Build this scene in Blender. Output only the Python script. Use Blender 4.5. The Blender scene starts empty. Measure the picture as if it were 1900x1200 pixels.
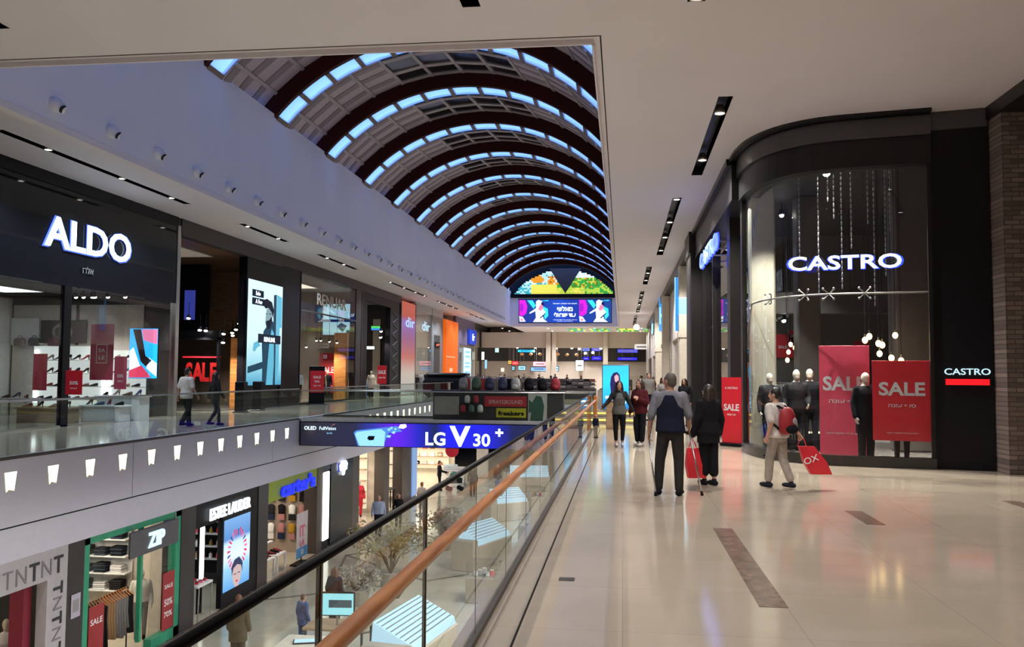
import bpy, math, random
import numpy as np
from mathutils import Matrix, Vector
random.seed(7)
S = bpy.context.scene
COL = S.collection
PI = math.pi
# ---------------------------------------------------------------- camera
F, YAW, PITCH, ROLL, CAMZ = 1634.3, -.125074, .05735, -.0072054, 1.7
def cam_basis():
    cy, sy, cp, sp = math.cos(YAW), math.sin(YAW), math.cos(PITCH), math.sin(PITCH)
    f = np.array([sy*cp, cy*cp, sp]); r = np.array([cy, -sy, 0]); d = np.cross(f, r)
    cr, sr = math.cos(ROLL), math.sin(ROLL)
    return np.array([cr*r+sr*d, -sr*r+cr*d, f])
MB = cam_basis(); CC = np.array([0, 0, CAMZ])
cd = bpy.data.cameras.new('camera'); cam = bpy.data.objects.new('camera', cd); COL.objects.link(cam)
mw = Matrix.Identity(4)
for i in range(3):
    mw[i][0], mw[i][1], mw[i][2], mw[i][3] = MB[0][i], -MB[1][i], -MB[2][i], CC[i]
cam.matrix_world = mw
cd.sensor_width = 36; cd.lens = F/1900*36; cd.clip_end = 400; cd.clip_start = .05
S.camera = cam
# ---------------------------------------------------------------- colour, world, light sampling
S.view_settings.view_transform = 'Standard'; S.view_settings.look = 'None'
S.view_settings.gamma = 1; S.view_settings.exposure = 0.0; S.view_settings.use_curve_mapping = False
cy = S.cycles
cy.max_bounces = 7; cy.diffuse_bounces = 4; cy.glossy_bounces = 4; cy.transmission_bounces = 4
cy.transparent_max_bounces = 24; cy.caustics_reflective = False; cy.caustics_refractive = False
cy.sample_clamp_indirect = 4; cy.use_light_tree = True
W = bpy.data.worlds.new('dusk_sky'); S.world = W; W.use_nodes = True
bg = W.node_tree.nodes['Background']; bg.inputs[0].default_value = (.185, .38, 1, 1); bg.inputs[1].default_value = 2.75
LK = 4.5            # common factor on every ceiling lamp
def ray(u, v): return MB.T @ np.array([(u-950)/F, (v-600)/F, 1.0])
def PX(u, v, x):
    d = ray(u, v); return CC + d*x/d[0]
def PY(u, v, y):
    d = ray(u, v); return CC + d*y/d[1]
def PZ(u, v, z):
    d = ray(u, v); return CC + d*(z-CAMZ)/d[2]
# ---------------------------------------------------------------- materials
MATS = {}
def M(name, col, rough=.5, metal=0., noise=.06, scale=6., emit=None, es=1., spec=.5, coat=0.):
    if name in MATS: return MATS[name]
    if rough >= .8 and spec == .5: spec = .12
    m = bpy.data.materials.new(name); m.use_nodes = True; nt = m.node_tree
    p = nt.nodes['Principled BSDF']
    p.inputs['Roughness'].default_value = rough; p.inputs['Metallic'].default_value = metal
    p.inputs['Specular IOR Level'].default_value = spec; p.inputs['Coat Weight'].default_value = coat
    c = (*col, 1)
    if noise:
        tc = nt.nodes.new('ShaderNodeTexCoord'); n = nt.nodes.new('ShaderNodeTexNoise')
        n.inputs['Scale'].default_value = scale; n.inputs['Detail'].default_value = 3
        nt.links.new(tc.outputs['Object'], n.inputs['Vector'])
        r = nt.nodes.new('ShaderNodeValToRGB'); r.color_ramp.elements[0].position = .3; r.color_ramp.elements[1].position = .7
        r.color_ramp.elements[0].color = (*[max(0, x*(1-noise)) for x in col], 1)
        r.color_ramp.elements[1].color = (*[min(1, x*(1+noise)) for x in col], 1)
        nt.links.new(n.outputs['Fac'], r.inputs['Fac']); nt.links.new(r.outputs['Color'], p.inputs['Base Color'])
    else: p.inputs['Base Color'].default_value = c
    if emit:
        p.inputs['Emission Color'].default_value = (*emit, 1); p.inputs['Emission Strength'].default_value = es
    MATS[name] = m; return m
def E_(name, col, s=1.):                      # things that give off light: lamps, screens, lit letters
    return M(name, [min(.8, c*.5) for c in col], .5, noise=0, emit=col, es=s, spec=.2)
def glass(name, tint, ior=1.45, rough=0.):
    m = bpy.data.materials.new(name); m.use_nodes = True; nt = m.node_tree; nt.nodes.clear()
    o = nt.nodes.new('ShaderNodeOutputMaterial'); mx = nt.nodes.new('ShaderNodeMixShader')
    t = nt.nodes.new('ShaderNodeBsdfTransparent'); t.inputs[0].default_value = (*tint, 1)
    g = nt.nodes.new('ShaderNodeBsdfGlossy'); g.inputs['Roughness'].default_value = rough
    f = nt.nodes.new('ShaderNodeFresnel'); f.inputs['IOR'].default_value = ior
    ge = nt.nodes.new('ShaderNodeNewGeometry'); iv = nt.nodes.new('ShaderNodeMath'); iv.operation = 'SUBTRACT'; iv.inputs[0].default_value = 1
    mu = nt.nodes.new('ShaderNodeMath'); mu.operation = 'MULTIPLY'
    nt.links.new(ge.outputs['Backfacing'], iv.inputs[1]); nt.links.new(iv.outputs[0], mu.inputs[0]); nt.links.new(f.outputs[0], mu.inputs[1])
    nt.links.new(mu.outputs[0], mx.inputs[0]); nt.links.new(t.outputs[0], mx.inputs[1]); nt.links.new(g.outputs[0], mx.inputs[2])
    nt.links.new(mx.outputs[0], o.inputs[0]); MATS[name] = m; return m
def tile_floor(name, col, grout, w, h, rough, var=.1, spec=.5, veins=True):
    m = bpy.data.materials.new(name); m.use_nodes = True; nt = m.node_tree; p = nt.nodes['Principled BSDF']
    tc = nt.nodes.new('ShaderNodeTexCoord'); b = nt.nodes.new('ShaderNodeTexBrick')
    b.offset = 0; b.inputs['Scale'].default_value = 1; b.inputs['Brick Width'].default_value = w; b.inputs['Row Height'].default_value = h
    b.inputs['Mortar Size'].default_value = .004; b.inputs['Mortar Smooth'].default_value = .3
    b.inputs['Color1'].default_value = (*[c*(1-var*.5) for c in col], 1); b.inputs['Color2'].default_value = (*[c*(1+var*.5) for c in col], 1)
    b.inputs['Mortar'].default_value = (*grout, 1)
    nt.links.new(tc.outputs['Object'], b.inputs['Vector'])
    n = nt.nodes.new('ShaderNodeTexNoise'); n.inputs['Scale'].default_value = .9; n.inputs['Detail'].default_value = 6; n.inputs['Distortion'].default_value = 1.2
    nt.links.new(tc.outputs['Object'], n.inputs['Vector'])
    r = nt.nodes.new('ShaderNodeValToRGB'); r.color_ramp.elements[0].color = (.94, .93, .915, 1); r.color_ramp.elements[1].color = (1.04, 1.03, 1.02, 1)
    r.color_ramp.elements[0].position = .35; r.color_ramp.elements[1].position = .62
    nt.links.new(n.outputs['Fac'], r.inputs['Fac'])
    mx = nt.nodes.new('ShaderNodeMix'); mx.data_type = 'RGBA'; mx.blend_type = 'MULTIPLY'; mx.inputs[0].default_value = 1
    nt.links.new(b.outputs['Color'], mx.inputs[6]); nt.links.new(r.outputs['Color'], mx.inputs[7]); nt.links.new(mx.outputs[2], p.inputs['Base Color'])
    p.inputs['Roughness'].default_value = rough; p.inputs['Specular IOR Level'].default_value = spec
    MATS[name] = m; return m
def brick_wall(name):
    m = bpy.data.materials.new(name); m.use_nodes = True; nt = m.node_tree; p = nt.nodes['Principled BSDF']
    tc = nt.nodes.new('ShaderNodeTexCoord'); mp = nt.nodes.new('ShaderNodeMapping'); mp.inputs['Rotation'].default_value = (PI/2, 0, 0)
    b = nt.nodes.new('ShaderNodeTexBrick'); b.inputs['Scale'].default_value = 1
    b.inputs['Brick Width'].default_value = .26; b.inputs['Row Height'].default_value = .085; b.inputs['Mortar Size'].default_value = .009
    b.inputs['Color1'].default_value = (.10, .075, .07, 1); b.inputs['Color2'].default_value = (.22, .17, .155, 1); b.inputs['Mortar'].default_value = (.07, .06, .055, 1)
    nt.links.new(tc.outputs['Object'], mp.inputs['Vector']); nt.links.new(mp.outputs[0], b.inputs['Vector'])
    nt.links.new(b.outputs['Color'], p.inputs['Base Color']); p.inputs['Roughness'].default_value = .85
    bu = nt.nodes.new('ShaderNodeBump'); bu.inputs['Strength'].default_value = .8; bu.inputs['Distance'].default_value = .02; bu.invert = True
    nt.links.new(b.outputs['Fac'], bu.inputs['Height']); nt.links.new(bu.outputs[0], p.inputs['Normal'])
    MATS[name] = m; return m
def wood(name, c1, c2, rough=.35, sc=(1, 14, 14), spec=.5):
    m = bpy.data.materials.new(name); m.use_nodes = True; nt = m.node_tree; p = nt.nodes['Principled BSDF']
    tc = nt.nodes.new('ShaderNodeTexCoord'); mp = nt.nodes.new('ShaderNodeMapping'); mp.inputs['Scale'].default_value = sc
    n = nt.nodes.new('ShaderNodeTexNoise'); n.inputs['Scale'].default_value = 2; n.inputs['Detail'].default_value = 5; n.inputs['Distortion'].default_value = .6
    r = nt.nodes.new('ShaderNodeValToRGB'); r.color_ramp.elements[0].color = (*c1, 1); r.color_ramp.elements[1].color = (*c2, 1)
    r.color_ramp.elements[0].position = .35; r.color_ramp.elements[1].position = .65
    nt.links.new(tc.outputs['Object'], mp.inputs['Vector']); nt.links.new(mp.outputs[0], n.inputs['Vector'])
    nt.links.new(n.outputs['Fac'], r.inputs['Fac']); nt.links.new(r.outputs['Color'], p.inputs['Base Color'])
    p.inputs['Roughness'].default_value = rough; p.inputs['Specular IOR Level'].default_value = spec; MATS[name] = m; return m
def gradient_screen(name, stops, axis=0, es=1.0, length=1., noise=0.):   # a lit picture whose colour runs along local x or z
    m = bpy.data.materials.new(name); m.use_nodes = True; nt = m.node_tree; p = nt.nodes['Principled BSDF']
    tc = nt.nodes.new('ShaderNodeTexCoord'); sx = nt.nodes.new('ShaderNodeSeparateXYZ'); mm = nt.nodes.new('ShaderNodeMath'); mm.operation = 'DIVIDE'; mm.inputs[1].default_value = length
    nt.links.new(tc.outputs['Object'], sx.inputs[0]); nt.links.new(sx.outputs[axis], mm.inputs[0])
    r = nt.nodes.new('ShaderNodeValToRGB'); el = r.color_ramp.elements
    while len(el) < len(stops): el.new(.5)
    for e, (ps, c) in zip(el, stops): e.position = ps; e.color = (*c, 1)
    src = mm.outputs[0]
    if noise:
        n = nt.nodes.new('ShaderNodeTexNoise'); n.inputs['Scale'].default_value = 1.4
        nt.links.new(tc.outputs['Object'], n.inputs['Vector'])
        a = nt.nodes.new('ShaderNodeMath'); a.operation = 'MULTIPLY_ADD'; a.inputs[1].default_value = noise; nt.links.new(n.outputs['Fac'], a.inputs[0]); nt.links.new(src, a.inputs[2]); src = a.outputs[0]
    nt.links.new(src, r.inputs['Fac']); nt.links.new(r.outputs['Color'], p.inputs['Emission Color']); p.inputs['Emission Strength'].default_value = es
    p.inputs['Base Color'].default_value = (.02, .02, .03, 1); p.inputs['Roughness'].default_value = .3
    MATS[name] = m; return m
# ---------------------------------------------------------------- mesh collector
class B:
    def __init__(s, mat=None): s.v = []; s.f = []; s.mi = []; s.sm = []; s.mats = []; s.cur = 0; s.smooth = False; mat and s.use(mat)
    def use(s, mat, smooth=None):
        if mat not in s.mats: s.mats.append(mat)
        s.cur = s.mats.index(mat)
        if smooth is not None: s.smooth = smooth
        return s
    def add(s, vs, fs):
        o = len(s.v); s.v.extend([tuple(map(float, p)) for p in vs])
        for f in fs: s.f.append([o+i for i in f]); s.mi.append(s.cur); s.sm.append(s.smooth)
        return s
    def box(s, x0, x1, y0, y1, z0, z1):
        if x0 > x1: x0, x1 = x1, x0
        if y0 > y1: y0, y1 = y1, y0
        if z0 > z1: z0, z1 = z1, z0
        return s.add([(x0,y0,z0),(x1,y0,z0),(x1,y1,z0),(x0,y1,z0),(x0,y0,z1),(x1,y0,z1),(x1,y1,z1),(x0,y1,z1)],
              [(0,3,2,1),(4,5,6,7),(0,1,5,4),(1,2,6,5),(2,3,7,6),(3,0,4,7)])
    def bbox(s, x0, x1, y0, y1, z0, z1, r=.02):      # box with chamfered edges
        if x0 > x1: x0, x1 = x1, x0
        if y0 > y1: y0, y1 = y1, y0
        if z0 > z1: z0, z1 = z1, z0
        r = min(r, (x1-x0)/2.2, (y1-y0)/2.2, (z1-z0)/2.2)
        def ring(i, z): return [(x0+i,y0+r,z),(x0+r,y0+i,z),(x1-r,y0+i,z),(x1-i,y0+r,z),(x1-i,y1-r,z),(x1-r,y1-i,z),(x0+r,y1-i,z),(x0+i,y1-r,z)]
        def inner(z): return [(x0+r,y0+r*1.4,z),(x0+r*1.4,y0+r,z),(x1-r*1.4,y0+r,z),(x1-r,y0+r*1.4,z),(x1-r,y1-r*1.4,z),(x1-r*1.4,y1-r,z),(x0+r*1.4,y1-r,z),(x0+r,y1-r*1.4,z)]
        return s.loft([inner(z0), ring(0, z0+r), ring(0, z1-r), inner(z1)])
    def loft(s, rings, cap=True, closed=True):
        n = len(rings[0]); vs = [p for r in rings for p in r]; fs = []
        for k in range(len(rings)-1):
            for i in range(n if closed else n-1):
                j = (i+1) % n; fs.append((k*n+i, k*n+j, (k+1)*n+j, (k+1)*n+i))
        if cap: fs.append(tuple(range(n-1, -1, -1))); fs.append(tuple((len(rings)-1)*n+i for i in range(n)))
        return s.add(vs, fs)
    def cyl(s, p0, p1, r0, r1=None, n=12, cap=True):
        r1 = r0 if r1 is None else r1
        p0, p1 = Vector(p0), Vector(p1); d = (p1-p0)
        if d.length < 1e-6: return s
        d.normalize(); a = d.orthogonal().normalized(); b = d.cross(a)
        R = lambda p, r: [tuple(p+(a*math.cos(2*PI*i/n)+b*math.sin(2*PI*i/n))*r) for i in range(n)]
        return s.loft([R(p0, r0), R(p1, r1)], cap)
    def tube(s, pts, r, n=8):
        P = [Vector(p) for p in pts]; rings = []; rr = r if isinstance(r, (list, tuple)) else [r]*len(P)
        a = None
        for i, p in enumerate(P):
            d = (P[min(i+1, len(P)-1)]-P[max(i-1, 0)]).normalized()
            if a is None: a = d.orthogonal().normalized()
            a = (a-d*a.dot(d)).normalized(); b = d.cross(a)
            rings.append([tuple(p+(a*math.cos(2*PI*k/n)+b*math.sin(2*PI*k/n))*rr[i]) for k in range(n)])
        return s.loft(rings)
    def ell(s, c, r, n=12, m=8):
        if not isinstance(r, (tuple, list)): r = (r, r, r)
        rings = []
        for k in range(m+1):
            t = PI*(k/m); t = min(max(t, .02), PI-.02)
            rings.append([(c[0]+r[0]*math.sin(t)*math.cos(2*PI*i/n), c[1]+r[1]*math.sin(t)*math.sin(2*PI*i/n), c[2]-r[2]*math.cos(t)) for i in range(n)])
        return s.loft(rings)
    def lathe(s, c, prof, n=20):
        return s.loft([[(c[0]+r*math.cos(2*PI*i/n), c[1]+r*math.sin(2*PI*i/n), c[2]+z) for i in range(n)] for r, z in prof])
    def poly(s, pts, y0, y1):                  # outline in the xz plane, given thickness along y (front at y0)
        n = len(pts)
        area = sum(pts[i][0]*pts[(i+1) % n][1]-pts[(i+1) % n][0]*pts[i][1] for i in range(n))
        if area < 0: pts = pts[::-1]
        return s.add([(x, y0, z) for x, z in pts]+[(x, y1, z) for x, z in pts],
              [tuple(range(n)), tuple(range(2*n-1, n-1, -1))]+[(i, i+n, (i+1) % n+n, (i+1) % n) for i in range(n)])
    def plan(s, pts, z0, z1):                  # outline in plan, extruded upwards
        n = len(pts)
        area = sum(pts[i][0]*pts[(i+1) % n][1]-pts[(i+1) % n][0]*pts[i][1] for i in range(n))
        if area < 0: pts = pts[::-1]
        return s.add([(x, y, z0) for x, y in pts]+[(x, y, z1) for x, y in pts],
              [tuple(range(n-1, -1, -1)), tuple(range(n, 2*n))]+[(i, (i+1) % n, (i+1) % n+n, i+n) for i in range(n)])
    def cap(s, p0, p1, r0, r1, n=12):          # rounded limb segment
        return s.cyl(p0, p1, r0, r1, n).ell(p0, r0, n, 8).ell(p1, r1, n, 8)
    def slab(s, x0, x1, y0, y1, z0, z1, holes=()):
        xs = sorted({x0, x1, *[min(max(h[i], x0), x1) for h in holes for i in (0, 1)]}); ys = sorted({y0, y1, *[min(max(h[i], y0), y1) for h in holes for i in (2, 3)]})
        def solid(cx, cy): return x0 < cx < x1 and y0 < cy < y1 and not any(h[0] < cx < h[1] and h[2] < cy < h[3] for h in holes)
        for i in range(len(xs)-1):
            for j in range(len(ys)-1):
                a, b, c, d = xs[i], xs[i+1], ys[j], ys[j+1]; cx, cy = (a+b)/2, (c+d)/2
                if not solid(cx, cy): continue
                s.add([(a,c,z1),(b,c,z1),(b,d,z1),(a,d,z1)], [(0,1,2,3)]); s.add([(a,c,z0),(b,c,z0),(b,d,z0),(a,d,z0)], [(3,2,1,0)])
                nb = lambda k, l: 0 <= k < len(xs)-1 and 0 <= l < len(ys)-1 and solid((xs[k]+xs[k+1])/2, (ys[l]+ys[l+1])/2)
                if not nb(i-1, j): s.add([(a,c,z0),(a,c,z1),(a,d,z1),(a,d,z0)], [(0,1,2,3)])
                if not nb(i+1, j): s.add([(b,c,z0),(b,c,z1),(b,d,z1),(b,d,z0)], [(3,2,1,0)])
                if not nb(i, j-1): s.add([(a,c,z0),(a,c,z1),(b,c,z1),(b,c,z0)], [(3,2,1,0)])
                if not nb(i, j+1): s.add([(a,d,z0),(a,d,z1),(b,d,z1),(b,d,z0)], [(0,1,2,3)])
        return s
    def text(s, body, x, z, h, y=0., depth=.01, bold=0., sx=1., align='CENTER', shear=0.):
        vs, fs, (w, x0) = text_geo(body, bold); k = h
        off = {'CENTER': -(x0+w/2), 'LEFT': -x0}[align]
        s.add([(x+(p[0]+off)*k*sx+shear*p[1]*k, y-(depth if p[2] > .5 else 0), z+p[1]*k) for p in vs], fs); return s
    def mesh(s, name):
        me = bpy.data.meshes.new(name); me.from_pydata(s.v, [], s.f)
        for m in s.mats: me.materials.append(m)
        me.polygons.foreach_set('material_index', s.mi); me.polygons.foreach_set('use_smooth', s.sm); me.update(); return me
    def build(s, name, parent=None, loc=(0, 0, 0), rotz=0.):
        o = bpy.data.objects.new(name, s.mesh(name)); COL.objects.link(o); o.location = loc; o.rotation_euler = (0, 0, rotz)
        if parent is not None: o.parent = parent
        return o
_TG = {}
def text_geo(body, bold):                      # text at cap height 1, flat front at z=1, back at z=0
    key = (body, bold)
    if key in _TG: return _TG[key]
    cu = bpy.data.curves.new('t', 'FONT'); cu.body = body; cu.size = 1.37; cu.extrude = .5; cu.offset = bold; cu.resolution_u = 3
    o = bpy.data.objects.new('t', cu); COL.objects.link(o); bpy.context.view_layer.update()
    dg = bpy.context.evaluated_depsgraph_get(); me = bpy.data.meshes.new_from_object(o.evaluated_get(dg))
    vs = [(v.co.x, v.co.y, v.co.z+.5) for v in me.vertices]; fs = [tuple(p.vertices) for p in me.polygons]
    bpy.data.objects.remove(o); bpy.data.curves.remove(cu); bpy.data.meshes.remove(me)
    xs = [v[0] for v in vs] or [0, 1]
    _TG[key] = (vs, fs, (max(xs)-min(xs), min(xs))); return _TG[key]
# ---------------------------------------------------------------- objects
def tag(o, label=None, cat=None, group=None, kind=None):
    if label: o['label'] = label
    if cat: o['category'] = cat
    if group: o['group'] = group
    if kind: o['kind'] = kind
    return o
def thing(name, label, cat, loc=(0, 0, 0), rotz=0., group=None):
    o = bpy.data.objects.new(name, None); COL.objects.link(o); o.empty_display_size = .1
    o.location = loc; o.rotation_euler = (0, 0, rotz); return tag(o, label, cat, group)
def solo(b, name, label, cat, loc=(0, 0, 0), rotz=0., group=None): return tag(b.build(name, None, loc, rotz), label, cat, group)
def struct(b, name, label=None, cat=None, parent=None, loc=(0,0,0), rotz=0.):
    h = name.split('_'); real = name
    if h[0] in ('wall', 'ceiling', 'floor', 'baseboard') and len(h) > 1 and h[1:] not in (['left'], ['right'], ['back'], ['end'], ['side']): real = h[0]
    o = b.build(real, parent, loc, rotz)
    if parent is None: tag(o, label or name.replace('_', ' ')+' of the shopping mall', cat or name.split('_')[0], None, 'structure')
    return o
def dup(root, loc, rotz=None, label=None, group=None, scale=None):
    def cp(o, parent):
        c = o.copy(); COL.objects.link(c)
        if parent is not None: c.parent = parent
        for ch in kids.get(o.name, ()): cp(ch, c)
        return c
    kids = {}
    for o in root.children_recursive: kids.setdefault(o.parent.name, []).append(o)
    r = cp(root, None); r.location = loc
    if rotz is not None: r.rotation_euler = (0, 0, rotz)
    if label: r['label'] = label
    if group: r['group'] = group
    if scale: r.scale = scale
    return r
_ORD = 'first second third fourth fifth sixth seventh eighth ninth tenth eleventh twelfth thirteenth fourteenth fifteenth sixteenth seventeenth eighteenth nineteenth twentieth'.split()
_TEN = {2: 'twenty', 3: 'thirty', 4: 'forty', 5: 'fifty'}
def nth(i):
    if i < 20: return _ORD[i]
    t, u = divmod(i+1, 10)
    return _TEN[t].replace('y', 'ieth') if u == 0 else _TEN[t]+'-'+_ORD[u-1]
def spot(loc, power, angle=100, col=(1, .965, .92), parent=None, aim=None, r=.05):
    l = bpy.data.lights.new('lamp_beam', 'SPOT'); l.energy = power*LK; l.spot_size = math.radians(angle); l.spot_blend = .6; l.color = col; l.shadow_soft_size = r
    o = bpy.data.objects.new('lamp_beam', l); COL.objects.link(o); o.location = loc
    if aim is not None: o.rotation_euler = (Vector(aim)-Vector(loc)).to_track_quat('-Z', 'Y').to_euler()
    if parent is not None: o.parent = parent
    return o
# shared materials
WHITE = M('white_plaster', (.66, .62, .60), .6, noise=.03, scale=.6)
CEIL = M('ceiling_plaster', (.86, .81, .85), .55, noise=.02, scale=.5)
BLACK = M('black_panel', (.006, .0055, .008), .4, noise=.1, spec=.18)
GLOSSBLK = M('black_glass', (.006, .007, .010), .06, noise=.05, spec=.3)
DARK = M('dark_grey', (.05, .047, .047), .5)
GREY = M('mid_grey', (.28, .27, .28), .5)
LGREY = M('light_grey', (.5, .49, .5), .5)
STEEL = M('brushed_steel', (.55, .54, .53), .28, 1.0)
CHROME = M('chrome', (.75, .75, .75), .12, 1.0)
RUST = M('maroon_steel', (.038, .0065, .0055), .6, noise=.1, spec=.15)
RED = M('red_vinyl', (.62, .015, .03), .45)
PINK = M('pink_vinyl', (.78, .08, .14), .45)
CRIM = M('crimson_paper', (.5, .03, .10), .5)
WPAINT = M('white_paint', (.8, .8, .8), .4)
CREAM = M('cream_paint', (.72, .64, .52), .5)
GREEN = M('green_frame', (.03, .30, .17), .4)
OAK = wood('orange_wood', (.42, .14, .035), (.66, .27, .075), .28)
DWOOD = wood('dark_wood', (.10, .045, .02), (.2, .09, .04), .5)
MWOOD = wood('tan_wood', (.35, .22, .12), (.5, .34, .2), .5)
GLS = glass('clear_glass', (.93, .97, .955), 1.3)
GLSD = glass('window_glass', (.90, .92, .93), 1.5)
def translucent(name):                         # milky roof glazing: lets the sky through, partly scattered
    m = bpy.data.materials.new(name); m.use_nodes = True; nt = m.node_tree; nt.nodes.clear()
    o = nt.nodes.new('ShaderNodeOutputMaterial'); mx = nt.nodes.new('ShaderNodeMixShader'); mx.inputs[0].default_value = .7
    t = nt.nodes.new('ShaderNodeBsdfTransparent'); g = nt.nodes.new('ShaderNodeBsdfTranslucent'); g.inputs[0].default_value = (.9, .92, .95, 1)
    nt.links.new(t.outputs[0], mx.inputs[1]); nt.links.new(g.outputs[0], mx.inputs[2]); nt.links.new(mx.outputs[0], o.inputs[0]); MATS[name] = m; return m
SKYP = translucent('skylight_glass')
PALE = M('mannequin_skin', (.62, .55, .45), .4)
BLKCL = M('black_cloth', (.010, .010, .013), .85)
CHARC = M('charcoal_cloth', (.022, .021, .024), .85)
MARBLE = tile_floor('beige_marble', (.425, .36, .285), (.34, .285, .22), 1.2, 1.2, .11, .05, .8)
LOWTILE = tile_floor('lower_tile', (.50, .47, .38), (.30, .28, .22), 1.6, 1.6, .14, .06)
DKSTONE = M('dark_stone_inlay', (.17, .115, .085), .22, noise=.35, scale=9)
BRICK = brick_wall('dark_brick')
LAMPW = E_('warm_lamp', (1, .80, .50), 14)
LAMPC = E_('white_lamp', (1, .93, .82), 14)
WEDGE = E_('wedge_glow', (1, .84, .52), 3.4)
LETW = E_('white_letter_glow', (.80, .92, 1), 2.2)
HALO = E_('blue_letter_edge', (.02, .05, 1), 2.2)
PANELW = E_('lit_ceiling_panel', (1, .90, .75), 5)
PANELC = E_('cool_ceiling_panel', (.85, .95, 1), 5)
# ================================================================ the large structure
VX0, VX1 = -11.6, -.45
slots_r = [(1.71, 1.97, 15.9, 22.2), (1.40, 1.66, 25.0, 37.0), (1.10, 1.36, 41.0, 49.0), (1.05, 1.31, 53.0, 71.0), (1.0, 1.26, 75.0, 89.0)]  # the farthest slot is added to brighten the far end
slots_n = [(-2.17, -1.92, 5.4, 11.6), (.86, 1.10, 6.2, 11.75), (-9.15, -8.9, 5.2, 11.62), (4.2, 4.45, 5.6, 11.6), (-5.7, -5.45, 4.6, 9.4)]  # last two slots are added out of view for light near the camera
slots_l = [(-15.35, -15.1, 19.6, 29.1), (-15.2, -14.95, 33.2, 38.0), (-15.2, -14.95, 42.2, 48.6), (-15.1, -14.85, 55.3, 66.2), (-15.1, -14.85, 70, 80), (-15.1, -14.85, 84, 96)]
# floors
b = B(MARBLE).slab(-27, 12, -6, 112, -.35, 0, [(-11.7, -1.05, -4, 30.9), (-11.7, -1.05, 33.4, 60)])
struct(b, 'floor')
struct(B(LOWTILE).box(-27, 6, -6, 112, -5.5, -5.2), 'floor_lower')
b = B(CEIL).slab(-27, 12, -6, 112, 6.7, 6.95, [(VX0, VX1, 12.95, 91), (-27, VX0, 12.95, 112)]+slots_r+slots_n)
struct(b, 'ceiling')
b = B(CEIL).slab(-27, -11.72, 12.95, 112, 7.6, 7.8, slots_l)
struct(b, 'ceiling_left')
BULK = M('bulkhead_plaster', (.86, .87, .99), .6, noise=.03, scale=.4)
b = B(BULK).box(-11.72, -11.6, 12.95, 112, 6.74, 10.36)
struct(b, 'wall_left')
b = B(CEIL).box(-11.8, -11.585, 12.95, 91, 6.66, 6.80)
struct(b, 'trim_1', 'pale lip along the lower edge of the long left bulkhead', 'trim')
struct(B(WHITE).box(-.45, -.33, 12.95, 91, 6.95, 10.5), 'wall_right')
struct(B(WHITE).box(-27, 12, -6.2, -6, -5.5, 7.8), 'wall_back')
struct(B(WHITE).box(-27.2, -27, -6, 112, -5.5, 7.8).box(-27, -11.72, 12.75, 12.95, 6.95, 7.8), 'wall_left_outer')
struct(B(DARK).box(12, 12.2, -6, 112, -.3, 6.95), 'wall_right_outer')
struct(B(CREAM).box(-27, 12, 112, 112.2, -5.5, 7.8), 'wall_front_outer')
struct(B(WHITE).box(-11.72, -.33, 12.75, 12.95, 6.95, 14), 'wall_gable_near')
# groove and lip round the ceiling opening
g = M('groove_black', (.02, .018, .018), .8)
b = B(g).box(-.335, -.315, 12.8, 91, 6.694, 6.703).box(-11.6, -.315, 12.80, 12.82, 6.694, 6.703)
struct(b, 'trim_2', 'thin dark groove framing the opening in the white ceiling', 'trim')
b = B(CEIL).box(-.46, -.43, 12.93, 91, 6.62, 6.95).box(-11.6, -.43, 12.92, 12.96, 6.62, 6.95)
struct(b, 'trim_3', 'narrow upstand edge around the opening in the white ceiling', 'trim')
# void edges
FASC = M('fascia_board', (.62, .61, .70), .5, noise=.02)
b = B(FASC).box(-11.72, -11.6, -6, 60, -1.28, .06).box(-11.72, -11.6, -6, 60, -1.95, -1.31).use(g).box(-11.72, -11.615, -6, 60, -1.32, -1.27)
for y in (11.5, 19.9, 28.4, 36.8, 45.2, 53.6): b.use(g).box(-11.7, -11.598, y, y+.012, -1.28, .05)
struct(b, 'trim_4', 'long white fascia below the far walkway', 'trim')
struct(B(WHITE).box(-27, -11.72, -6, 60, -1.95, -1.8), 'ceiling_lower')
struct(B(FASC).box(-1.05, -.95, -6, 60, -1.95, -.35).box(-11.6, -1.05, 60, 60.1, -1.95, -.35), 'trim_5', 'white edge of the near walkway slab above the lower floor', 'trim')
struct(B(WHITE).box(-.95, 6, -6, 60, -1.95, -1.85).box(-11.6, 6, 60, 112, -1.95, -1.85), 'ceiling_lower_right')
struct(B(CREAM).box(4.2, 4.3, -6, 112, -5.3, -1.8), 'wall_lower_right')
b = B(GREY).box(-11.6, -1.05, 31.0, 33.4, -.95, -.35).use(LGREY).box(-11.6, -1.05, 30.86, 31.0, -.07, .06)
struct(b, 'trim_6', 'underside and kerb of the footbridge across the void', 'trim')
struct(B(M('stone_border', (.40, .33, .26), .16)).box(-1.05, -.86, -4, 27.5, 0, .02).use(g).box(-.70, -.685, -4, 27.5, 0, .003), 'trim_7', 'stone kerb and dark joint along the near glass balustrade', 'trim')
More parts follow.
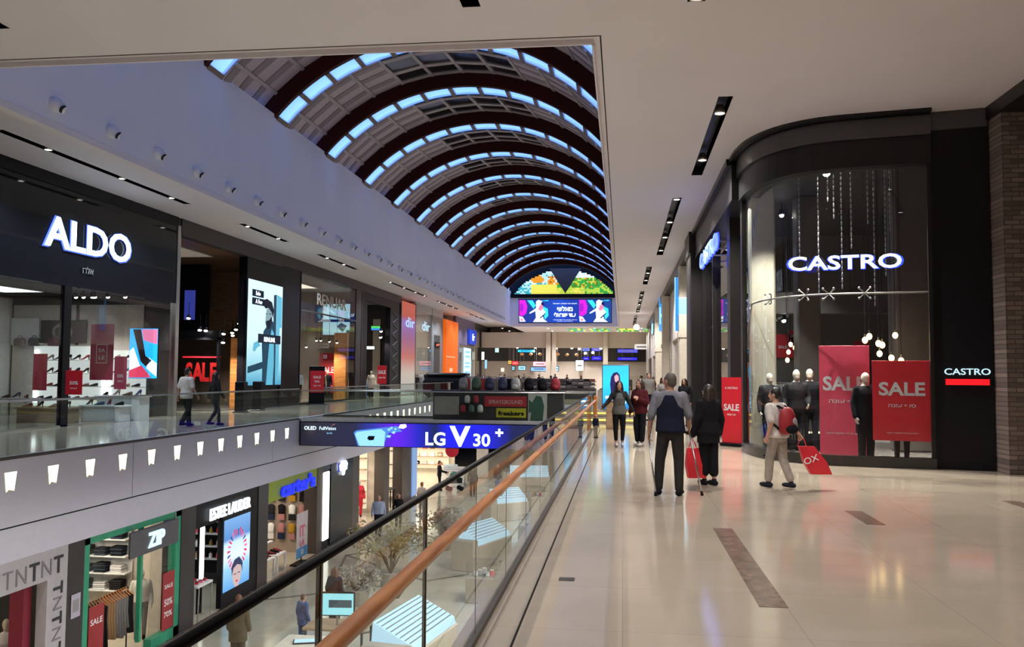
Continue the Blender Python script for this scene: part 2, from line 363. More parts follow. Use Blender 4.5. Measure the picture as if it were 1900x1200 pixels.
# ---------------------------------------------------------------- barrel vault
VC, VZ, VR = -6.1, 5.6, 7.2
def vp(a, r): return (VC+r*math.sin(a), VZ+r*math.cos(a))
A0 = math.radians(54); SW = .9
PSTR = M('roof_sheet_dark', (.19, .155, .18), .5); PANEL = M('roof_sheet', (.41, .34, .39), .5, noise=.05); PBAR = M('roof_bar', (.33, .29, .30), .5); PDK = M('roof_dark_glass', (.018, .02, .026), .08)
for k in range(-3, 13):
    y0 = 28.1+5.02*k; y1 = y0+5.02
    N = 48; rg = []
    for i in range(N+1):
        a = -A0+2*A0*i/N; (x, z), (X, Z) = vp(a, VR), vp(a, VR+.75)
        rg.append([(x, y0-.2, z), (x, y0, z), (X, y0, Z), (X, y0-.2, Z)])
    struct(B(RUST).loft(rg), 'roof_beam', 'curved maroon steel rib of the vault, %s from the near end' % nth(k+3), 'rib')
    if k == 12: break
    # strip of sky
    b = B(SKYP); M_ = 48; top = []
    for i in range(M_+1):
        a = -A0+2*A0*i/M_; x, z = vp(a, VR+.02); top.append([(x, y0, z), (x, y0+SW, z)])
    b.smooth = True; b.loft(top, cap=False, closed=False); b.smooth = False
    w = struct(b, 'window_%d' % (k+4), 'curved strip of skylight behind the %s maroon rib' % nth(k+3), 'skylight')
    b = B(M('bracket_brown', (.13, .09, .085), .5))
    for i in range(12):
        a = -A0+2*A0*(i+.5)/12
        p = [vp(a-.011, VR-.03), vp(a+.011, VR-.03), vp(a+.011, VR+.08), vp(a-.011, VR+.08)]
        b.loft([[(x, y0-.02, z) for x, z in p], [(x, y0+SW+.01, z) for x, z in p]])
    b.build('glazing_bars', w)
    # sloping roof sheets
    b = B(PANEL); n = 12
    for i in range(n):
        a, c = -A0+2*A0*i/n, -A0+2*A0*(i+1)/n
        glz = 4 <= i <= 7
        ya, yb = y0+SW, y1-.2
        def q(t, a_, e=0): r = VR+.55*t+e; x, z = vp(a_, r); return (x, ya+(yb-ya)*t, z)
        b.use(PDK if glz else PANEL).add([q(0, a), q(0, c), q(1, c), q(1, a), q(0, a, .12), q(0, c, .12), q(1, c, .12), q(1, a, .12)], [(0,1,2,3),(7,6,5,4),(0,4,5,1),(1,5,6,2),(2,6,7,3),(3,7,4,0)])
        b.use(PBAR if glz else PSTR)
        for t in ((.02, .5, .9) if glz else (.03, .33, .66)):
            e = -.035 if glz else -.02
            b.add([q(t, a), q(t, c), q(t+(.10 if glz else .12), c), q(t+(.10 if glz else .12), a), q(t, a, e), q(t, c, e), q(t+(.10 if glz else .12), c, e), q(t+(.10 if glz else .12), a, e)], [(3,2,1,0),(4,5,6,7),(0,1,5,4),(1,2,6,5),(2,3,7,6),(3,0,4,7)])
        b.use(PBAR); d = .008
        b.add([q(0, a-d), q(0, a+d), q(1, a+d), q(1, a-d), q(0, a-d, -.06), q(0, a+d, -.06), q(1, a+d, -.06), q(1, a-d, -.06)], [(3,2,1,0),(4,5,6,7),(0,1,5,4),(1,2,6,5),(2,3,7,6),(3,0,4,7)])
    struct(b, 'roof', 'grey sheet metal roof bay with dark panes behind the %s maroon rib' % nth(k+3), 'roof panel')
# end wall, beam, tympanum of coloured glass
struct(B(BULK).box(-11.6, -.45, 90.97, 91.3, 6.66, 9.75).box(-11.6, 12, 91.3, 91.4, 6.9, 7.6), 'wall_end')
struct(B(BLACK).box(-11.6, -.45, 90.7, 91.2, 9.62, 10.02), 'trim_8', 'black beam between the big screen and the coloured glass', 'trim')
b = B(BLACK).box(-11.8, -.3, 91.25, 91.35, 9.7, 14)
struct(b, 'wall_end_upper')
RG = 6.6; GC = (-6.05, 5.98)
cols = {'ice': (.55, .85, .85), 'white': (.9, .95, .85), 'yellow': (.95, .85, .12), 'lime': (.55, .75, .08), 'green': (.05, .42, .06), 'leaf': (.10, .25, .02), 'orange': (.9, .33, .02), 'teal': (.05, .45, .5), 'brown': (.35, .14, .02)}
SG = {k: E_('stained_'+k, c, 1.0) for k, c in cols.items()}
def stained(u, v):                         # generic leaf-and-flower mosaic
    r = random.random()
    if u < .42:
        if v < .38: return 'yellow' if u > .17 else ('teal' if r < .4 else 'ice')
        if (u-.24)**2*6+(v-.62)**2*.7 < .02: return 'orange'
        if .34 < u and .42 < v < .75: return 'orange' if r < .5 else 'brown' if r < .7 else 'white'
        return 'ice' if r < .6 else 'white' if r < .85 else 'teal'
    if v > .66 and u < .8: return 'white' if r < .7 else 'ice'
    if v < .3: return 'lime' if r < .6 else 'yellow' if u < .7 else 'green'
    if u > .9 and v < .3: return 'orange'
    return 'green' if r < .45 else 'leaf' if r < .65 else 'lime' if r < .9 else 'orange'
b = B(BLACK); NX, NZ = 56, 15; xs0, xs1, zz0, zz1 = -11.4, -.6, 10.02, 12.58
for i in range(NX):
    for j in range(NZ):
        u, v = (i+.5)/NX, (j+.5)/NZ; x, z = xs0+(xs1-xs0)*u, zz0+(zz1-zz0)*v
        if (x-GC[0])**2+(z-GC[1])**2 > RG*RG: continue
        if abs(x+5.9) < (z-10.3)*.62: continue
        w, h = (xs1-xs0)/NX, (zz1-zz0)/NZ; g2 = .015
        b.use(SG[stained(u, v)]).box(x-w/2+g2*.3, x+w/2-g2*.3, 91.1, 91.2, z-h/2+g2, z+h/2-g2)
struct(b, 'window_30', 'half-round window of coloured glass over the far screen', 'window')
b = B(M('charcoal_wedge', (.05, .045, .05), .6)).poly([(-5.9, 10.1), (-4.25, 12.7), (-7.55, 12.7)], 91.0, 91.24)
struct(b, 'trim_9', 'dark downward wedge in the middle of the coloured window', 'trim')
# food hall beyond
HALL = M('hall_plaster', (.62, .54, .48), .6, noise=.03, scale=.4)
struct(B(HALL).box(-18, 12, 104.8, 105, 4.85, 6.7), 'wall_hall_header')
struct(B(DARK).box(-18, 12, 108.8, 109, 3.3, 6.7).use(HALL).box(-18, 12, 108.7, 109, 0, 3.3), 'wall_hall')
for i, (u0, u1) in enumerate(((1013, 1022), (1024, 1032), (1119, 1128), (1205, 1216))):
    x0, x1 = PY(u0, 690, 104.5)[0], PY(u1, 690, 104.5)[0]
    struct(B(HALL).bbox(x0, x1, 104.2, 104.8, 0, 6.7, .05), 'column', 'beige square column at the food hall front, %s from the left' % nth(i), 'column')
for i, (u0, u1) in enumerate(((1056, 1086), (1096, 1132), (1144, 1184), (1194, 1222))):
    a0, a1 = PZ(u0, 613, 6.68), PZ(u1, 613, 6.68)
    b = B(BLACK); n = 10
    for k in range(n):
        for j in range(3):
            xa = a0[0]+(a1[0]-a0[0])*k/n; xb = a0[0]+(a1[0]-a0[0])*(k+.95)/n
            b.use(SG[random.choice(['green', 'leaf', 'lime', 'yellow', 'green', 'teal'])]).box(xa, xb, 96+j*1.8, 97.7+j*1.8, 6.64, 6.69)
    struct(b, 'window_%d' % (31+i), 'green coloured glass ceiling panel before the food hall, %s from the left' % nth(i), 'ceiling panel')
# ================================================================ lamps in the ceilings
def slot_light(rect, zc, lamps, label, n_sp, power, lift=.22, cool=None):
    x0, x1, y0, y1 = rect; cx = (x0+x1)/2
    t = thing('recessed_light_slot', label, 'ceiling light', (cx, (y0+y1)/2, zc), 0, 'recessed light slots')
    hw, hl = (x1-x0)/2, (y1-y0)/2
    b = B(BLACK).box(-hw-.02, hw+.02, -hl-.02, hl+.02, lift, lift+.02)
    b.box(-hw-.02, -hw, -hl, hl, .003, lift).box(hw, hw+.02, -hl, hl, .003, lift).box(-hw, hw, -hl-.02, -hl, .003, lift).box(-hw, hw, hl, hl+.02, .003, lift)
    b.build('trough', t)
    for i, yy in enumerate(lamps):
        y = yy-(y0+y1)/2
        h = B(M('lamp_reflector', (.6, .55, .48), .25, .6)); h.smooth = True
        h.lathe((0, y, 0), [(.035, .16), (.06, .15), (.10, .05), (.112, -.02), (.098, -.02), (.094, .012)], 18)
        o = h.build('lamp', t)
        e = B(LAMPC); e.smooth = True; e.lathe((0, y, -.012), [(.005, .0), (.075, .0), (.092, .012), (.092, .02), (.005, .022)], 16); e.build('bulb', o)
        spot((0, y, -.06), power, 125, cool or (1, .965, .92), parent=t)
    return t
pw = 262
for i, (r, L) in enumerate(zip(slots_r, ((16.9, 20.6), (25.2, 29.0, 32.2, 35.6), (43.5, 46.9), (55.5, 59, 63, 69), (76.5, 81, 86)))):
    slot_light(r, 6.7, L, 'black recessed light slot in the ceiling over the right walkway, %s from the camera' % nth(i), len(L), pw if i < 4 else 330)
for r, L, lb, p in zip(slots_n, ((7., 10.2), (7.5, 11.6), (7, 10), (6.5, 10.2), (5.4, 8.4)), ('dark light slot cut off by the top edge of the picture above the vault', 'light slot cut off at the top edge with its lamp showing as a white glint', 'dark light slot cut off in the upper left corner', 'added unseen light slot in the near ceiling outside the picture', 'added unseen light slot in the near ceiling above the void outside the picture'), (85, 80, 120, 75, 110)):
    slot_light(r, 6.7, L, lb, 2, p)
for i, (r, L) in enumerate(zip(slots_l, ((21.5, 25, 28.0), (33.8, 37.), (43.5, 46.2), (55.6, 59.2, 62.6, 65.5), (71, 74, 77, 79.5), (85, 88, 91, 95)))):
    slot_light(r, 7.6, L, 'narrow light slot in the ceiling in front of the left shops, %s from the camera' % nth(i), len(L), 165, cool=(.74, .89, 1))
# lamp over the far walkway that hangs free
t = thing('pendant_lamp', 'small white lamp hanging from the ceiling at the far end of the right walkway', 'lamp', (*PY(1181, 590, 72)[:2], 6.7))
B(STEEL).cyl((0, 0, -.9), (0, 0, 0), .012, n=6).build('cord', t)
b = B(LAMPC); b.smooth = True; b.lathe((0, 0, -1.35), [(.02, 0), (.2, .05), (.24, .22), (.16, .4), (.03, .45)]); b.build('globe', t)
for y in (95, 101):  # two rows of downlights added to light the far end
    for x in (-13, -8, -3, 2):
        t = thing('downlight', 'added round downlight in the %s row before the food hall, %s across' % ('near' if y == 95 else 'far', nth((x+13)//5)), 'ceiling light', (x, y, 6.7), 0, 'added food hall downlights')
        B(LAMPC).lathe((0, 0, -.03), [(.01, 0), (.09, 0), (.1, .029), (.01, .029)], 14).build('lens', t); B(STEEL).lathe((0, 0, -.02), [(.1, 0), (.13, .0), (.13, .02), (.1, .02)], 14).build('trim_ring', t)
        spot((0, 0, -.08), 230, 140, parent=t)
# downlights added out of view under the near walkway to light the lower floor
i = 0
for y in (8, 14, 20, 26, 38, 44, 50, 56):
    t = thing('downlight', 'added unseen downlight below the near walkway, %s along the lower floor' % nth(i), 'ceiling light', (-.3, y, -1.95), 0, 'added lower floor downlights'); i += 1
    B(LAMPC).lathe((0, 0, -.03), [(.01, 0), (.09, 0), (.1, .029), (.01, .029)], 14).build('lens', t); B(STEEL).lathe((0, 0, -.02), [(.1, 0), (.13, .0), (.13, .02), (.1, .02)], 14).build('trim_ring', t)
    spot((-.02, 0, -.08), 170, 150, parent=t).rotation_euler = (0, math.radians(38), 0)
# wedge lamps on the white fascia
t0 = None; idx = 0
ys = [15.63+1.27*i for i in range(-2, 36)]
for y in ys:
    if 30.6 < y < 33.6: continue
    lb = 'wedge-shaped glowing lamp in the white fascia, %s from the near end' % nth(idx); idx += 1
    if t0 is None:
        t0 = thing('fascia_lamp', lb, 'wall lamp', (-11.6, y, -.4), PI/2, 'wedge lamps along the fascia')
        b = B(WEDGE).poly([(-.165, .16), (.165, .16), (.105, -.2), (-.05, -.17), (-.105, -.2)], -.02, .0)
        b.build('diffuser', t0)
        B(WPAINT).poly([(-.18, .17), (.18, .17), (.12, -.22), (-.12, -.22)], -.012, -.001).build('frame', t0)
        B(M('dim_glass', (.55, .48, .38), .4)).poly([(-.105, -.2), (-.05, -.165), (.105, -.2)], -.021, -.0125).build('lower_lip', t0)
    else: dup(t0, (-11.6, y, -.4), label=lb)
# eyeball spots along the bulkhead
t0 = None
for i in range(36):
    y = 14.5+2.01*i; lb = 'white eyeball spotlight on the long bulkhead, %s from the near end' % nth(i)
    if t0 is None:
        t0 = thing('eyeball_spotlight', lb, 'spotlight', (-11.6, y, 7.16), PI/2, 'eyeball spotlights along the bulkhead')
        b = B(BULK); b.smooth = True; b.cyl((0, 0, 0), (0, -.03, 0), .17, .17, 20).build('collar', t0)
        b = B(BULK); b.smooth = True; b.ell((0, -.06, 0), (.14, .13, .14), 16, 10).cyl((0, -.06, 0), (.10, -.2, -.10), .12, .10, 18); hd = b.build('head', t0)
        b = B(BLACK).cyl((0, -.195, -.097), (0, -.21, -.108), .088, .085, 18).build('lens', hd)
    else: dup(t0, (-11.6, y, 7.16), label=lb)
# ================================================================ balustrades
GP = GLS
def balustrade(name, label, p0, p1, joints, cap=None, h=1.12, base=True, post=False, capr=.022):
    d = Vector((p1[0]-p0[0], p1[1]-p0[1])); L = d.length; rz = math.atan2(d.y, d.x)
    t = thing(name, label, 'balustrade', (p0[0], p0[1], 0), rz)
    js = [0]+[j for j in joints if 0 < j < L]+[L]
    for a, c in zip(js[:-1], js[1:]):
        B(GP).box(a+.012, c-.012, -.006, .006, .03, h).build('glass_panel', t)
    if cap: b = B(cap); b.smooth = True; b.tube([(0, 0, h+.01), (L, 0, h+.01)], capr, 10); b.build('cap_rail', t)
    if base: B(M('channel_dark', (.06, .05, .042), .5)).box(0, L, -.025, .025, 0, .06).build('base_channel', t)
    if post:
        for k, a in enumerate(js[1:-1]): w_ = .0085 if k < 6 else .003; B(M('joint_green', (.02, .026, .024), .3) if k < 6 else M('joint_pale', (.16, .19, .17), .3)).box(a-w_, a+w_, -w_, w_, .05, h).build('joint_strip', t)
    return t
t = balustrade('glass_balustrade', 'glass balustrade with dark cap and orange wooden handrail along the near walkway', (-.93, -4.73), (-.93, 27.2), [1.48*i for i in range(1, 22)], BLACK, 1.114, True, True, .017)
b = B(OAK); b.smooth = True
b.loft([[(x, -.10+.034*math.cos(2*PI*i/14), .915+.03*math.sin(2*PI*i/14)) for i in range(14)] for x in np.linspace(0, 31.9, 40)])
b.build('handrail', t)
for i in range(22):
    B(STEEL).tube([(.74+1.48*i, -.005, .82), (.74+1.48*i, -.06, .83), (.74+1.48*i, -.10, .89)], .008, 6).build('rail_bracket', t)
b = B(OAK).bbox(31.84, 31.96, -.16, -.04, 0, 1.06, .02).build('end_post', t)
balustrade('glass_balustrade', 'glass balustrade with thin steel rail along the far left walkway before the bridge', (-11.62, 30.8), (-11.62, -4), [1.5*i for i in range(1, 23)], STEEL, 1.1)
balustrade('glass_balustrade', 'glass balustrade along the far left walkway beyond the bridge', (-11.62, 60), (-11.62, 33.5), [1.5*i for i in range(1, 18)], STEEL, 1.1)
balustrade('glass_balustrade', 'glass balustrade on the bridge above the long blue lit banner', (-11.6, 30.93), (-1.0, 30.93), [1.77*i for i in range(1, 6)], STEEL, 1.04)
balustrade('glass_balustrade', 'glass balustrade on the rear edge of the footbridge', (-11.6, 33.4), (-1.0, 33.4), [1.77*i for i in range(1, 6)], STEEL, 1.04)
balustrade('glass_balustrade', 'glass balustrade along the near walkway beyond the footbridge', (-.95, 34), (-.95, 60), [1.5*i for i in range(1, 18)], STEEL, 1.1)
# ================================================================ lit banner on the bridge front
t = thing('lit_banner', 'long blue lit phone advertising banner across the front of the bridge', 'banner', (-11.55, 30.84, -.92), 0)
B(BLACK).box(-.02, 10.55, -.06, .02, -.01, .86).build('box', t)
LGB = gradient_screen('banner_glow', [(0, (.012, .011, .02)), (.26, (.012, .014, .05)), (.34, (.02, .03, .35)), (.45, (.12, .01, .75)), (.55, (.012, .015, .5)), (.63, (.004, .012, .06)), (.69, (.01, .012, .8)), (.86, (.008, .012, .65)), (.98, (.005, .01, .07))], 0, 1.25, 7.9)
scr = B(LGB).box(.02, 10.5, -.075, -.058, .01, .83).build('lit_face', t)
LB = E_('banner_letters', (.72, .95, 1), 1.6); PH = E_('banner_phone', (.30, .68, .95), 1.15); PH2 = E_('banner_phone_side', (.08, .25, .7), 1.1)
B(LB).text('LG', 4.98, .10, .46, -.076, .006, .035).build('brand_letters', t); B(LB).text('V', 5.86, .09, .70, -.076, .006, .05, 1.1).build('model_letter', t); B(LB).text('30', 6.64, .09, .44, -.076, .006, .03, 1.05).build('model_number', t); B(LB).text('+', 7.26, .38, .38, -.076, .006, .045).build('plus_mark', t)
B(LB).text('OLED', .38, .57, .13, -.076, .005, .03).build('slogan', t); B(LB).text('FullVision', 1.03, .57, .125, -.076, .005, .0, .95).build('slogan', t); B(PH).text('by LG', 1.1, .43, .06, -.076, .005, .0).build('slogan', t)
b = B(LB)
b.use(E_('orange_mark', (1, .4, .1), 1)).poly([(1.16, .72), (1.3, .8), (1.28, .77)], -.08, -.076)
b.build('orange_mark', t)
b = B(PH2).poly([(2.16, .02), (2.00, .5), (2.10, .57), (3.58, .74), (3.78, .55), (3.28, .5), (3.08, .02)], -.078, -.076)
b.use(PH).poly([(2.22, .02), (2.04, .44), (2.14, .52), (3.00, .63), (3.16, .52), (3.12, .02)], -.082, -.077)
b.use(BLACK).poly([(2.50, .28), (2.54, .38), (2.78, .38), (2.74, .24), (2.58, .22)], -.084, -.081)
b.use(LB).poly([(3.63, .68), (3.70, .80), (3.90, .82), (3.94, .72), (3.82, .65)], -.084, -.08)
for x, z, w in ((3.23, .6, .12), (3.38, .5, .16), (3.33, .66, .1), (3.48, .62, .08), (3.18, .36, .2)): b.use(PH).poly([(x, z), (x+w*.4, z+.06), (x+w, z+.05), (x+w*.7, z-.04)], -.083, -.08)
b.build('phone_picture', t)
# ================================================================ people and mannequins
SKIN = M('skin', (.50, .27, .19), .5, noise=.04); SKIN2 = M('skin_tan', (.36, .18, .12), .5, noise=.04)
HAIRB = M('black_hair', (.012, .010, .010), .45); HAIRD = M('dark_brown_hair', (.035, .02, .014), .45); HAIRG = M('greying_hair', (.09, .075, .062), .6); HAIRW = M('grey_hair', (.3, .28, .26), .6)
EYE = M('eye_dark', (.02, .015, .012), .2); LIP = M('lip', (.38, .10, .09), .45)
def cloth(n, c): return M(n, c, .9, noise=.12, scale=14)
def remesh(b, name, parent, vox, smooth=4):
    me = b.mesh('tmp'); o = bpy.data.objects.new('tmp', me); COL.objects.link(o)
    r = o.modifiers.new('r', 'REMESH'); r.mode = 'VOXEL'; r.voxel_size = vox
    if smooth: s_ = o.modifiers.new('s', 'SMOOTH'); s_.factor = .5; s_.iterations = smooth
    bpy.context.view_layer.update(); dg = bpy.context.evaluated_depsgraph_get()
    m2 = bpy.data.meshes.new_from_object(o.evaluated_get(dg)); bpy.data.objects.remove(o); bpy.data.meshes.remove(me)
    m2.name = name; m2.polygons.foreach_set('use_smooth', [True]*len(m2.polygons))
    if not m2.materials: m2.materials.append(b.mats[0])
    q = bpy.data.objects.new(name, m2); COL.objects.link(q); q.parent = parent; return q
MALE = [(.78, .05, .05, 0), (.82, .13, .10, 0), (.90, .168, .118, .01), (.98, .160, .112, .005), (1.08, .150, .104, 0), (1.20, .168, .115, -.005), (1.30, .188, .12, -.005), (1.38, .185, .105, .005), (1.43, .13, .085, .01), (1.47, .065, .06, .01)]
FEM = [(.78, .05, .05, 0), (.82, .14, .10, 0), (.90, .172, .12, .012), (.98, .155, .11, .008), (1.08, .125, .09, 0), (1.18, .138, .105, -.008), (1.26, .158, .122, -.015), (1.34, .165, .105, -.005), (1.40, .14, .085, .005), (1.44, .09, .07, .01), (1.47, .055, .055, .01)]
def person(label, loc, rotz, H=1.72, pose=None, fem=False, skin=SKIN, top=None, sleeve=1., hem=.88, neck=1.46, bottom=None, leg=1., shoes=BLKCL, hair=('short', HAIRD), vox=.011, fat=1., group=None, face=True, mann=False, cat='person', name='person', curl=.5, vest=None, coat=None, loose=0.):
    P = dict(la=(.09, 0, .085), ra=(-.09, 0, .085), lk=(.095, -.015, .49), rk=(-.095, -.015, .49), le=(.235, .03, 1.12), re=(-.235, .03, 1.12), lw=(.255, -.06, .87), rw=(-.255, -.06, .87), lean=(0, 0), head=(0, 0), lf=0., rf=0., hip=(0, 0, 0))
    P.update(pose or {})
    t = thing(name, label, cat, loc, rotz, group); s = H/1.72; t.scale = (s, s, s)
    V = Vector; lx, ly = P['lean']; hp = V(P['hip'])
    def sp(z): k = max(0, (z-.9)/.55); return lx*k+hp.x, ly*k+hp.y
    rings = FEM if fem else MALE; sw = .165 if fem else .19
    def torso(b, z0, z1, off, tap=0):
        R = []
        zs = sorted({z0, z1, *[r[0] for r in rings if z0 < r[0] < z1]})
        for z in zs:
            rx, ry, oy = (float(np.interp(z, [r[0] for r in rings], [r[i] for r in rings])) for i in (1, 2, 3))
            if z < .9 and off > .018: rx, ry = max(rx, .155), max(ry, .108)
            ox, o2 = sp(z); rx = (rx*fat+off)*(1-tap*max(0, z-1.18)/.2); ry = ry*fat+off
            R.append([(ox+rx*math.copysign(abs(math.cos(a))**.8, math.cos(a)), o2+oy+ry*math.copysign(abs(math.sin(a))**.9, math.sin(a)), z+hp.z) for a in [2*PI*i/24 for i in range(24)]])
        b.loft(R)
    def sho(sg): ox, oy = sp(1.40); return V((ox+sg*(sw-.01)*fat**.5, oy+.005, 1.385+hp.z))
    def hipj(sg): return V((hp.x+sg*.088, hp.y+.0, .88+hp.z))
    b = B(skin)
    torso(b, .78, 1.47, -.004)
    arms = {}; legs = {}
    for sg, c in ((1, 'l'), (-1, 'r')):
        s0, e, w = sho(sg), V(P[c+'e']), V(P[c+'w']); arms[c] = (s0, e, w)
        k = .9 if fem else 1.
        b.cap(s0, e, .052*k, .041*k, 12).cap(e, w, .041*k, .027*k, 12)
        d = (w-e).normalized(); side = V((-sg, 0, 0)); pal = (side-d*side.dot(d)).normalized(); ax = d.cross(pal)     # palm normal faces the body
        if ax.y > 0: ax = -ax                                                                                          # thumb side forward
        kn = w+d*.085
        for i in range(4):                        # palm
            o = (i-1.5)*.021; b.cap(w+d*.012+ax*(-o*.6), kn+ax*(-o), .017, .0135, 8)
        for i, ln in enumerate((.072, .082, .077, .06)):
            o = (i-1.5)*.0235; st = kn+ax*(-o)
            m1 = st+(d*math.cos(curl*.7)+pal*math.sin(curl*.7))*ln*.5; m2 = m1+(d*math.cos(curl*1.7)+pal*math.sin(curl*1.7))*ln*.5
            b.cap(st, m1, .0098, .009, 8).cap(m1, m2, .009, .0078, 8)
        th = w+d*.03+ax*.025; t1 = th+(d*.6+ax*.75+pal*.25).normalized()*.042; b.cap(th, t1, .0125, .0105, 8).cap(t1, t1+(d*.9+ax*.25+pal*.3).normalized()*.034, .0105, .0085, 8)
        h, kk, a = hipj(sg), V(P[c+'k']), V(P[c+'a']); legs[c] = (h, kk, a)
        b.cap(h, kk, .084*fat**.5, .054, 14).cap(kk, kk+(a-kk)*.35+V((0, .012, 0)), .053, .053, 12).cap(kk+(a-kk)*.35+V((0, .012, 0)), a, .053, .034, 12)
        f = P[c+'f']; fd = V((math.sin(f), -math.cos(f), 0)); low = V((a.x, a.y, a.z-.045))
        b.cap(low-fd*.045, low+fd*.13, .034, .026, 10)
    hx, hy = sp(1.52); yaw, tilt = P['head']; hc = V((hx, hy-.015, 1.595+hp.z))
    Rm = Matrix.Rotation(yaw, 3, 'Z') @ Matrix.Rotation(tilt, 3, 'X')
    def hd(b, c, r, n=14):
        o = B(); o.ell((0, 0, 0), r, n, 10); b.add([tuple(hc+Rm @ (V(p)+V(c))) for p in o.v], o.f)
    nb = V((*sp(1.43), 1.43+hp.z)); b.cap(nb, hc+Rm @ V((0, .02, -.06)), .056 if not fem else .048, .05 if not fem else .043, 12)
    hd(b, (0, .008, .012), (.074, .095, .108)); hd(b, (0, -.022, -.045), (.058, .066, .066))
    if not mann:
        hd(b, (0, -.082, -.085), (.022, .018, .018), 8)                     # chin
        hd(b, (0, -.096, -.012), (.011, .015, .024), 8); hd(b, (0, -.103, -.026), (.0145, .012, .011), 8)   # nose
        for sg in (1, -1): hd(b, (sg*.076, .012, -.005), (.012, .022, .034), 8); hd(b, (sg*.036, -.075, -.03), (.02, .014, .016), 8)
    remesh(b, 'body', t, vox)
    if face and not mann:
        e = B(WPAINT); e.smooth = True
        for sg in (1, -1): hd(e, (sg*.031, -.083, .008), (.0135, .008, .008), 8)
        ey = e.build('eyes', t); p = B(EYE); p.smooth = True
        for sg in (1, -1): hd(p, (sg*.031, -.0885, .008), (.006, .004, .0065), 8)
        p.build('pupils', ey)
        br = B(hair[1] if hair else HAIRD); br.smooth = True
        for sg in (1, -1): hd(br, (sg*.032, -.087, .027), (.02, .006, .0045), 8)
        br.build('eyebrows', t); m = B(LIP); m.smooth = True; hd(m, (0, -.088, -.056), (.024, .008, .008), 10); m.build('mouth', t)
    if top:
        c = B(top); torso(c, hem, neck, .014+loose)
        for k in 'lr':
            s0, e, w = arms[k]
            if sleeve > 0:
                if sleeve <= .5: c.cap(s0, s0+(e-s0)*(sleeve*2), .066+loose*.5, .062+loose*.5, 12)
                else: c.cap(s0, e, .066+loose*.5, .055+loose*.5, 12); q = e+(w-e)*((sleeve-.5)*2*.97); c.cap(e, q, .055+loose*.5, .046+loose*.5, 12)
        remesh(c, 'coat' if coat else 'top', t, vox*1.1)
    if vest: c = B(vest); torso(c, hem-.02, 1.40, .026+loose, .42); remesh(c, 'vest', t, vox*1.1)
    if bottom:
        c = B(bottom); torso(c, .765, min(hem+.08, 1.02), .014)
        for k in 'lr':
            h, kk, a = legs[k]; wd = 1. if leg > .9 else .95
            q = kk+(a-kk)*max(0, (leg-.5)*2)
            c.cap(h, kk, .098*fat**.5, .068+loose*.6, 14).cap(kk, q-V((0, 0, -.02)), .068+loose*.6, .05+loose, 12)
        remesh(c, 'trousers', t, vox*1.1)
    if shoes:
        for sg, k in ((1, 'l'), (-1, 'r')):
            a = legs[k][2]; f = P[k+'f']; fd = V((math.sin(f), -math.cos(f), 0)); z = a.z-.042; lo = V((a.x, a.y, z)); c = B(shoes)
            c.cap(lo-fd*.05, lo+fd*.10, .043, .042, 12).cap(lo+fd*.10, lo+fd*.155-V((0, 0, .004)), .042, .034, 12).cap(lo, lo+V((0, 0, .05)), .042, .042, 12)
            remesh(c, 'shoe', t, vox)
    if hair:
        st, hm = hair; c = B(hm)
        if st == 'short': hd(c, (0, .02, .028), (.081, .094, .102)); hd(c, (0, .045, -.02), (.07, .065, .07))
        elif st == 'thin': hd(c, (0, .028, .014), (.0785, .085, .098)); hd(c, (0, .05, -.025), (.068, .058, .06))
        else:
            hd(c, (0, .02, .024), (.088, .10, .108)); ln = .30 if st == 'long' else .16
            for sg in (-1, 0, 1):
                p0 = hc+Rm @ V((sg*.05, .055, .02)); p1 = hc+Rm @ V((sg*.072, .06, -.11)); p2 = V((hc.x+sg*.075, hc.y+.095, hc.z-.13-ln))
                c.cap(p0, p1, .055, .052, 12).cap(p1, p2, .052, .03, 12)
            for sg in (-1, 1): p0 = hc+Rm @ V((sg*.07, -.005, .03)); p1 = hc+Rm @ V((sg*.085, .0, -.12)); c.cap(p0, p1, .028, .026, 10).cap(p1, V((p1.x+sg*.01, p1.y-.01, p1.z-ln*.7)), .028, .016, 10)
        remesh(c, 'hair', t, vox)
    return t
WALK = dict(la=(.08, -.20, .085), lk=(.09, -.17, .50), ra=(-.08, .24, .13), rk=(-.09, .0, .49), lw=(.26, .08, .88), rw=(-.26, -.16, .90), re=(-.24, -.0, 1.13), le=(.24, .07, 1.12))
def mannequin(label, loc, rotz, H=1.8, fem=False, **k):
    return person(label, loc, rotz, H, fem=fem, skin=PALE, hair=None, mann=True, cat='mannequin', name='mannequin', vox=.014, **k)
# ================================================================ right side: the shop with the curved window
def catmull(pts, n=6):
    out = []; P = [Vector(p) for p in pts]; P = [P[0]*2-P[1]]+P+[P[-1]*2-P[-2]]
    for i in range(1, len(P)-2):
        for k in range(n):
            t = k/n; a, b_, c, d = P[i-1], P[i], P[i+1], P[i+2]
            out.append(.5*((2*b_)+(c-a)*t+(2*a-5*b_+4*c-d)*t*t+(3*b_-a-3*c+d)*t**3))
    return out+[P[-2]]
CUR = [(2.78, 20.6), (2.80, 19.8), (2.94, 18.95), (3.28, 18.22), (3.85, 17.72), (4.6, 17.50), (5.76, 17.27)]
cpl = catmull([(x, y, 0) for x, y in CUR])
def norms(pl):
    out = []
    for i in range(len(pl)):
        d = (pl[min(i+1, len(pl)-1)]-pl[max(i-1, 0)]).normalized(); out.append(Vector((d.y, -d.x, 0)))
    return out                                          # for a line running left to right the shop is behind
cn = [n if n.y < 0.3 else -n for n in norms(cpl)]
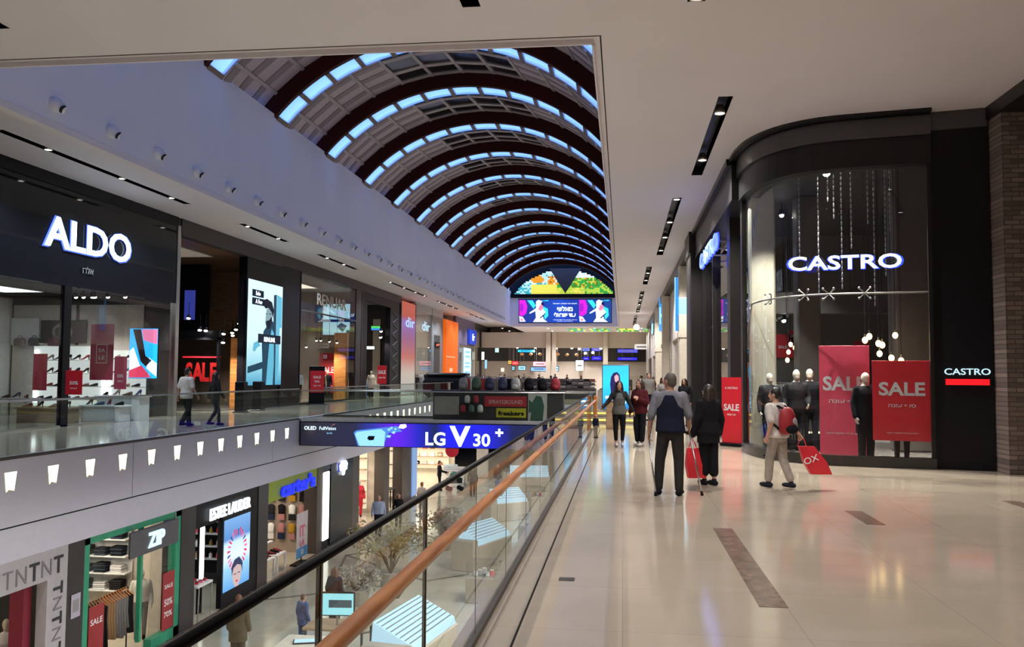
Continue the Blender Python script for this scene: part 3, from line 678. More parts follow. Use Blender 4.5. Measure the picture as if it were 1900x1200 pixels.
def band(b, o0, o1, z0, z1, pl=None, nn=None):         # solid strip following the curve between two offsets
    pl, nn = pl or cpl, nn or cn
    return b.loft([[tuple(p+n*o0+Vector((0,0,z0))), tuple(p+n*o1+Vector((0,0,z0))), tuple(p+n*o1+Vector((0,0,z1))), tuple(p+n*o0+Vector((0,0,z1)))] for p, n in zip(pl, nn)])
BG2 = M('black_fascia', (.010, .009, .010), .35, spec=.25); BG3 = M('black_fascia_light', (.045, .042, .045), .3)
b = band(B(BG2), .12, -.3, 5.72, 6.72); struct(b, 'wall_curved_header', 'black curved header above the curved shop window', 'wall')
b = band(B(BG3), .17, .12, 6.25, 6.62); struct(b, 'trim_10', 'dark grey curved band along the top of the black header', 'trim')
b = band(B(BG2), .34, .1, 6.64, 6.72); struct(b, 'trim_11', 'thin black lip where the curved header meets the ceiling', 'trim')
b = band(B(M('plinth_black', (.02, .018, .018), .25)), .1, -.12, 0, .2); struct(b, 'baseboard_curved', 'black curved plinth under the shop window', 'plinth')
for zi, (z0, z1, nm) in enumerate(((.2, 3.29, 'lower'), (3.31, 5.72, 'upper'))):
    w = thing('window_%d' % (40+zi), 'curved %s row of glass in the corner shop window' % nm, 'window'); w['kind'] = 'structure'
    ks = [0, 13, 25, 36]
    for a, c in zip(ks[:-1], ks[1:]):
        pl, nn = cpl[a:c+1], cn[a:c+1]; gb = B(GLSD); gb.smooth = True
        gb.loft([[tuple(p+n*.006+Vector((0, 0, z))) for z in (z1, z0)] for p, n in zip(pl, nn)], False, False).loft([[tuple(p-n*.006+Vector((0, 0, z))) for z in (z0, z1)] for p, n in zip(pl, nn)], False, False); gb.build('pane', w)
    if zi == 0:
        b = B(STEEL); b.smooth = True; b.tube([tuple(p-n*.10+Vector((0, 0, 3.30))) for p, n in zip(cpl, cn)], .018, 8); b.build('rail', w)
        for k in (2, 13, 21, 25, 30):
            p, n = cpl[k], cn[k]; tx = Vector((-n.y, n.x, 0)); b = B(STEEL)
            for sx, sz in ((1, 1), (1, -1), (-1, 1), (-1, -1)): b.tube([tuple(p-n*.10+Vector((0,0,3.30))), tuple(p-n*.05+tx*.1*sx+Vector((0,0,3.3+.1*sz)))], .010, 6); b.ell(tuple(p-n*.02+tx*.1*sx+Vector((0,0,3.3+.1*sz))), .026, 8, 6)
            b.build('spider_fitting', w)
A_, B2 = Vector((3.85, 17.72, 0)), Vector((5.76, 17.27, 0)); TV = (B2-A_).normalized(); NV = Vector((TV.y, -TV.x, 0)); RZ = math.atan2(TV.y, TV.x)
def on_face(u, v, off=0.):                            # point on the straight part of the shop front
    d = Vector(ray(u, v)); c = Vector(CC); tt = NV.dot(A_+NV*off-Vector((c.x, c.y, 0)))/NV.dot(Vector((d.x, d.y, 0))); return c+d*tt
# black wall panel with small sign, brick pier
b = B(BLACK); e = B2+TV*.97
b.plan([(B2.x, B2.y), (e.x, e.y), (e.x+.15, e.y+.6), (B2.x+.1, B2.y+.5)], 0, 6.35).use(BG3).plan([(B2.x, B2.y), (e.x, e.y), (e.x+.15, e.y+.6), (B2.x+.1, B2.y+.5)], 6.35, 6.7)
struct(b, 'wall_black_panel', 'plain black wall panel beside the curved shop window', 'wall')
b = B(BG2).box(-.07, .0, -.05, .1, .0, 5.75); struct(b, 'trim_12', 'black post between the curved window and the black panel', 'trim', loc=tuple(B2), rotz=RZ)
struct(B(BRICK).box(6.74, 9.5, 16.55, 17.3, 0, 6.5), 'wall_brick', 'dark brick pier at the right edge of the picture', 'wall')
struct(B(BG2).box(6.68, 9.5, 15.3, 17.4, 6.46, 6.71), 'trim_13', 'black soffit above the dark brick pier', 'trim')
struct(B(BRICK).box(9.5, 9.7, -6, 17.3, 0, 6.7), 'wall_brick_side')
def sign(name, label, body, p, rz, h, mat, halo=None, sx=1., bold=.03, depth=.04, group=None, back=None, cat='sign', align='CENTER'):
    t = thing(name, label, cat, tuple(p), rz, group)
    if back: bm, w, hh = back; B(bm).box(-w/2, w/2, -.01, .03, -.15*h-hh*0, h*1.15).build('backing', t)
    if halo: B(halo).text(body, 0, -h*.02, h*1.03, -.008, depth*.5, bold+.022, sx, align).build('halo', t)
    B(mat).text(body, 0, 0, h, -.012-(depth*.5 if halo else 0), depth, bold, sx, align).build('letters', t); return t
p0, p1 = on_face(1463, 499, .075), on_face(1673, 499, .075); pm = (p0+p1)/2; wd = (p1-p0).length
g_ = text_geo('CASTRO', .02)[2][0]; h = .27
sign('shop_sign', 'large white lit sign with blue glow on the curved shop window', 'CASTRO', pm, RZ, h, LETW, HALO, wd/(g_*h), .02)
for x in (-.95, -.6, -.25, .1, .45, .9): B(STEEL).cyl((x, -.01, .12), (x, .12, .12), .008, n=6).build('standoff', bpy.data.objects['shop_sign'])
p0, p1 = on_face(1752, 694, .03), on_face(1838, 696, .03); pm = (p0+p1)/2; h2 = .12
t = sign('shop_sign', 'small white sign over a red bar on the black wall panel', 'CASTRO', pm, RZ, h2, E_('small_letters', (.55, .8, .9), 1.), None, (p1-p0).length/(g_*h2), .015, .02)
B(E_('red_bar_glow', (.9, .012, .02), .9)).box(-.36, .36, -.03, .0, -.19, -.08).build('red_bar', t)
# side sign on the header over the walkway
b = B(BG2).box(2.5, 2.9, 20.6, 31, 5.75, 6.72); struct(b, 'wall_side_header', 'black header above the side windows of the corner shop', 'wall')
struct(B(BG2).box(2.38, 2.75, 20.6, 31.0, 6.55, 6.72), 'trim_14', 'thin black lip along the ceiling over the side windows', 'trim')
sign('shop_sign', 'blue edged sign seen at a slant on the side of the corner shop', 'CASTRO', (2.47, 25.4, 4.98), -PI/2, .46, E_('blue_letters', (.25, .4, 1), 1.1), HALO, 5.2/(g_*.46)*.95, .02, .05)
for x in (-2.1, -.7, .7, 2.1): B(STEEL).box(x-.02, x+.02, 0, .38, .2, .24).build('bracket', bpy.data.objects['shop_sign.002'])
# side window bays, door posts, portal
BW = M('portal_black', (.018, .016, .015), .4, spec=.3)
for i, (y0, y1) in enumerate(((20.6, 20.85), (22.9, 23.5), (27.2, 27.4), (30.7, 31.0))):
    struct(B(BW).box(2.72, 2.98, y0, y1, 0, 5.75), 'column', 'black post of the corner shop side front, %s from the curved glass' % nth(i), 'post')
w = thing('window_42', 'side window of the corner shop along the walkway', 'window'); w['kind'] = 'structure'
for y0, y1 in ((23.5, 27.2), (27.4, 30.7)): B(GLSD).box(2.84, 2.852, y0, y1, .18, 3.29).build('pane', w); B(GLSD).box(2.84, 2.852, y0, y1, 3.31, 5.75).build('pane', w)
B(STEEL).tube([(2.93, 23.5, 3.3), (2.93, 30.7, 3.3)], .018, 8).build('rail', w)
struct(B(BW).box(2.68, 3.0, 22.9, 31, 0, .18), 'baseboard_side', 'black plinth under the side windows', 'plinth')
struct(B(BW).box(2.36, 2.98, 31.0, 33.2, 0, 5.95).box(2.36, 12, 31.2, 31.4, 0, 6.7).box(2.3, 2.98, 31, 33.2, 5.95, 6.72), 'wall_portal', 'tall black portal pier between the two right hand shops', 'wall')
# interior of the corner shop
INT = M('shop_dark_wall', (.13, .118, .105), .5); INT2 = M('shop_column', (.42, .40, .32), .5)
struct(B(INT).box(3, 12, 31.0, 31.2, 0, 6.7), 'partition_wall', 'dark rear wall inside the corner shop', 'wall')
struct(B(M('shop_ceiling_dark', (.03, .028, .028), .6)).box(3.2, 12, 18.2, 31, 6.5, 6.69), 'ceiling_corner_shop')
struct(B(M('shop_floor_grey', (.25, .23, .21), .2)).plan([(2.9, 20.6), (2.98, 18.95), (3.3, 18.3), (3.9, 17.8), (5.8, 17.36), (12, 17.4), (12, 31), (3, 31)], 0.003, .05), 'floor_corner_shop')
p = PY(1415, 600, 20.4); struct(B(INT2).bbox(p[0]-.28, p[0]+.28, 20.3, 20.9, .05, 6.5, .04), 'column', 'pale green column inside the curved window', 'column')
p = PY(1690, 450, 20.4); struct(B(INT).bbox(p[0]-.35, p[0]+.5, 20.4, 21, .05, 6.5, .04), 'column', 'dark grey column inside the corner shop behind the red posters', 'column')
p = PY(1500, 450, 24); struct(B(INT).bbox(p[0]-.3, p[0]+.3, 24, 24.6, .05, 6.5, .04), 'column', 'dark grey column deep inside the corner shop', 'column')
# mezzanine beam
struct(B(DARK).box(3.4, 12, 26, 26.4, 3.5, 4.1), 'trim_15', 'dark beam across the corner shop interior', 'trim')
def ceil_spot(name, label, p, aim, power, r=.055, group=None, col=(1, .92, .8), ang=90, drop=.25, em=LAMPC):
    t = thing(name, label, 'spotlight', tuple(p), 0, group); d = (Vector(aim)-Vector(p)).normalized()
    B(BLACK).cyl((0, 0, 0), (0, 0, drop), .012, n=6).build('stem', t)
    b = B(BLACK); b.smooth = True; b.cyl(tuple(d*-.12), tuple(d*.03), r*.8, r, 14); hd = b.build('can', t)
    b = B(em); b.smooth = True; b.ell(tuple(d*.03), r*.93, 12, 8); b.build('lens', hd)
    if power: spot(tuple(d*(r+.1)), power, ang, col, t, tuple(d*2))
    return t
tl = [(1420, 345, 19.6, 220), (1443, 331, 19.3, 0), (1533, 318, 18.6, 150), (1576, 304, 18.3, 160), (1417, 379, 24, 0), (1405, 396, 24, 0), (1419, 396, 24.3, 0), (1431, 398, 24.6, 0), (1450, 397, 25, 0), (1474, 401, 25, 260), (1577, 551, 26.2, 220), (1516, 572, 26.5, 0), (1454, 593, 27, 200), (1408, 621, 28, 0), (1432, 467, 26, 0)]
for i, (u, v, y, pwr) in enumerate(tl):
    p = PY(u, v, y); ceil_spot('track_spotlight', 'small spotlight inside the corner shop, %s counted from the top left' % nth(i), p, (p[0]+.3, p[1]-1.2, 0.3), pwr*2.0, r=.085 if i < 4 else .07, group='spotlights inside the corner shop', drop=max(.05, 6.5-p[2]))
bl = [(1605, 631), (1613, 624), (1661, 622), (1630, 637), (1637, 640), (1632, 656), (1654, 664), (1672, 669), (1467, 639), (1475, 645), (1463, 653), (1482, 659), (1461, 668), (1506, 681), (1507, 640)]
BULB = E_('pendant_bulb', (1, .66, .26), 9)
for i, (u, v) in enumerate(bl):
    y = 19.2+.35*(i % 3) if i < 8 else 25.3+.5*(i % 3); p = PY(u, v, y)
    t = thing('pendant_bulb', 'bare warm bulb hanging inside the corner shop, %s counted from the %s group' % (nth(i if i < 8 else i-8), 'right' if i < 8 else 'left'), 'lamp', (p[0], p[1], 6.5), 0, 'bare bulbs in the corner shop')
    B(BLACK).cyl((0, 0, p[2]-6.5+.12), (0, 0, 0), .006, n=5).build('cord', t); B(STEEL).cyl((0, 0, p[2]-6.5+.05), (0, 0, p[2]-6.5+.13), .02, n=8).build('socket', t)
    b = B(BULB); b.smooth = True; b.ell((0, 0, p[2]-6.5), (.058, .058, .07), 12, 8); b.build('bulb', t)
for i, u in enumerate((1482, 1517, 1546, 1578, 1609, 1620, 1641, 1650, 1535, 1560)):
    p = PY(u, 330, 18.75+.15*(i % 2)); ln = (2.4, 3.2, 1.6, 2.2, 1.7, 3.4, 2.8, 1.8, 1.2, 3.0)[i]
    t = thing('hanging_chain', 'thin chain hanging from the corner shop ceiling, %s from the left' % nth([0, 1, 3, 5, 6, 7, 8, 9, 2, 4][i]), 'chain', (p[0], p[1], 6.5), 0, 'hanging chains in the curved window')
    b = B(STEEL)
    for k in range(int(ln/.12)): b.ell((0, 0, -.06-.12*k), (.016, .016, .055), 6, 5)
    b.build('links', t); B(STEEL).cyl((0, 0, -.03), (0, 0, 0), .03, n=8).build('hook', t)
# sale posters on the glass
def poster(name, label, u0, v0, u1, v1, mat, off, texts, group=None):
    q0, q1 = on_face(u0, v1, off), on_face(u1, v1, off); top = on_face((u0+u1)/2, v0, off).z; bot = on_face((u0+u1)/2, v1, off).z; w = (q1-q0).length
    t = thing(name, label, 'poster', ((q0.x+q1.x)/2, (q0.y+q1.y)/2, bot), RZ, group); H = top-bot
    B(mat).bbox(-w/2, w/2, -.006, .006, 0, H, .003).build('sheet', t); b = B(WPAINT)
    for body, fz, fh, fw, bold in texts:
        gw = text_geo(body, bold)[2][0]; b.text(body, 0, H*fz, H*fh, -.0065, .004, bold, w*fw/(gw*H*fh))
    b.build('lettering', t); return t
HEB = 'הנוע ףוס'
poster('sale_poster', 'tall pink red sale banner hanging in the curved window', 1522, 641, 1616, 848, PINK, -.85, [('SALE', .60, .125, .86, .04), (HEB, .485, .035, .62, .02), ('הצינל הנקתב ףופכב עצבמה', .205, .016, .74, .01)])
poster('sale_poster', 'wide dark red sale poster next to the black wall panel', 1620, 669, 1731, 818, RED, -.10, [('SALE', .57, .165, .78, .04), (HEB, .42, .045, .46, .02), ('הצינל הנקתב ףופכב עצבמה', .09, .018, .52, .01)])
# red banner standing at the side entrance
p = PZ(1381, 818, 0)
t = thing('pull_up_banner', 'narrow red sale banner standing at the side entrance of the corner shop', 'banner', (2.62, 21.9, 0), math.radians(-42))
B(RED).box(-.28, .28, -.008, .008, .08, 1.66).build('sheet', t); B(BLACK).bbox(-.3, .3, -.1, .1, 0, .08, .02).build('base', t)
B(WPAINT).text('SALE', 0, .86, .16, -.009, .003, .04, .95).text('CASTRO', 0, 1.38, .05, -.009, .003, .01, 1.4).text(HEB, 0, .74, .05, -.009, .003, .02).build('lettering', t)
# mannequins in the window
def fig(label, u, y, H, rz, **k):
    p = PY(u, 760, y); return mannequin(label, (p[0], p[1], .05), rz, H, **k)
fig('mannequin in dark clothes with bare pale head, left of the pair behind the curved glass', 1478, 19.6, 1.80, .1, top=CHARC, bottom=BLKCL, pose=dict(le=(.25, .0, 1.13), lw=(.18, -.2, 1.0)))
fig('mannequin in dark clothes with bare pale head, right of the pair behind the curved glass', 1503, 19.9, 1.82, -.2, top=BLKCL, bottom=BLKCL)
fig('mannequin in a long black coat in front of the pink sale banner', 1606, 17.86, 1.74, .35, top=BLKCL, bottom=BLKCL, hem=.55, loose=.02)
fig('mannequin in dark trousers half hidden behind the wide red poster', 1672, 18.2, 1.72, 0, top=CHARC, bottom=CHARC)
fig('shadowy mannequin at the left end of the curved window', 1428, 20.0, 1.72, .3, top=CHARC, bottom=BLKCL)
for i, (u, v, y, w) in enumerate(((1455, 838, 18.8, .75), (1487, 806, 20.4, .9))):
    p = PY(u, v, y)
    t = thing('light_strip', 'string of tiny warm lights on the floor of the curved window, %s of two' % ('nearer', 'farther')[i], 'string lights', (p[0], p[1], .05 if i == 0 else .4), 0)
    b = B(E_('tiny_lights', (1, .8, .4), 3))
    for k in range(14): b.ell((-w/2+w*k/13, .04*math.sin(k*2.1), .05), .022, 6, 4)
    b.build('bulbs', t); B(BLACK).box(-w/2-.05, w/2+.05, -.08, .08, 0 if i == 0 else -.35, .03).build('base', t)
# stage lamps, red posters deep in the shop
for i, (u, v, y, w, h_, lb) in enumerate(((1630, 655, 29, .5, .9, 'red wall poster with white letter deep inside the corner shop'), (1490, 620, 29.5, .35, .4, 'small red square sign deep inside the corner shop'), (1462, 640, 30, .7, .8, 'red and white poster on the rear wall of the corner shop'))):
    p = PY(u, v, y); t = thing('wall_poster', lb, 'poster', (p[0], 30.98, p[2]-h_/2), 0); B(RED).box(-w/2, w/2, -.02, .0, 0, h_).build('sheet', t); B(WPAINT).text('S' if i == 0 else 'SALE', 0, h_*.4, .2 if i == 0 else .1, -.021, .004, .03).build('lettering', t)
for i, (u, y, w) in enumerate(((1470, 27, 1.6), (1560, 27.5, 2.0), (1690, 26.5, 1.8), (1440, 29, 1.4))):
    p = PY(u, 780, y); garment_rack_pos = (p[0], p[1], .05)
    t = thing('clothes_rack', 'rail of dark garments inside the corner shop, %s from the left' % nth([1, 2, 3, 0][i]), 'clothes rack', garment_rack_pos, 0)
    b = B(CHROME); b.tube([(-w/2, 0, 0), (-w/2, 0, 1.45), (w/2, 0, 1.45), (w/2, 0, 0)], .018, 8).build('frame', t)
    for k in range(int(w/.12)):
        x = -w/2+.1+.12*k; c = random.choice([BLKCL, CHARC, M('olive_cloth', (.05, .05, .03), .9), M('wine_cloth', (.10, .012, .02), .9), M('beige_cloth', (.3, .24, .18), .9)]); g2 = B(c); g2.smooth = True
        L_ = random.uniform(.75, 1.0); g2.loft([[(x+sx*rr, sy*hw, 1.42-dz) for sx, sy in ((-1, -1), (1, -1), (1, 1), (-1, 1))] for dz, rr, hw in ((0, .02, .05), (.06, .035, .19), (.4, .04, .18), (L_, .05, .22))]); g2.build('garment', t)
def fill_panel(x0, x1, y0, y1, z, label, es, warm=True):  # made-up glowing panel, added to light a shop interior
    t = thing('fill_light', label, 'ceiling light', ((x0+x1)/2, (y0+y1)/2, z), 0); w, d = (x1-x0)/2, (y1-y0)/2
    m = E_('panel_%s_%.1f' % ('w' if warm else 'c', es), (1, .86, .68) if warm else (.9, .97, 1), es)
    B(m).box(-w, w, -d, d, -.03, -.012).build('diffuser', t); B(WPAINT).slab(-w-.04, w+.04, -d-.04, d+.04, -.035, 0, [(-w, w, -d, d)]).box(-w, w, -d, d, -.011, 0).build('frame', t); return t
fill_panel(9.5, 11.5, 19, 22, 6.48, 'added lit ceiling panel at the far right of the corner shop', 2.5)
# ================================================================ right side: shops further along
struct(B(M('shopfront_white', (.62, .57, .54), .4)).box(2.75, 3.1, 33.2, 60, 3.6, 6.72).box(2.75, 3.1, 36.5, 37.6, 0, 3.6).box(2.75, 3.1, 43, 44.6, 0, 3.6).box(2.75, 3.1, 50, 51.5, 0, 3.6), 'wall_right_shops', 'white shop front wall beyond the black portal', 'wall')
struct(B(M('shopfront_grey', (.40, .37, .36), .4)).box(2.75, 3.1, 60, 105, 3.4, 6.72).box(2.75, 3.1, 60, 62, 0, 3.4).box(2.75, 3.1, 70, 73, 0, 3.4).box(2.75, 3.1, 82, 85, 0, 3.4).box(2.75, 3.1, 95, 105, 0, 3.4), 'wall_right_shops_far', 'grey shop front wall at the far end of the right walkway', 'wall')
struct(B(BG2).box(2.42, 2.8, 33.2, 90, 6.35, 6.72), 'trim_16', 'black soffit edge running along the ceiling above the right shops', 'trim')
w = thing('window_43', 'row of shop windows beyond the black portal', 'window'); w['kind'] = 'structure'
for y0, y1 in ((33.2, 36.5), (37.6, 43), (44.6, 50), (51.5, 60), (62, 70), (73, 82), (85, 95)): B(GLSD).box(2.9, 2.912, y0, y1, .05, 3.5).build('pane', w)
struct(B(CREAM).box(7, 7.2, 33, 105, 0, 6.7).box(3.1, 7, 33, 105, 3.55, 3.6), 'wall_right_shop_rear')
for i, y in enumerate((35, 40.2, 47, 55, 66, 77, 90)): fill_panel(3.6, 6.2, y-1.3, y+1.3, 3.54, 'added lit ceiling panel in the right hand shops, %s beyond the portal' % nth(i), 3.2)
for i, (y0, y1, x) in enumerate(((37.7, 38.3, 2.62), (52, 52.8, 2.55), (61, 62, 2.5))):
    struct(B(CREAM).bbox(x-.25, x+.2, y0, y1, 0, 6.36, .05).box(x-.3, x+.22, y0-.04, y1+.04, 3.3, 3.5), 'column', 'pale column in front of the right shops, %s beyond the portal' % nth(i), 'column')
BLUEW = E_('blue_white_sign', (.35, .75, 1), 1.3); BLUEB = E_('blue_sign', (.06, .30, .75), 1.1)
t = thing('blade_sign', 'tall thin blue blade sign beyond the black portal', 'sign', (2.70, 41.5, 3.75), 0); B(BLUEB).bbox(-.27, -.02, -.06, .06, 0, 2.5, .02).build('lit_box', t); B(STEEL).box(-.03, .06, -.03, .03, .4, .5).box(-.03, .06, -.03, .03, 2.0, 2.1).build('bracket', t); B(BLUEW).box(-.29, -.26, -.07, .07, -.01, 2.51).build('edge', t)
p = PY(1265, 580, 36)
t = thing('blade_sign', 'square pale blue lit sign on a bracket beyond the black portal', 'sign', (2.75, 36, p[2]-.05), 0); B(BLUEW).bbox(-.5, -.06, -.09, .09, 0, .66, .03).build('lit_box', t); B(STEEL).box(-.07, .02, -.02, .02, .3, .36).build('bracket', t); B(BLUEB).box(-.53, -.5, -.1, .1, -.02, .68).build('edge', t)
p = PY(1232, 612, 58)
t = thing('blade_sign', 'blue framed sign with a pale letter H far along the right shops', 'sign', (2.75, 58, 4.55), 0); B(BLUEB).bbox(-.4, .0, -.1, .1, 0, 2.2, .04).build('lit_box', t); b = B(BLUEW).text('H', -.2, .5, 1.1, -.105, .02, .04, .35); b.build('letter', t)
t = thing('wall_sign', 'small pale blue sign near the far end of the right shops', 'sign', (2.72, 80, 5.4), -PI/2); B(BLUEW).bbox(-.8, .8, -.12, 0, 0, .9, .03).build('lit_box', t); B(DARK).box(-.85, .85, -.02, .01, -.05, .95).build('frame', t)
t = thing('wall_sign', 'flat grey sign hanging from the header before the food hall', 'sign', (*PY(1191, 640, 103)[:2], 4.65), 0); B(GREY).bbox(-.85, .85, -.06, .06, 0, .62, .02).build('board', t); B(DARK).box(-.6, .6, -.07, -.06, .2, .4).build('dark_field', t)
# ================================================================ upper left shops (front plane x = -16.9)
FX = -16.9
def lf(b, y0, y1, z0, z1, d0=0., d1=.15): return b.box(FX-d1, FX-d0, y0, y1, z0, z1)
def part_wall(y, mat, x0=-26, x1=FX, z1=7.6): return struct(B(mat).box(x0, x1, y, y+.12, 0, z1), 'partition_wall', 'wall between two upper left shops', 'wall')
HDR = M('header_brown', (.035, .028, .028), .45)
STONE = M('dark_stone_front', (.06, .05, .05), .4)
struct(lf(B(BLACK), 12, 31.6, 7.25, 7.62, -.05, .2), 'trim_17', 'black edge above the glossy header of the first left shop', 'trim')
struct(lf(B(GLOSSBLK), 12, 31.6, 4.3, 7.26, 0, .12), 'wall_glossy_header', 'glossy black sign wall of the first left shop', 'wall')
struct(lf(B(STEEL), 31.6, 31.85, 0, 7.3, -.03, .2), 'column', 'grey steel post at the right end of the first left shop', 'post')
struct(lf(B(HDR), 31.85, 42, 6.95, 7.62, -.05, .3), 'wall_brown_header', 'dark brown header above the second left shop entrance', 'wall')
struct(lf(B(HDR), 42, 65.8, 7.05, 7.62, -.05, .3), 'wall_brown_header_far', 'dark brown header running on past the tall lit poster', 'wall')
struct(lf(B(BLACK), 42.1, 44.8, 0, 7.1, 0, .5), 'column', 'wide black pier right of the tall lit poster', 'pier')
struct(lf(B(BLACK), 38, 42.1, 5.95, 6.95, 0, .4).box(FX-.4, FX-.08, 38, 42.1, 0, 5.95), 'wall_lightbox_surround', 'black surround of the tall lit poster', 'wall')
struct(lf(B(HDR), 54.5, 55.9, 0, 7.1, 0, .4), 'column', 'dark post right of the wide glass front', 'post')
struct(lf(B(BLACK), 55.9, 65.8, 6.5, 7.1, 0, .3).box(FX-.4, FX, 62.9, 65.8, 0, 6.5).box(FX-.4, FX, 55.9, 57.0, 0, 6.5), 'wall_black_shop', 'black front of the shop with the zigzag pier', 'wall')
struct(lf(B(LGREY), 70.6, 82, 6.9, 7.62, 0, .3), 'wall_pale_header')
struct(lf(B(GREY), 77, 82, 0, 6.9, 0, .3), 'wall_grey_front')
PURP = M('purple_wall', (.16, .12, .20), .5)
struct(lf(B(PURP), 88.5, 100, 4.8, 7.62, 0, .3).box(FX-.3, FX, 88.5, 90.5, 0, 4.8), 'wall_purple_front')
struct(lf(B(HDR), 100, 112, 6.9, 7.62, 0, .3).box(FX-.3, FX+.1, 110.4, 112, 0, 6.9).box(FX-.2, FX+.05, 104.5, 105.2, 0, 6.9), 'wall_far_front')
w = thing('window_50', 'glass front of the first left shop', 'window'); w['kind'] = 'structure'
for y0, y1 in ((12, 18.4), (18.44, 24.9), (25.25, 28.4), (28.44, 31.6)): lf(B(GLSD), y0, y1, .05, 4.28, .04, .052).build('pane', w)
lf(B(BLACK), 24.9, 25.25, 0, 4.3, 0, .14).build('post', w); lf(B(STEEL), 12, 31.6, 0, .05, 0, .1).build('sill', w)
w = thing('window_51', 'wide glass front of the shop beyond the tall lit poster', 'window'); w['kind'] = 'structure'
for y0, y1 in ((44.8, 48), (48.04, 51.3), (51.34, 54.5)): lf(B(GLSD), y0, y1, .1, 5.0, .04, .052).build('pane', w); lf(B(GLSD), y0, y1, 5.06, 7.05, .04, .052).build('pane', w)
lf(B(DARK), 44.8, 54.5, 4.98, 5.06, 0, .08).build('transom', w); lf(B(BLACK), 44.8, 54.5, 0, .1, 0, .1).build('sill', w)
w = thing('window_52', 'glass fronts at the far end of the left shops', 'window'); w['kind'] = 'structure'
for y0, y1, z1 in ((71, 77, 6.9), (90.5, 100, 4.8), (100, 104.5, 6.9), (105.2, 110.4, 6.9)): lf(B(GLSD), y0, y1, .1, z1, .04, .052).build('pane', w)
# partitions and rear walls
DWALL = M('shop_charcoal', (.045, .043, .045), .5); TANW = M('shop_tan', (.42, .34, .26), .5); WARMW = M('shop_warm_white', (.66, .60, .52), .5); COOLW = M('shop_cool_white', (.66, .69, .68), .5)
part_wall(31.7, DWALL); part_wall(44.6, TANW); part_wall(55.6, TANW); part_wall(65.8, DWALL); part_wall(77.2, WARMW); part_wall(88.6, WARMW); part_wall(100, WARMW)
struct(B(COOLW).box(-23.9, -23.7, 12, 31.7, 0, 4.6).use(DWALL).box(-26, -23.7, 12, 31.7, 4.5, 4.6), 'wall_shop_rear')
struct(B(M('shop_ceiling_black', (.02, .02, .02), .6)).box(-26, FX-.1, 12, 31.7, 4.6, 4.7), 'ceiling_first_shop')
struct(B(wood('ceiling_wood', (.16, .09, .05), (.30, .18, .10), .3, (1, 6, 1))).box(-26, FX-.3, 31.8, 44.6, 7.0, 7.12), 'ceiling_wood_shop')
struct(B(M('shop_ceiling_pale', (.5, .47, .45), .6)).box(-26, FX-.3, 44.7, 112, 6.95, 7.05), 'ceiling_far_shops')
struct(B(DWALL).box(-26.2, -26, 31.7, 112, 0, 7.6), 'wall_shop_rear_far')
for i, (y0, y1, z, es, wm) in enumerate(((20, 22, 4.58, 5, 0), (26, 29.5, 4.58, 6, 0), (35, 38, 6.98, .12, 1), (47, 52, 6.9, 1.3, 1), (58, 61, 6.9, 1.2, 1), (72, 76, 6.9, 7, 1), (79, 81, 6.9, 3, 1), (92, 98, 6.9, 4, 1), (102, 110, 6.9, 3.5, 1))):
    fill_panel(-20.8 if i > 1 else -22.4, -18.6 if i > 1 else -20.9, y0, y1, z, 'added lit ceiling panel inside the left shops, %s from the camera' % nth(i), es*(1.0 if i > 1 else .45), wm)
# ---- first shop: sign, shoes
sign('shop_sign', 'big glowing white sign on the glossy black header of the first left shop', 'ALDO', (FX+.03, 26.05, 5.42), PI/2, .93, LETW, E_('soft_blue_edge', (.1, .2, 1), .9), 1.3, .028, .025)
sign('shop_sign', 'small dim grey Hebrew sign under the big glowing sign', 'ודלא', (FX+.03, 25.95, 4.78), PI/2, .20, M('dim_letters', (.22, .22, .22), .5), None, 1.15, .01, .02)
SH = {}
def shoe(name, label, loc, rz, mat, heel, group):
    if mat.name+str(heel) in SH: return dup(SH[mat.name+str(heel)], loc, rz, label, group)
    t = thing(name, label, 'shoe', loc, rz, group); t.scale = (1.25, 1.25, 1.25); hh = .09 if heel else .02; b = B(mat); b.smooth = True; R = []
    for x, w, zt, zb in ((-.13, .02, .075+hh, hh), (-.10, .035, .085+hh, hh), (-.04, .036, .075+hh*.8, hh*.75), (.03, .042, .06+hh*.2, hh*.2), (.09, .04, .04, .005), (.135, .018, .022, .005)):
        R.append([(x, w*math.cos(a), (zt+zb)/2+(zt-zb)/2*math.sin(a)) for a in [2*PI*i/10 for i in range(10)]])
    b.loft(R).build('upper', t); b = B(BLACK)
    if heel: b.cyl((-.105, 0, 0), (-.10, 0, hh+.01), .008, .02, 8)
    else: b.bbox(-.13, .13, -.04, .04, 0, .018, .008)
    b.build('heel' if heel else 'sole', t); SH[mat.name+str(heel)] = t; return t
SHM = [BLKCL, M('brown_leather', (.12, .05, .025), .4), M('red_leather', (.25, .02, .03), .4), M('nude_leather', (.45, .3, .22), .4), M('blue_leather', (.03, .05, .14), .4)]
YS = 31.62
struct(B(M('shop_beige_board', (.55, .53, .48), .5)).box(-23.6, -18.2, 31.64, 31.7, 0, 4.25).use(DARK).box(-20.95, -20.85, 31.6, 31.64, 2.7, 4.25), 'wall_shoe_board', 'pale boarded wall behind the shoe shelves', 'wall')
t = thing('shoe_shelf', 'white shelf wall of shoes at the left of the first shop', 'shelf', (-20.9, YS, 0), 0)
COOLP = E_('shelf_backlight', (.92, 1, .96), .6)
B(COOLP).box(-1.75, 1.3, -.03, .0, .35, 2.65).build('back_panel', t); b = B(WPAINT)
SZ = (.62, 1.12, 1.62, 2.12)
for z in SZ: B(WPAINT).bbox(-1.75, 1.3, -.34, -.03, z-.03, z, .008).build('shelf_board', t)
for x in (-1.6, 1.2): B(E_('strip_cool', (.95, 1, .97), 4)).box(x-.06, x+.06, -.10, -.035, .5, 2.5).build('light_strip', t)
k = 0
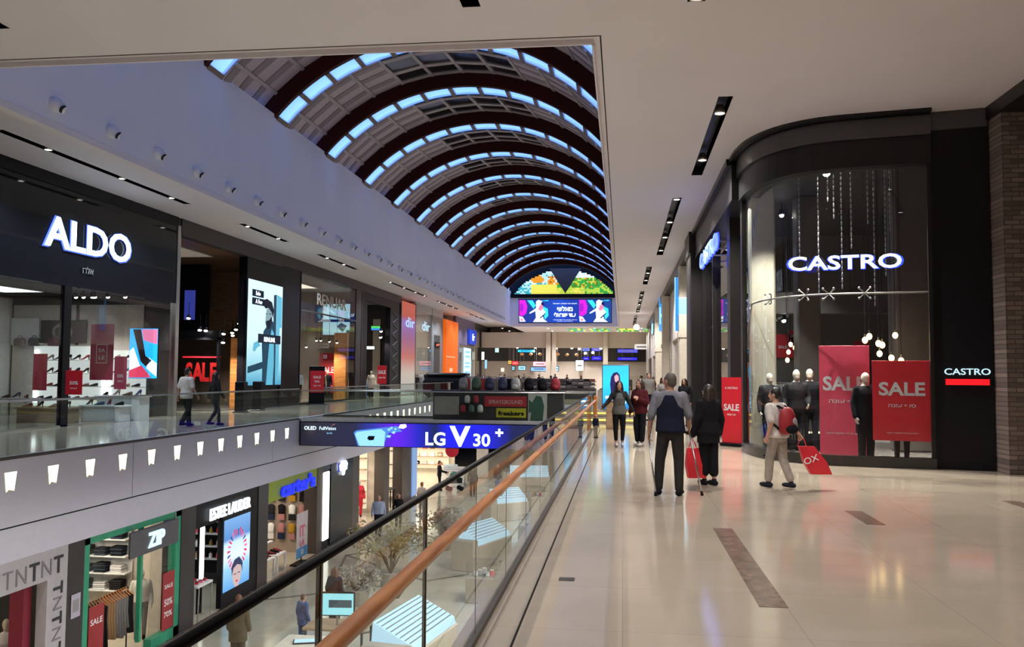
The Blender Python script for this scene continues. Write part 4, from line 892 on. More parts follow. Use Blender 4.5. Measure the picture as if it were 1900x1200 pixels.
for zi, z in enumerate(SZ):
    for j in range(7):
        shoe('shoe', '%s shoe from the left on the %s shelf of the white shoe wall' % (nth(j), ('bottom', 'second lowest', 'third lowest', 'top')[zi]), (-20.9-1.35+.37*j, YS-.19, z+.001), math.radians(200+random.uniform(-15, 15)), SHM[(0, 0, 1, 0, 2, 0, 3)[(k*3+zi) % 7]], zi > 1, 'shoes on the white shoe wall'); k += 1
t = thing('shoe_shelf', 'narrow white shelf unit behind the crimson banners in the first shop', 'shelf', (-18.5, YS, 0), 0)
B(COOLP).box(-.9, .5, -.03, 0, .35, 2.5).build('back_panel', t)
for z in SZ: B(WPAINT).bbox(-.9, .5, -.34, -.03, z-.03, z, .008).build('shelf_board', t)
B(E_('strip_cool', (.95, 1, .97), 4)).box(-1.05, -.93, -.10, -.035, .5, 2.5).build('light_strip', t)
for zi, z in enumerate(SZ):
    for j in range(3): shoe('shoe', '%s shoe from the left on the %s shelf behind the crimson banner' % (nth(j), ('bottom', 'second lowest', 'third lowest', 'top')[zi]), (-18.5-.65+.42*j, YS-.19, z+.001), math.radians(190), SHM[(zi+j*2) % 5], zi > 1, 'shoes on the narrow shelf unit')
def hang(name, label, u0, v0, u1, v1, y, mat, fn=None, rz=0., cat='banner', thick=.008, group=None):
    a, c = PY(u0, v1, y), PY(u1, v1, y); z1 = PY((u0+u1)/2, v0, y)[2]; z0 = PY((u0+u1)/2, v1, y)[2]; w = abs(c[0]-a[0])
    t = thing(name, label, cat, ((a[0]+c[0])/2, y, z0), rz, group); B(mat).bbox(-w/2, w/2, -thick, thick, 0, z1-z0, .004).build('sheet', t)
    if fn: fn(t, w, z1-z0, -thick)
    return t
def words(*rows):
    def fn(t, w, h, y):
        b = B(WPAINT)
        for body, fz, fh, fw, bo in rows: g = text_geo(body, bo)[2][0]; b.text(body, 0, h*fz, h*fh, y-.001, .004, bo, w*fw/(g*h*fh))
        b.build('lettering', t)
    return fn
def boxed(t, w, h, y):
    b = B(WPAINT); x, z0, z1, e = w*.24, h*.30, h*.64, .025
    b.box(-x, x, y-.005, y-.001, z0, z0+e).box(-x, x, y-.005, y-.001, z1-e, z1).box(-x, -x+e, y-.005, y-.001, z0, z1).box(x-e, x, y-.005, y-.001, z0, z1)
    b.text('SA', 0, h*.5, h*.07, y-.001, .004, .02, 1.2).text('LE', 0, h*.37, h*.07, y-.001, .004, .02, 1.3); b.build('lettering', t)
hang('hanging_banner', 'large crimson hanging banner with a white square motif in the first left shop', 166, 601, 209, 705, 29.4, CRIM, boxed)
hang('hanging_banner', 'plain pink hanging banner before the shoe wall', 60, 656, 86, 724, 28.5, PINK)
hang('hanging_banner', 'small bright red sign on the glass post of the first left shop', 121, 687, 152, 732, 25.0, RED, words(('50%', .42, .14, .5, .03), ('SALE', .24, .06, .4, .01)))
hang('hanging_banner', 'narrow crimson banner right of the large one in the first left shop', 211, 661, 234, 722, 29.6, CRIM, words(('50%', .36, .1, .5, .02), ('SALE', .22, .06, .4, .01)))
def led(t, w, h, y):
    b = B(E_('led_blue', (.02, .45, .95), 1.3)).box(-w/2+.01, w/2-.01, y-.006, y, .01, h-.01)
    X = lambda f: (f-.5)*w
    b.use(E_('led_white', (.95, .95, 1), 1.2)).poly([(X(.02), h*.04), (X(.02), h*.55), (X(.15), h*.62), (X(.4), h*.25), (X(.3), h*.04)], y-.009, y-.006).poly([(X(.62), h*.2), (X(.7), h*.42), (X(.98), h*.3), (X(.98), h*.04)], y-.009, y-.006)
    b.use(E_('led_red', (.75, .05, .12), 1.1)).poly([(X(.02), h*.02), (X(.02), h*.16), (X(.45), h*.26), (X(.8), h*.02)], y-.012, y-.009).use(E_('led_pink', (.8, .2, .38), 1.1)).poly([(X(.42), h*.98), (X(.5), h*.76), (X(.98), h*.68), (X(.98), h*.98)], y-.012, y-.009)
    b.use(M('led_dark', (.02, .01, .015), .4)).poly([(X(.12), h*.98), (X(.4), h*.98), (X(.58), h*.45), (X(.8), h*.36), (X(.6), h*.24), (X(.42), h*.34)], y-.015, y-.011); b.build('picture', t)
hang('advertising_screen', 'bright screen of blue white and red shapes in the first left shop', 239, 609, 292, 702, 30.2, BLACK, led, cat='screen', thick=.03)
t = hang('wall_picture', 'dim grey picture with a pale ring high on the shoe wall', 75, 594, 160, 636, 31.6, DARK, None, cat='picture', thick=.02); b = B(GREY); w = 1.1
b.add([(r*math.cos(a)-.05, -.022, .42+r*math.sin(a)*.8) for r in (.3, .42) for a in [2*PI*i/24 for i in range(24)]], [(i, (i+1) % 24, 24+(i+1) % 24, 24+i) for i in range(24)]).build('ring', t)
t = hang('wall_board', 'pale plain board at the top left of the shoe wall', 20, 590, 72, 640, 31.6, COOLW, None, cat='board', thick=.02)
for i, (u, v, c) in enumerate(((35, 645, 'taupe_bag'), (62, 645, 'charcoal_bag'), (98, 645, 'plum_bag'))):
    p = PY(u, v, YS-.2); mm = M(c, ((.22, .17, .16), (.08, .08, .09), (.12, .04, .06))[i], .5)
    t = thing('handbag', ('domed taupe', 'square charcoal', 'plum')[i]+' handbag on top of the shoe wall', 'bag', (p[0], YS-.17, 2.65), 0)
    b = B(mm); b.smooth = True; b.loft([[(x*math.cos(a), .1*math.sin(a), z) for a in [2*PI*q/14 for q in range(14)]] for z, x in ((0, .2), (.02, .24), (.15, .26), (.28, .22), (.31, .15))]).build('body', t); b = B(mm); b.tube([(.1*math.cos(a), 0, .28+.13*math.sin(a)) for a in np.linspace(0, PI, 10)], .012, 6).build('handle', t)
def table(name, label, loc, w, d, h, mat, leg=None, cat='table'):
    t = thing(name, label, cat, loc, 0); B(mat).bbox(-w/2, w/2, -d/2, d/2, h-.06, h, .01).build('tabletop', t)
    if leg == 'box': B(mat).bbox(-w/2+.06, w/2-.06, -d/2+.06, d/2-.06, 0, h-.06, .01).build('base', t)
    else:
        for sx in (-1, 1):
            for sy in (-1, 1): B(leg or mat).box(sx*(w/2-.06)-.025, sx*(w/2-.06)+.025, sy*(d/2-.06)-.025, sy*(d/2-.06)+.025, 0, h-.06).build('leg', t)
    return t
tabs = []
for i, (u, v, y, w, d, h, lb, lg) in enumerate(((228, 772, 29.2, 1.7, .8, .86, 'tall white display table right of the red sign in the first shop', 'box'), (196, 770, 28.2, 1.5, .8, .55, 'low white display table in front of the taller one in the first shop', 'box'), (88, 795, 27.2, 1.9, .8, .5, 'low beige display bench in the first left shop', 'box'), (22, 790, 28.6, 1.6, .8, .75, 'grey display table at the left edge of the first shop', None))):
    p = PY(u, v, y); table('display_table', lb, (p[0], y, 0), w, d, h, (WPAINT, WPAINT, MWOOD, LGREY)[i], lg)
    for j in range(4): shoe('shoe', '%s shoe from the left on the %s' % (nth(j), ('tall white table', 'low white table', 'low beige bench', 'grey table')[i]+' of the first left shop'), (p[0]-w*.36+w*.24*j, y-.1, h+.001), math.radians(180+random.uniform(-40, 40)), SHM[(i+j*3) % 5], (i+j) % 2, 'shoes on the display tables')
for i, (u, v) in enumerate(((128, 537), (155, 537), (176, 542), (200, 545), (232, 549), (140, 569), (170, 580))):
    p = PY(u, v, 29.5); ceil_spot('track_spotlight', 'spotlight under the ceiling of the first left shop, %s from the left' % nth([0, 2, 4, 5, 6, 1, 3][i]), (p[0], p[1], 4.4), (p[0]+.2, p[1]+1.5, 0), 45 if i in (1, 5) else 0, .07, 'spotlights in the first left shop', drop=.2)
# ---- second shop: sale front, wood wall, tall lit poster
struct(B(wood('wall_planks', (.30, .19, .11), (.46, .32, .21), .5, (1, 1, 9))).box(-26, FX-.4, 44.4, 44.58, 3.4, 7.0), 'wall_wood_panelling', 'tan wood panelling high inside the second left shop', 'wall')
a = PY(385, 600, 41); struct(B(M('deep_blue_black', (.008, .011, .02), .3)).box(-26, a[0], 41, 41.2, 3.3, 7.0), 'wall_blue_black_box', 'blue black box wall high inside the second left shop', 'wall')
q = PY(352, 560, 40.9); t = thing('wall_screen', 'dim violet blue screen high inside the second left shop', 'screen', (q[0], 40.97, q[2]-.9), 0); B(BLACK).box(-.3, .3, -.05, .02, 0, 1.5).build('frame', t); B(E_('dim_violet', (.03, .04, .25), 1)).box(-.28, .28, -.06, -.05, .02, 1.48).build('picture', t)
x1 = min(PY(427, 700, 36.5)[0], -17.5); x0 = x1-3.2
w = thing('window_53', 'dark glass box front with red sale letters inside the second left shop', 'window'); w['kind'] = 'structure'
B(GLSD).box(x0-1, x1, 36.5, 36.52, .05, 3.3).build('pane', w); B(BLACK).box(x0-1, x1+.08, 36.4, 36.6, 3.1, 3.5).box(x1, x1+.08, 36.4, 36.6, 0, 3.2).build('frame', w)
struct(B(M('box_floor', (.1, .08, .07), .3)).box(-26, x1, 36.4, 44.4, .003, .03).use(M('box_rear', (.20, .14, .10), .5)).box(-26, -17.6, 43.9, 44.3, 0, 3.4), 'wall_box_rear')
z0 = PY(370, 706, 36.45)[2]; z1 = PY(370, 672, 36.45)[2]; REDL = E_('red_letters', (.7, .02, .02), .2)
B_ = thing('window_lettering', 'big red sale letters on the dark glass inside the second left shop', 'sign', ((PY(342, 700, 36.4)[0]+PY(401, 700, 36.4)[0])/2, 36.49, z0), 0); g = text_geo('SALE', .05)[2][0]; W_ = PY(401, 700, 36.4)[0]-PY(342, 700, 36.4)[0]
for ch, fx in zip('SALE', (-.385, -.115, .14, .385)): B(REDL).text(ch, W_*fx, 0, z1-z0, 0, .01, .05, W_/(g*(z1-z0))*.98).build('letter', B_)
B(RED).box(-W_*.6, W_*.6, -.012, 0, z1-z0+.2, z1-z0+.26).build('red_line', B_)
x = PY(438, 700, 38.5)[0]; struct(B(OAK).bbox(x-.22, x+.22, 38.3, 38.7, 0, 3.25, .03), 'column', 'orange wooden post inside the second left shop', 'post')
for i, (u, v, y) in enumerate(((350, 590, 36), (371, 612, 36), (382, 613, 36.2), (415, 619, 37), (414, 635, 37.2), (444, 600, 40), (450, 605, 40.3), (438, 611, 40.6), (431, 617, 41), (432, 622, 41.3), (449, 617, 41.6))):
    p = PY(u, v, y); b_ = thing('track_spotlight', 'spotlight in the second left shop, %s from the left' % nth(i), 'spotlight', tuple(p), 0, 'spotlights in the second left shop'); c = B(BLACK); c.smooth = True; c.cyl((0, 0, .0), (0, .02, .14), .08, .06, 12).build('can', b_); B(LAMPC).ell((0, -.01, -.012), (.085, .085, .05), 10, 6).build('lens', b_); B(BLACK).cyl((0, .02, .14), (0, .02, min(.7, 6.95-p[2])), .012, n=6).build('stem', b_)
    if i in (1, 4, 8): spot((0, 0, -.07), 120, 130, parent=b_)
t = thing('lit_poster', 'tall glowing pale blue poster of a bearded man beside the second left shop', 'poster', (FX+.02, 38.0, 1.1), PI/2); Wp, Hp = 4.05, 4.85
B(BLACK).box(-.06, Wp+.06, -.03, .05, -.06, Hp+.06).build('frame', t); LBX = E_('poster_pale', (.62, .88, .95), 1.15); LB2 = E_('poster_mid', (.12, .45, .62), .9); LB3 = E_('poster_dark', (.012, .055, .10), .8); LB4 = E_('poster_navy', (.008, .015, .035), .5); LBF = E_('poster_face', (.25, .38, .42), .8)
B(gradient_screen('poster_glow', [(0, (.04, .30, .50)), (.16, (.25, .6, .72)), (.45, (.62, .87, .93)), (1, (.70, .92, .96))], 2, 1.15, Hp)).box(0, Wp, -.045, -.031, 0, Hp).build('lit_face', t)
b = B(LB3)
b.poly([(1.75, 0), (1.72, 1.2), (1.62, 1.9), (1.8, 2.55), (2.2, 2.8), (2.55, 2.85), (2.75, 3.1), (3.0, 3.0), (3.2, 2.4), (3.25, 1.2), (3.15, 0)], -.050, -.046)
b.use(LB2).poly([(2.2, 0), (2.35, 1.1), (2.5, 2.0), (2.75, 2.7), (3.02, 2.5), (3.1, 1.0), (3.0, 0)], -.053, -.050)
b.use(LBF).poly([(1.95, 2.95), (2.02, 3.35), (2.1, 3.62), (2.55, 3.72), (2.75, 3.4), (2.72, 3.0), (2.45, 2.78), (2.12, 2.75)], -.054, -.050)
b.use(LB4).poly([(2.02, 3.0), (2.15, 3.05), (2.42, 3.1), (2.7, 3.3), (2.78, 3.1), (2.6, 2.78), (2.35, 2.64), (2.1, 2.72)], -.057, -.054)            # beard
b.poly([(1.48, 3.75), (1.6, 3.98), (2.1, 4.1), (2.7, 3.98), (2.95, 3.62), (2.85, 3.2), (2.68, 3.5), (2.3, 3.68), (1.95, 3.62), (1.7, 3.75)], -.058, -.054)   # hair
b.poly([(2.0, 3.38), (2.2, 3.42), (2.2, 3.39), (2.02, 3.34)], -.058, -.056).poly([(2.38, 3.43), (2.62, 3.40), (2.6, 3.36), (2.38, 3.39)], -.058, -.056)
b.use(LB3).poly([(2.95, 0), (2.95, 4.35), (3.3, 4.4), (3.3, 0)], -.0485, -.0465).use(LB2).poly([(3.32, .3), (3.34, 4.4), (4.0, 4.3), (4.0, 2.8), (3.75, 2.8), (3.7, .2)], -.0485, -.0465).poly([(.6, 1.6), (.7, 1.95), (1.15, 2.05), (1.5, 1.85), (1.1, 1.75), (.85, 1.55)], -.0485, -.0465).use(LB3).poly([(.1, .55), (.1, .85), (1.75, 1.1), (1.75, .78)], -.0485, -.0465)
b.build('picture', t)
for x0_, x1_, y_, z_, tx, th in ((.42, 1.72, -.05, 4.1, 'Solo', .2), (.42, 2.05, -.05, 3.72, 'A Foot', .2), (1.15, 3.85, -.062, 1.98, 'RENUAR', .23)):
    o_ = B(LB4).box(x0_, x1_, y_, y_+.004, z_, z_+.32+(.1 if th > .2 else 0)).build('caption', t); B(LETW).text(tx, (x0_+x1_)/2, z_+.075, th, y_-.0005, .004, .02, 1.1).build('lettering', o_)
for i, (u, lb) in enumerate(((448, 'left'), (480, 'middle'))):
    p = PX(u, 712, FX+.9); t = thing('display_stand', 'black display stand, %s one in front of the tall lit poster' % lb, 'stand', (p[0], p[1], 0), PI/2); B(BLACK).bbox(-.22, .22, -.2, .2, 0, 1.3, .03).build('body', t); B(DARK).bbox(-.27, .27, -.25, .25, 0, .06, .02).build('foot', t)
p = PZ(512, 748, 0)
t = thing('floor_sign', 'red sale sign on a black stand at the right foot of the tall lit poster', 'sign', (FX+.75, p[1]-1.4, 0), math.radians(35)); B(BLACK).bbox(-.42, .42, -.05, .0, .05, 2.05, .02).bbox(-.5, .5, -.3, .3, 0, .05, .02).build('stand', t); B(RED).box(-.38, .38, -.06, -.05, .65, 1.8).build('sheet', t); B(WPAINT).text('SALE', 0, 1.4, .14, -.061, .004, .03).text('50%', 0, 1.18, .12, -.061, .004, .02).text(HEB, 0, .98, .08, -.061, .004, .02).build('lettering', t)
# ---- wide glass front
sign('shop_sign', 'bronze letters on the wide glass front beyond the tall lit poster', 'RENUAR', (FX+.06, 49.6, 5.50), PI/2, .66, M('bronze_letters', (.50, .45, .41), .4, .3), None, 1.5, .02, .02)
hang('wall_screen', 'pale blue lit picture behind the bronze letters', 598, 563, 651, 622, 55.3, BLACK, lambda t, w, h, y: B(E_('pale_blue_picture', (.42, .72, .80), .9)).box(-w/2+.03, w/2-.03, y-.006, y, .03, h*.42).box(-w/2+.03, w/2-.03, y-.006, y, h*.5, h-.03).use(LB3).poly([(0, h*.28), (.3, h*.4), (.7, h*.3), (.4, h*.1)], y-.009, y-.006).build('picture', t), cat='screen')
x = PY(631, 680, 53.5)[0]; struct(B(OAK).bbox(x-.35, x+.45, 53.3, 53.8, 0, 4.2, .03), 'column', 'orange wooden pillar in the wide glass front', 'pillar')
hang('hanging_banner', 'dull red sale panel in the wide glass front', 592, 655, 622, 728, 54.5, RED, words(('SALE', .5, .16, .8, .03)))
hang('hanging_banner', 'tall blue panel at the right of the wide glass front', 641, 612, 655, 700, 54.8, M('blue_panel', (.10, .35, .6), .5))
for i, (u, v) in enumerate(((587, 630), (595, 630), (611, 632), (625, 634), (568, 642))):
    p = PY(u, v, 52); ceil_spot('track_spotlight', 'spotlight behind the wide glass front, %s from the left' % nth([1, 2, 3, 4, 0][i]), p, (p[0], p[1]+1.5, 0), 110 if i in (0, 2) else 0, .08, 'spotlights behind the wide glass front', drop=min(2, 6.9-p[2]))
for i, (u, y, c, c2, lb) in enumerate(((553, 50, M('white_shirt', (.7, .68, .66), .8), BLKCL, 'mannequin in a white top at the left of the wide glass front'), (596, 52, M('tan_coat', (.4, .27, .16), .8), BLKCL, 'mannequin in a tan coat before the dull red panel'), (607, 53, BLKCL, CHARC, 'mannequin in black before the dull red panel'))):
    p = PY(u, 735, y); mannequin(lb, (p[0], y, 0), .4, 1.85, top=c, bottom=c2)
# ---- black shop with zigzag pier
t = thing('zigzag_ornament', 'zigzag relief on the black pier', 'ornament', (FX+.01, 64.4, 0), PI/2)
for i in range(6):
    b = B(M('zigzag_grey', (.11, .11, .115), .35)); z = 1.2+.85*i; b.tube([(-.9, -.02, z), (.5, -.02, z+.38), (-.9, -.02, z+.76)], .03, 6).build('zigzag', t)
hang('shop_sign_box', 'small white lit sign inside the black shop', 676, 641, 696, 649, 60.5, BLACK, lambda t, w, h, y: B(LETW).box(-w/2+.05, w/2-.05, y-.006, y, .05, h-.05).build('lit_face', t), cat='sign')
hang('sale_sign', 'red sale board inside the black shop', 700, 678, 717, 712, 60, RED, words(('SALE', .55, .2, .8, .03), (HEB, .3, .1, .7, .01)))
hang('green_sign', 'small green and blue lit sign in the entrance of the black shop', 688, 604, 706, 613, 64.5, BLACK, lambda t, w, h, y: B(E_('green_glow', (.1, .7, .12), 1)).box(-w/2+.03, w/2-.03, y-.006, y, h*.5, h-.03).use(E_('blue_glow', (.05, .3, .8), 1)).box(-w/2+.03, w/2-.03, y-.006, y, .03, h*.5).build('lit_face', t), cat='sign')
hang('pale_board', 'pale lit wall panel inside the black shop', 690, 592, 704, 735, 65.5, WARMW, None, cat='panel')
for i, (u, v) in enumerate(((707, 613), (706, 624))):
    p = PY(u, v, 62-2*i); ceil_spot('track_spotlight', '%s spotlight in the black shop' % ('upper', 'lower')[i], p, (p[0], p[1]+1, 0), 120, .12, 'spotlights in the black shop', drop=min(2, 6.9-p[2]))
p = PY(688, 735, 59.5); mannequin('mannequin in a cream coat in the entrance of the black shop', (p[0], 59.5, 0), .3, 1.85, fem=True, top=M('cream_coat', (.62, .50, .38), .8), bottom=CHARC, hem=.6, loose=.03)
p = PY(672, 720, 58); t = thing('blue_bin', 'small blue rounded stool by the black shop', 'stool', (p[0], 58, 0), 0); b = B(M('blue_plastic', (.10, .35, .75), .4)); b.smooth = True; b.lathe((0, 0, 0), [(.05, 0), (.3, .02), (.32, .5), (.3, 1.0), (.2, 1.1), (.02, 1.12)]).build('body', t); B(BLACK).lathe((0, 0, -.001), [(.02, 0), (.33, 0), (.33, .05), (.02, .06)]).build('foot', t)
# ---- glowing gradient panel, white windows, orange pillar, purple front
t = thing('light_box', 'tall glowing orange to violet wall panel on the left shops', 'panel', (FX+.02, 65.9, .1), PI/2)
B(gradient_screen('orange_glow', [(0, (.55, .55, .5)), (.22, (.6, .5, .42)), (.4, (.55, .12, .08)), (.62, (.30, .08, .25)), (.78, (.28, .13, .5)), (.84, (.5, .08, .05)), (1, (.55, .09, .05))], 2, .8, 7.2)).box(0, 4.6, -.04, 0, 0, 7.2).build('lit_face', t); B(DARK).box(4.6, 4.75, -.06, .02, 0, 7.3).box(-.1, 0, -.06, .02, 0, 7.3).build('frame', t)
for i, (y, c) in enumerate(((68.6, 'orange to violet panel'), (74.3, 'white window right of the glowing panel'))):
    t = sign('shop_sign', 'frosty blue lit sign on the '+c, 'dir', (FX+.08, y, 5.35), PI/2, .85, E_('frost_letters', (.42, .65, .9), 1.0), None, 2.3, .0, .02)
for i, (u, y, c) in enumerate(((771, 73.5, CHARC), (780, 74, M('white_shirt', (.7, .68, .66), .8)), (788, 75, BLKCL))):
    p = PY(u, 715, y); mannequin('mannequin in the white lit window, %s of three' % ('leftmost', 'middle', 'rightmost')[i], (p[0], y, 0), .2, 1.9, top=c, bottom=BLKCL if i != 1 else LGREY)
struct(lf(B(DARK), 78, 80.5, 0, 5.2, -.03, .1), 'door_1', 'dark doorway in the grey front of the left shops', 'door')
t = thing('door_sign', 'small glowing red sign on the grey shop front', 'sign', (FX+.05, 79.2, 4.1), PI/2); B(BLACK).box(-.9, .9, -.06, .02, 0, .45).build('box', t); B(E_('red_glow', (1, .12, .05), 1.2)).poly([(-.7, .1), (.6, .2), (.7, .33), (-.6, .25)], -.075, -.061).build('neon', t)
t = thing('orange_pillar', 'bright orange lit shop pillar far along the left walkway', 'pillar', (FX+.02, 82.1, 0), PI/2); B(E_('orange_lit', (.95, .16, .012), .62)).box(0, 6.2, -.25, .1, 1.6, 6.85).build('lit_face', t); B(M('orange_base', (.5, .12, .02), .5)).box(-.02, 6.22, -.24, .1, 0, 1.6).build('base', t); b = B(E_('pillar_letters', (1, .6, .42), .9)); b.text('ace', 2.6, 1.9, .5, -.251, .02, .03, 1.6).box(.3, 4.6, -.262, -.251, 3.3, 3.36); b.build('lettering', t)
t = thing('shop_sign', 'blue lit box sign on the purple shop front', 'sign', (FX+.05, 97.2, 5.0), PI/2); B(E_('royal_blue_glow', (.02, .05, .45), 1)).bbox(-2.0, 2.0, -.3, 0, 0, 1.6, .05).build('box', t); B(LETW).text('fr', 0, .4, .8, -.301, .02, .02, 2.2).build('letters', t)
t = thing('shop_sign', 'tall white and blue lit poster below the purple front', 'poster', (FX+.04, 95.0, 1.3), PI/2); B(E_('white_blue_poster', (.55, .75, 1), .95)).box(-2.2, 2.2, -.04, 0, 0, 3.2).build('lit_face', t); b = B(LB2)
for z in (.5, 1.1, 1.5, 2.2, 2.7): b.box(-1.4, 1.4, -.05, -.041, z, z+.14)
b.build('lettering', t)
for i, (u0, v0, u1, v1, c) in enumerate(((893, 652, 899, 668, (.8, .9, .8)), (899, 667, 904, 684, (.3, .6, .8)), (918, 645, 926, 654, (.4, .55, .55)), (929, 682, 936, 690, (.9, .8, .6)))):
    hang('wall_screen', ('white', 'cyan', 'grey green', 'cream')[i]+' lit sign among the farthest left shops', u0, v0, u1, v1, 103, BLACK, lambda t, w, h, y, c=c, i=i: B(E_('far_sign_%d' % i, c, 1)).box(-w/2+.03, w/2-.03, y-.006, y, .03, h-.03).build('lit_face', t), cat='sign')
# ================================================================ lower level shops (front plane x = -11.6, floor z = -5.2)
LX, LZ, LT = -11.62, -5.2, -1.95
def ll(b, y0, y1, z0, z1, d0=0., d1=.15): return b.box(LX-d1, LX-d0, y0, y1, z0, z1)
LPIER = M('lower_pier', (.035, .03, .032), .3)
for i, (y0, y1) in enumerate(((17.5, 18.1), (22.35, 23.15), (27.35, 28.15), (32.85, 33.45), (37.35, 38.3), (42.5, 43.4), (46.0, 48.0))):
    struct(ll(B(LPIER if i < 3 else M('lower_pier_brown', (.07, .055, .05), .35)), y0, y1, LZ, LT, -.02, .5), 'column', 'dark pier between the lower shops, %s from the left' % nth(i), 'pier')
struct(B(M('lower_rear', (.45, .40, .33), .6)).box(-19.2, -19, 8, 112, LZ, LT), 'wall_lower_rear')
for y, m_ in ((18.0, DWALL), (22.9, WARMW), (27.9, DWALL), (33.1, M('kids_shop_wall', (.38, .30, .25), .6)), (37.9, COOLW), (43, WARMW), (47.5, WARMW), (62, WARMW)):
    struct(B(m_).box(-19, LX-.2, y-.06, y+.06, LZ, LT), 'partition_wall', 'wall between two lower shops', 'wall')
for i, (y0, y1, es, wm) in enumerate(((12, 16.5, 1.5, 1), (19, 22, 5.5, 1), (23.8, 26.8, 2.5, 0), (28.8, 32.2, 4.5, 1), (34.6, 37, 3, 0), (38.8, 42, 8, 1), (43.6, 45.8, 7, 1), (48.5, 54, 9, 1), (55, 61, 8, 1))):
    fill_panel(-15.6, -12.6, y0, y1, -1.96, 'added lit ceiling panel in the lower shops, %s from the left' % nth(i), es, wm)
# letter framed shop
FR = M('letter_frame', (.42, .40, .42), .5)
struct(ll(B(FR), 8, 17.5, -2.55, LT, -.03, .2).box(LX-.2, LX+.03, 16.85, 17.5, LZ, -2.55), 'door_10', 'grey frame covered in letters round the first lower shop entrance', 'shop front')
t = thing('frame_lettering', 'black and grey letters along the frame of the first lower shop', 'lettering', (LX+.035, 17.2, -2.46), PI/2)
LK1, LK2 = M('letter_black', (.02, .02, .022), .5), M('letter_grey', (.20, .19, .20), .5)
for i in range(14):
    B(LK1 if i in (0, 2) else LK2).text('TN'[i % 2], -.02-.38*i, 0, .36, 0, .012, .02 if i in (0, 2) else -.012, 1.).build('letter', t)
for i in range(8):
    b = B(); vs, fs, (w_, x_) = text_geo('TN'[i % 2], .03 if i % 2 == 0 else -.012); b.use(LK1 if i % 2 == 0 else LK2)
    b.add([((p[1]-.5)*.30, -.012 if p[2] > .5 else 0, -.32-.31*i-(p[0]-x_-w_/2)*.30) for p in vs], fs).build('letter', t)
struct(ll(B(M('red_reveal', (.22, .02, .04), .5)), 16.6, 16.84, LZ, -2.6, .3, .6), 'trim_20', 'dark red reveal inside the first lower shop', 'trim')
def put(u, v, x): return PX(u, v, x)
p = put(12, 1120, -12.6); person_dummy = None
mannequin('mannequin in a bright white pink top in the first lower shop', (-12.6, put(14, 1100, -12.6)[1], LZ), .6, 1.8, fem=True, top=M('white_shirt', (.7, .68, .66), .8), bottom=BLKCL)
def fold(name, label, loc, rz, w, d, n, mats, group):
    t = thing(name, label, 'clothes', loc, rz, group)
    for k in range(n): B(mats[k % len(mats)]).bbox(-w/2+random.uniform(0, .015), w/2-random.uniform(0, .015), -d/2, d/2, .05*k, .05*k+.048, .02).build('garment', t)
    return t
t = thing('display_table', 'low display table with folded clothes in the first lower shop', 'table', (-12.5, 15.6, LZ), 0); B(DARK).bbox(-.4, .4, -.9, .9, .55, .62, .01).build('tabletop', t)
for sx in (-.35, .35):
    for sy in (-.8, .8): B(BLACK).box(sx-.03, sx+.03, sy-.03, sy+.03, 0, .55).build('leg', t)
for i, (yy, ms) in enumerate(((15.0, [PINK, WPAINT]), (15.45, [WPAINT, GREY]), (15.95, [RED, PINK]))): fold('folded_clothes', ('pink', 'white', 'red')[i]+' pile of folded clothes on the low table of the first lower shop', (-12.5, yy, LZ+.621), 0, .4, .32, 4, ms, 'piles on the low table')
# green framed shop
b = ll(B(GREEN), 18.1, 18.32, LZ, LT, 0, .2); ll(b, 22.1, 22.35, LZ, LT, 0, .2); ll(b, 18.1, 22.35, -2.1, LT, 0, .2); ll(b, 21.0, 22.35, LZ, LZ+.25, 0, .2); ll(b, 18.1, 18.9, LZ, LZ+.25, 0, .2); ll(b, 20.6, 20.7, -4.9, -2.1, .1, .2)
struct(b, 'door_11', 'green frame round the entrance of the second lower shop', 'shop front')
w = thing('window_60', 'glass at the two sides of the green framed entrance', 'window'); w['kind'] = 'structure'
ll(B(GLSD), 18.32, 18.95, LZ+.25, -2.1, .05, .06).build('pane', w); ll(B(GLSD), 20.95, 22.1, LZ+.25, -2.1, .05, .06).build('pane', w)
t = thing('shop_sign', 'dark grey sign board with pale blue letters over the green framed entrance', 'sign', (LX+.08, 19.7, -2.72), PI/2); B(M('sign_slate', (.10, .095, .11), .4)).bbox(0, 2.25, -.08, .0, 0, .62, .02).build('board', t); B(E_('zip_letters', (.55, .85, .95), 1.3)).text('ZIP', 1.12, .14, .36, -.081, .03, .045, 1.05).build('letters', t)
B(STEEL).box(.1, .14, -.05, -.01, .62, .75).box(2.1, 2.14, -.05, -.01, .62, .75).build('bracket', t)
def wallposter(name, label, y0, y1, z0, z1, off, mat, rows, cat='poster'):
    t = thing(name, label, cat, (LX+off, (y0+y1)/2, z0), PI/2); w_, h_ = y1-y0, z1-z0; B(mat).box(-w_/2, w_/2, -.006, .006, 0, h_).build('sheet', t); b = B(WPAINT)
    for body, fz, fh, fw, bo in rows: g = text_geo(body, bo)[2][0]; b.text(body, 0, h_*fz, h_*fh, -.007, .003, bo, w_*fw/(g*h_*fh))
    b.build('lettering', t); return t
DRED = M('dull_red', (.32, .025, .03), .5)
wallposter('sale_poster', 'dull red sale poster at the left side of the green framed entrance', 18.36, 18.93, -4.95, -3.5, .0, DRED, (('SALE', .72, .09, .8, .02), ('50%', .2, .12, .7, .02)))
wallposter('sale_poster', 'dull red sale poster at the right side of the green framed entrance', 21.5, 22.08, -4.9, -3.45, .0, DRED, (('SALE', .72, .07, .7, .02), ('50%', .42, .12, .7, .02), ('70%', .22, .10, .7, .02)))
t = thing('wall_shelf', 'white wall shelf with dark folded clothes in the green framed shop', 'shelf', (-14.1, 22.8, LZ), 0); B(WPAINT).box(-1.1, .9, -.03, 0, .9, 3.0).build('back_panel', t)
zs = (1.05, 1.5, 1.95, 2.4)
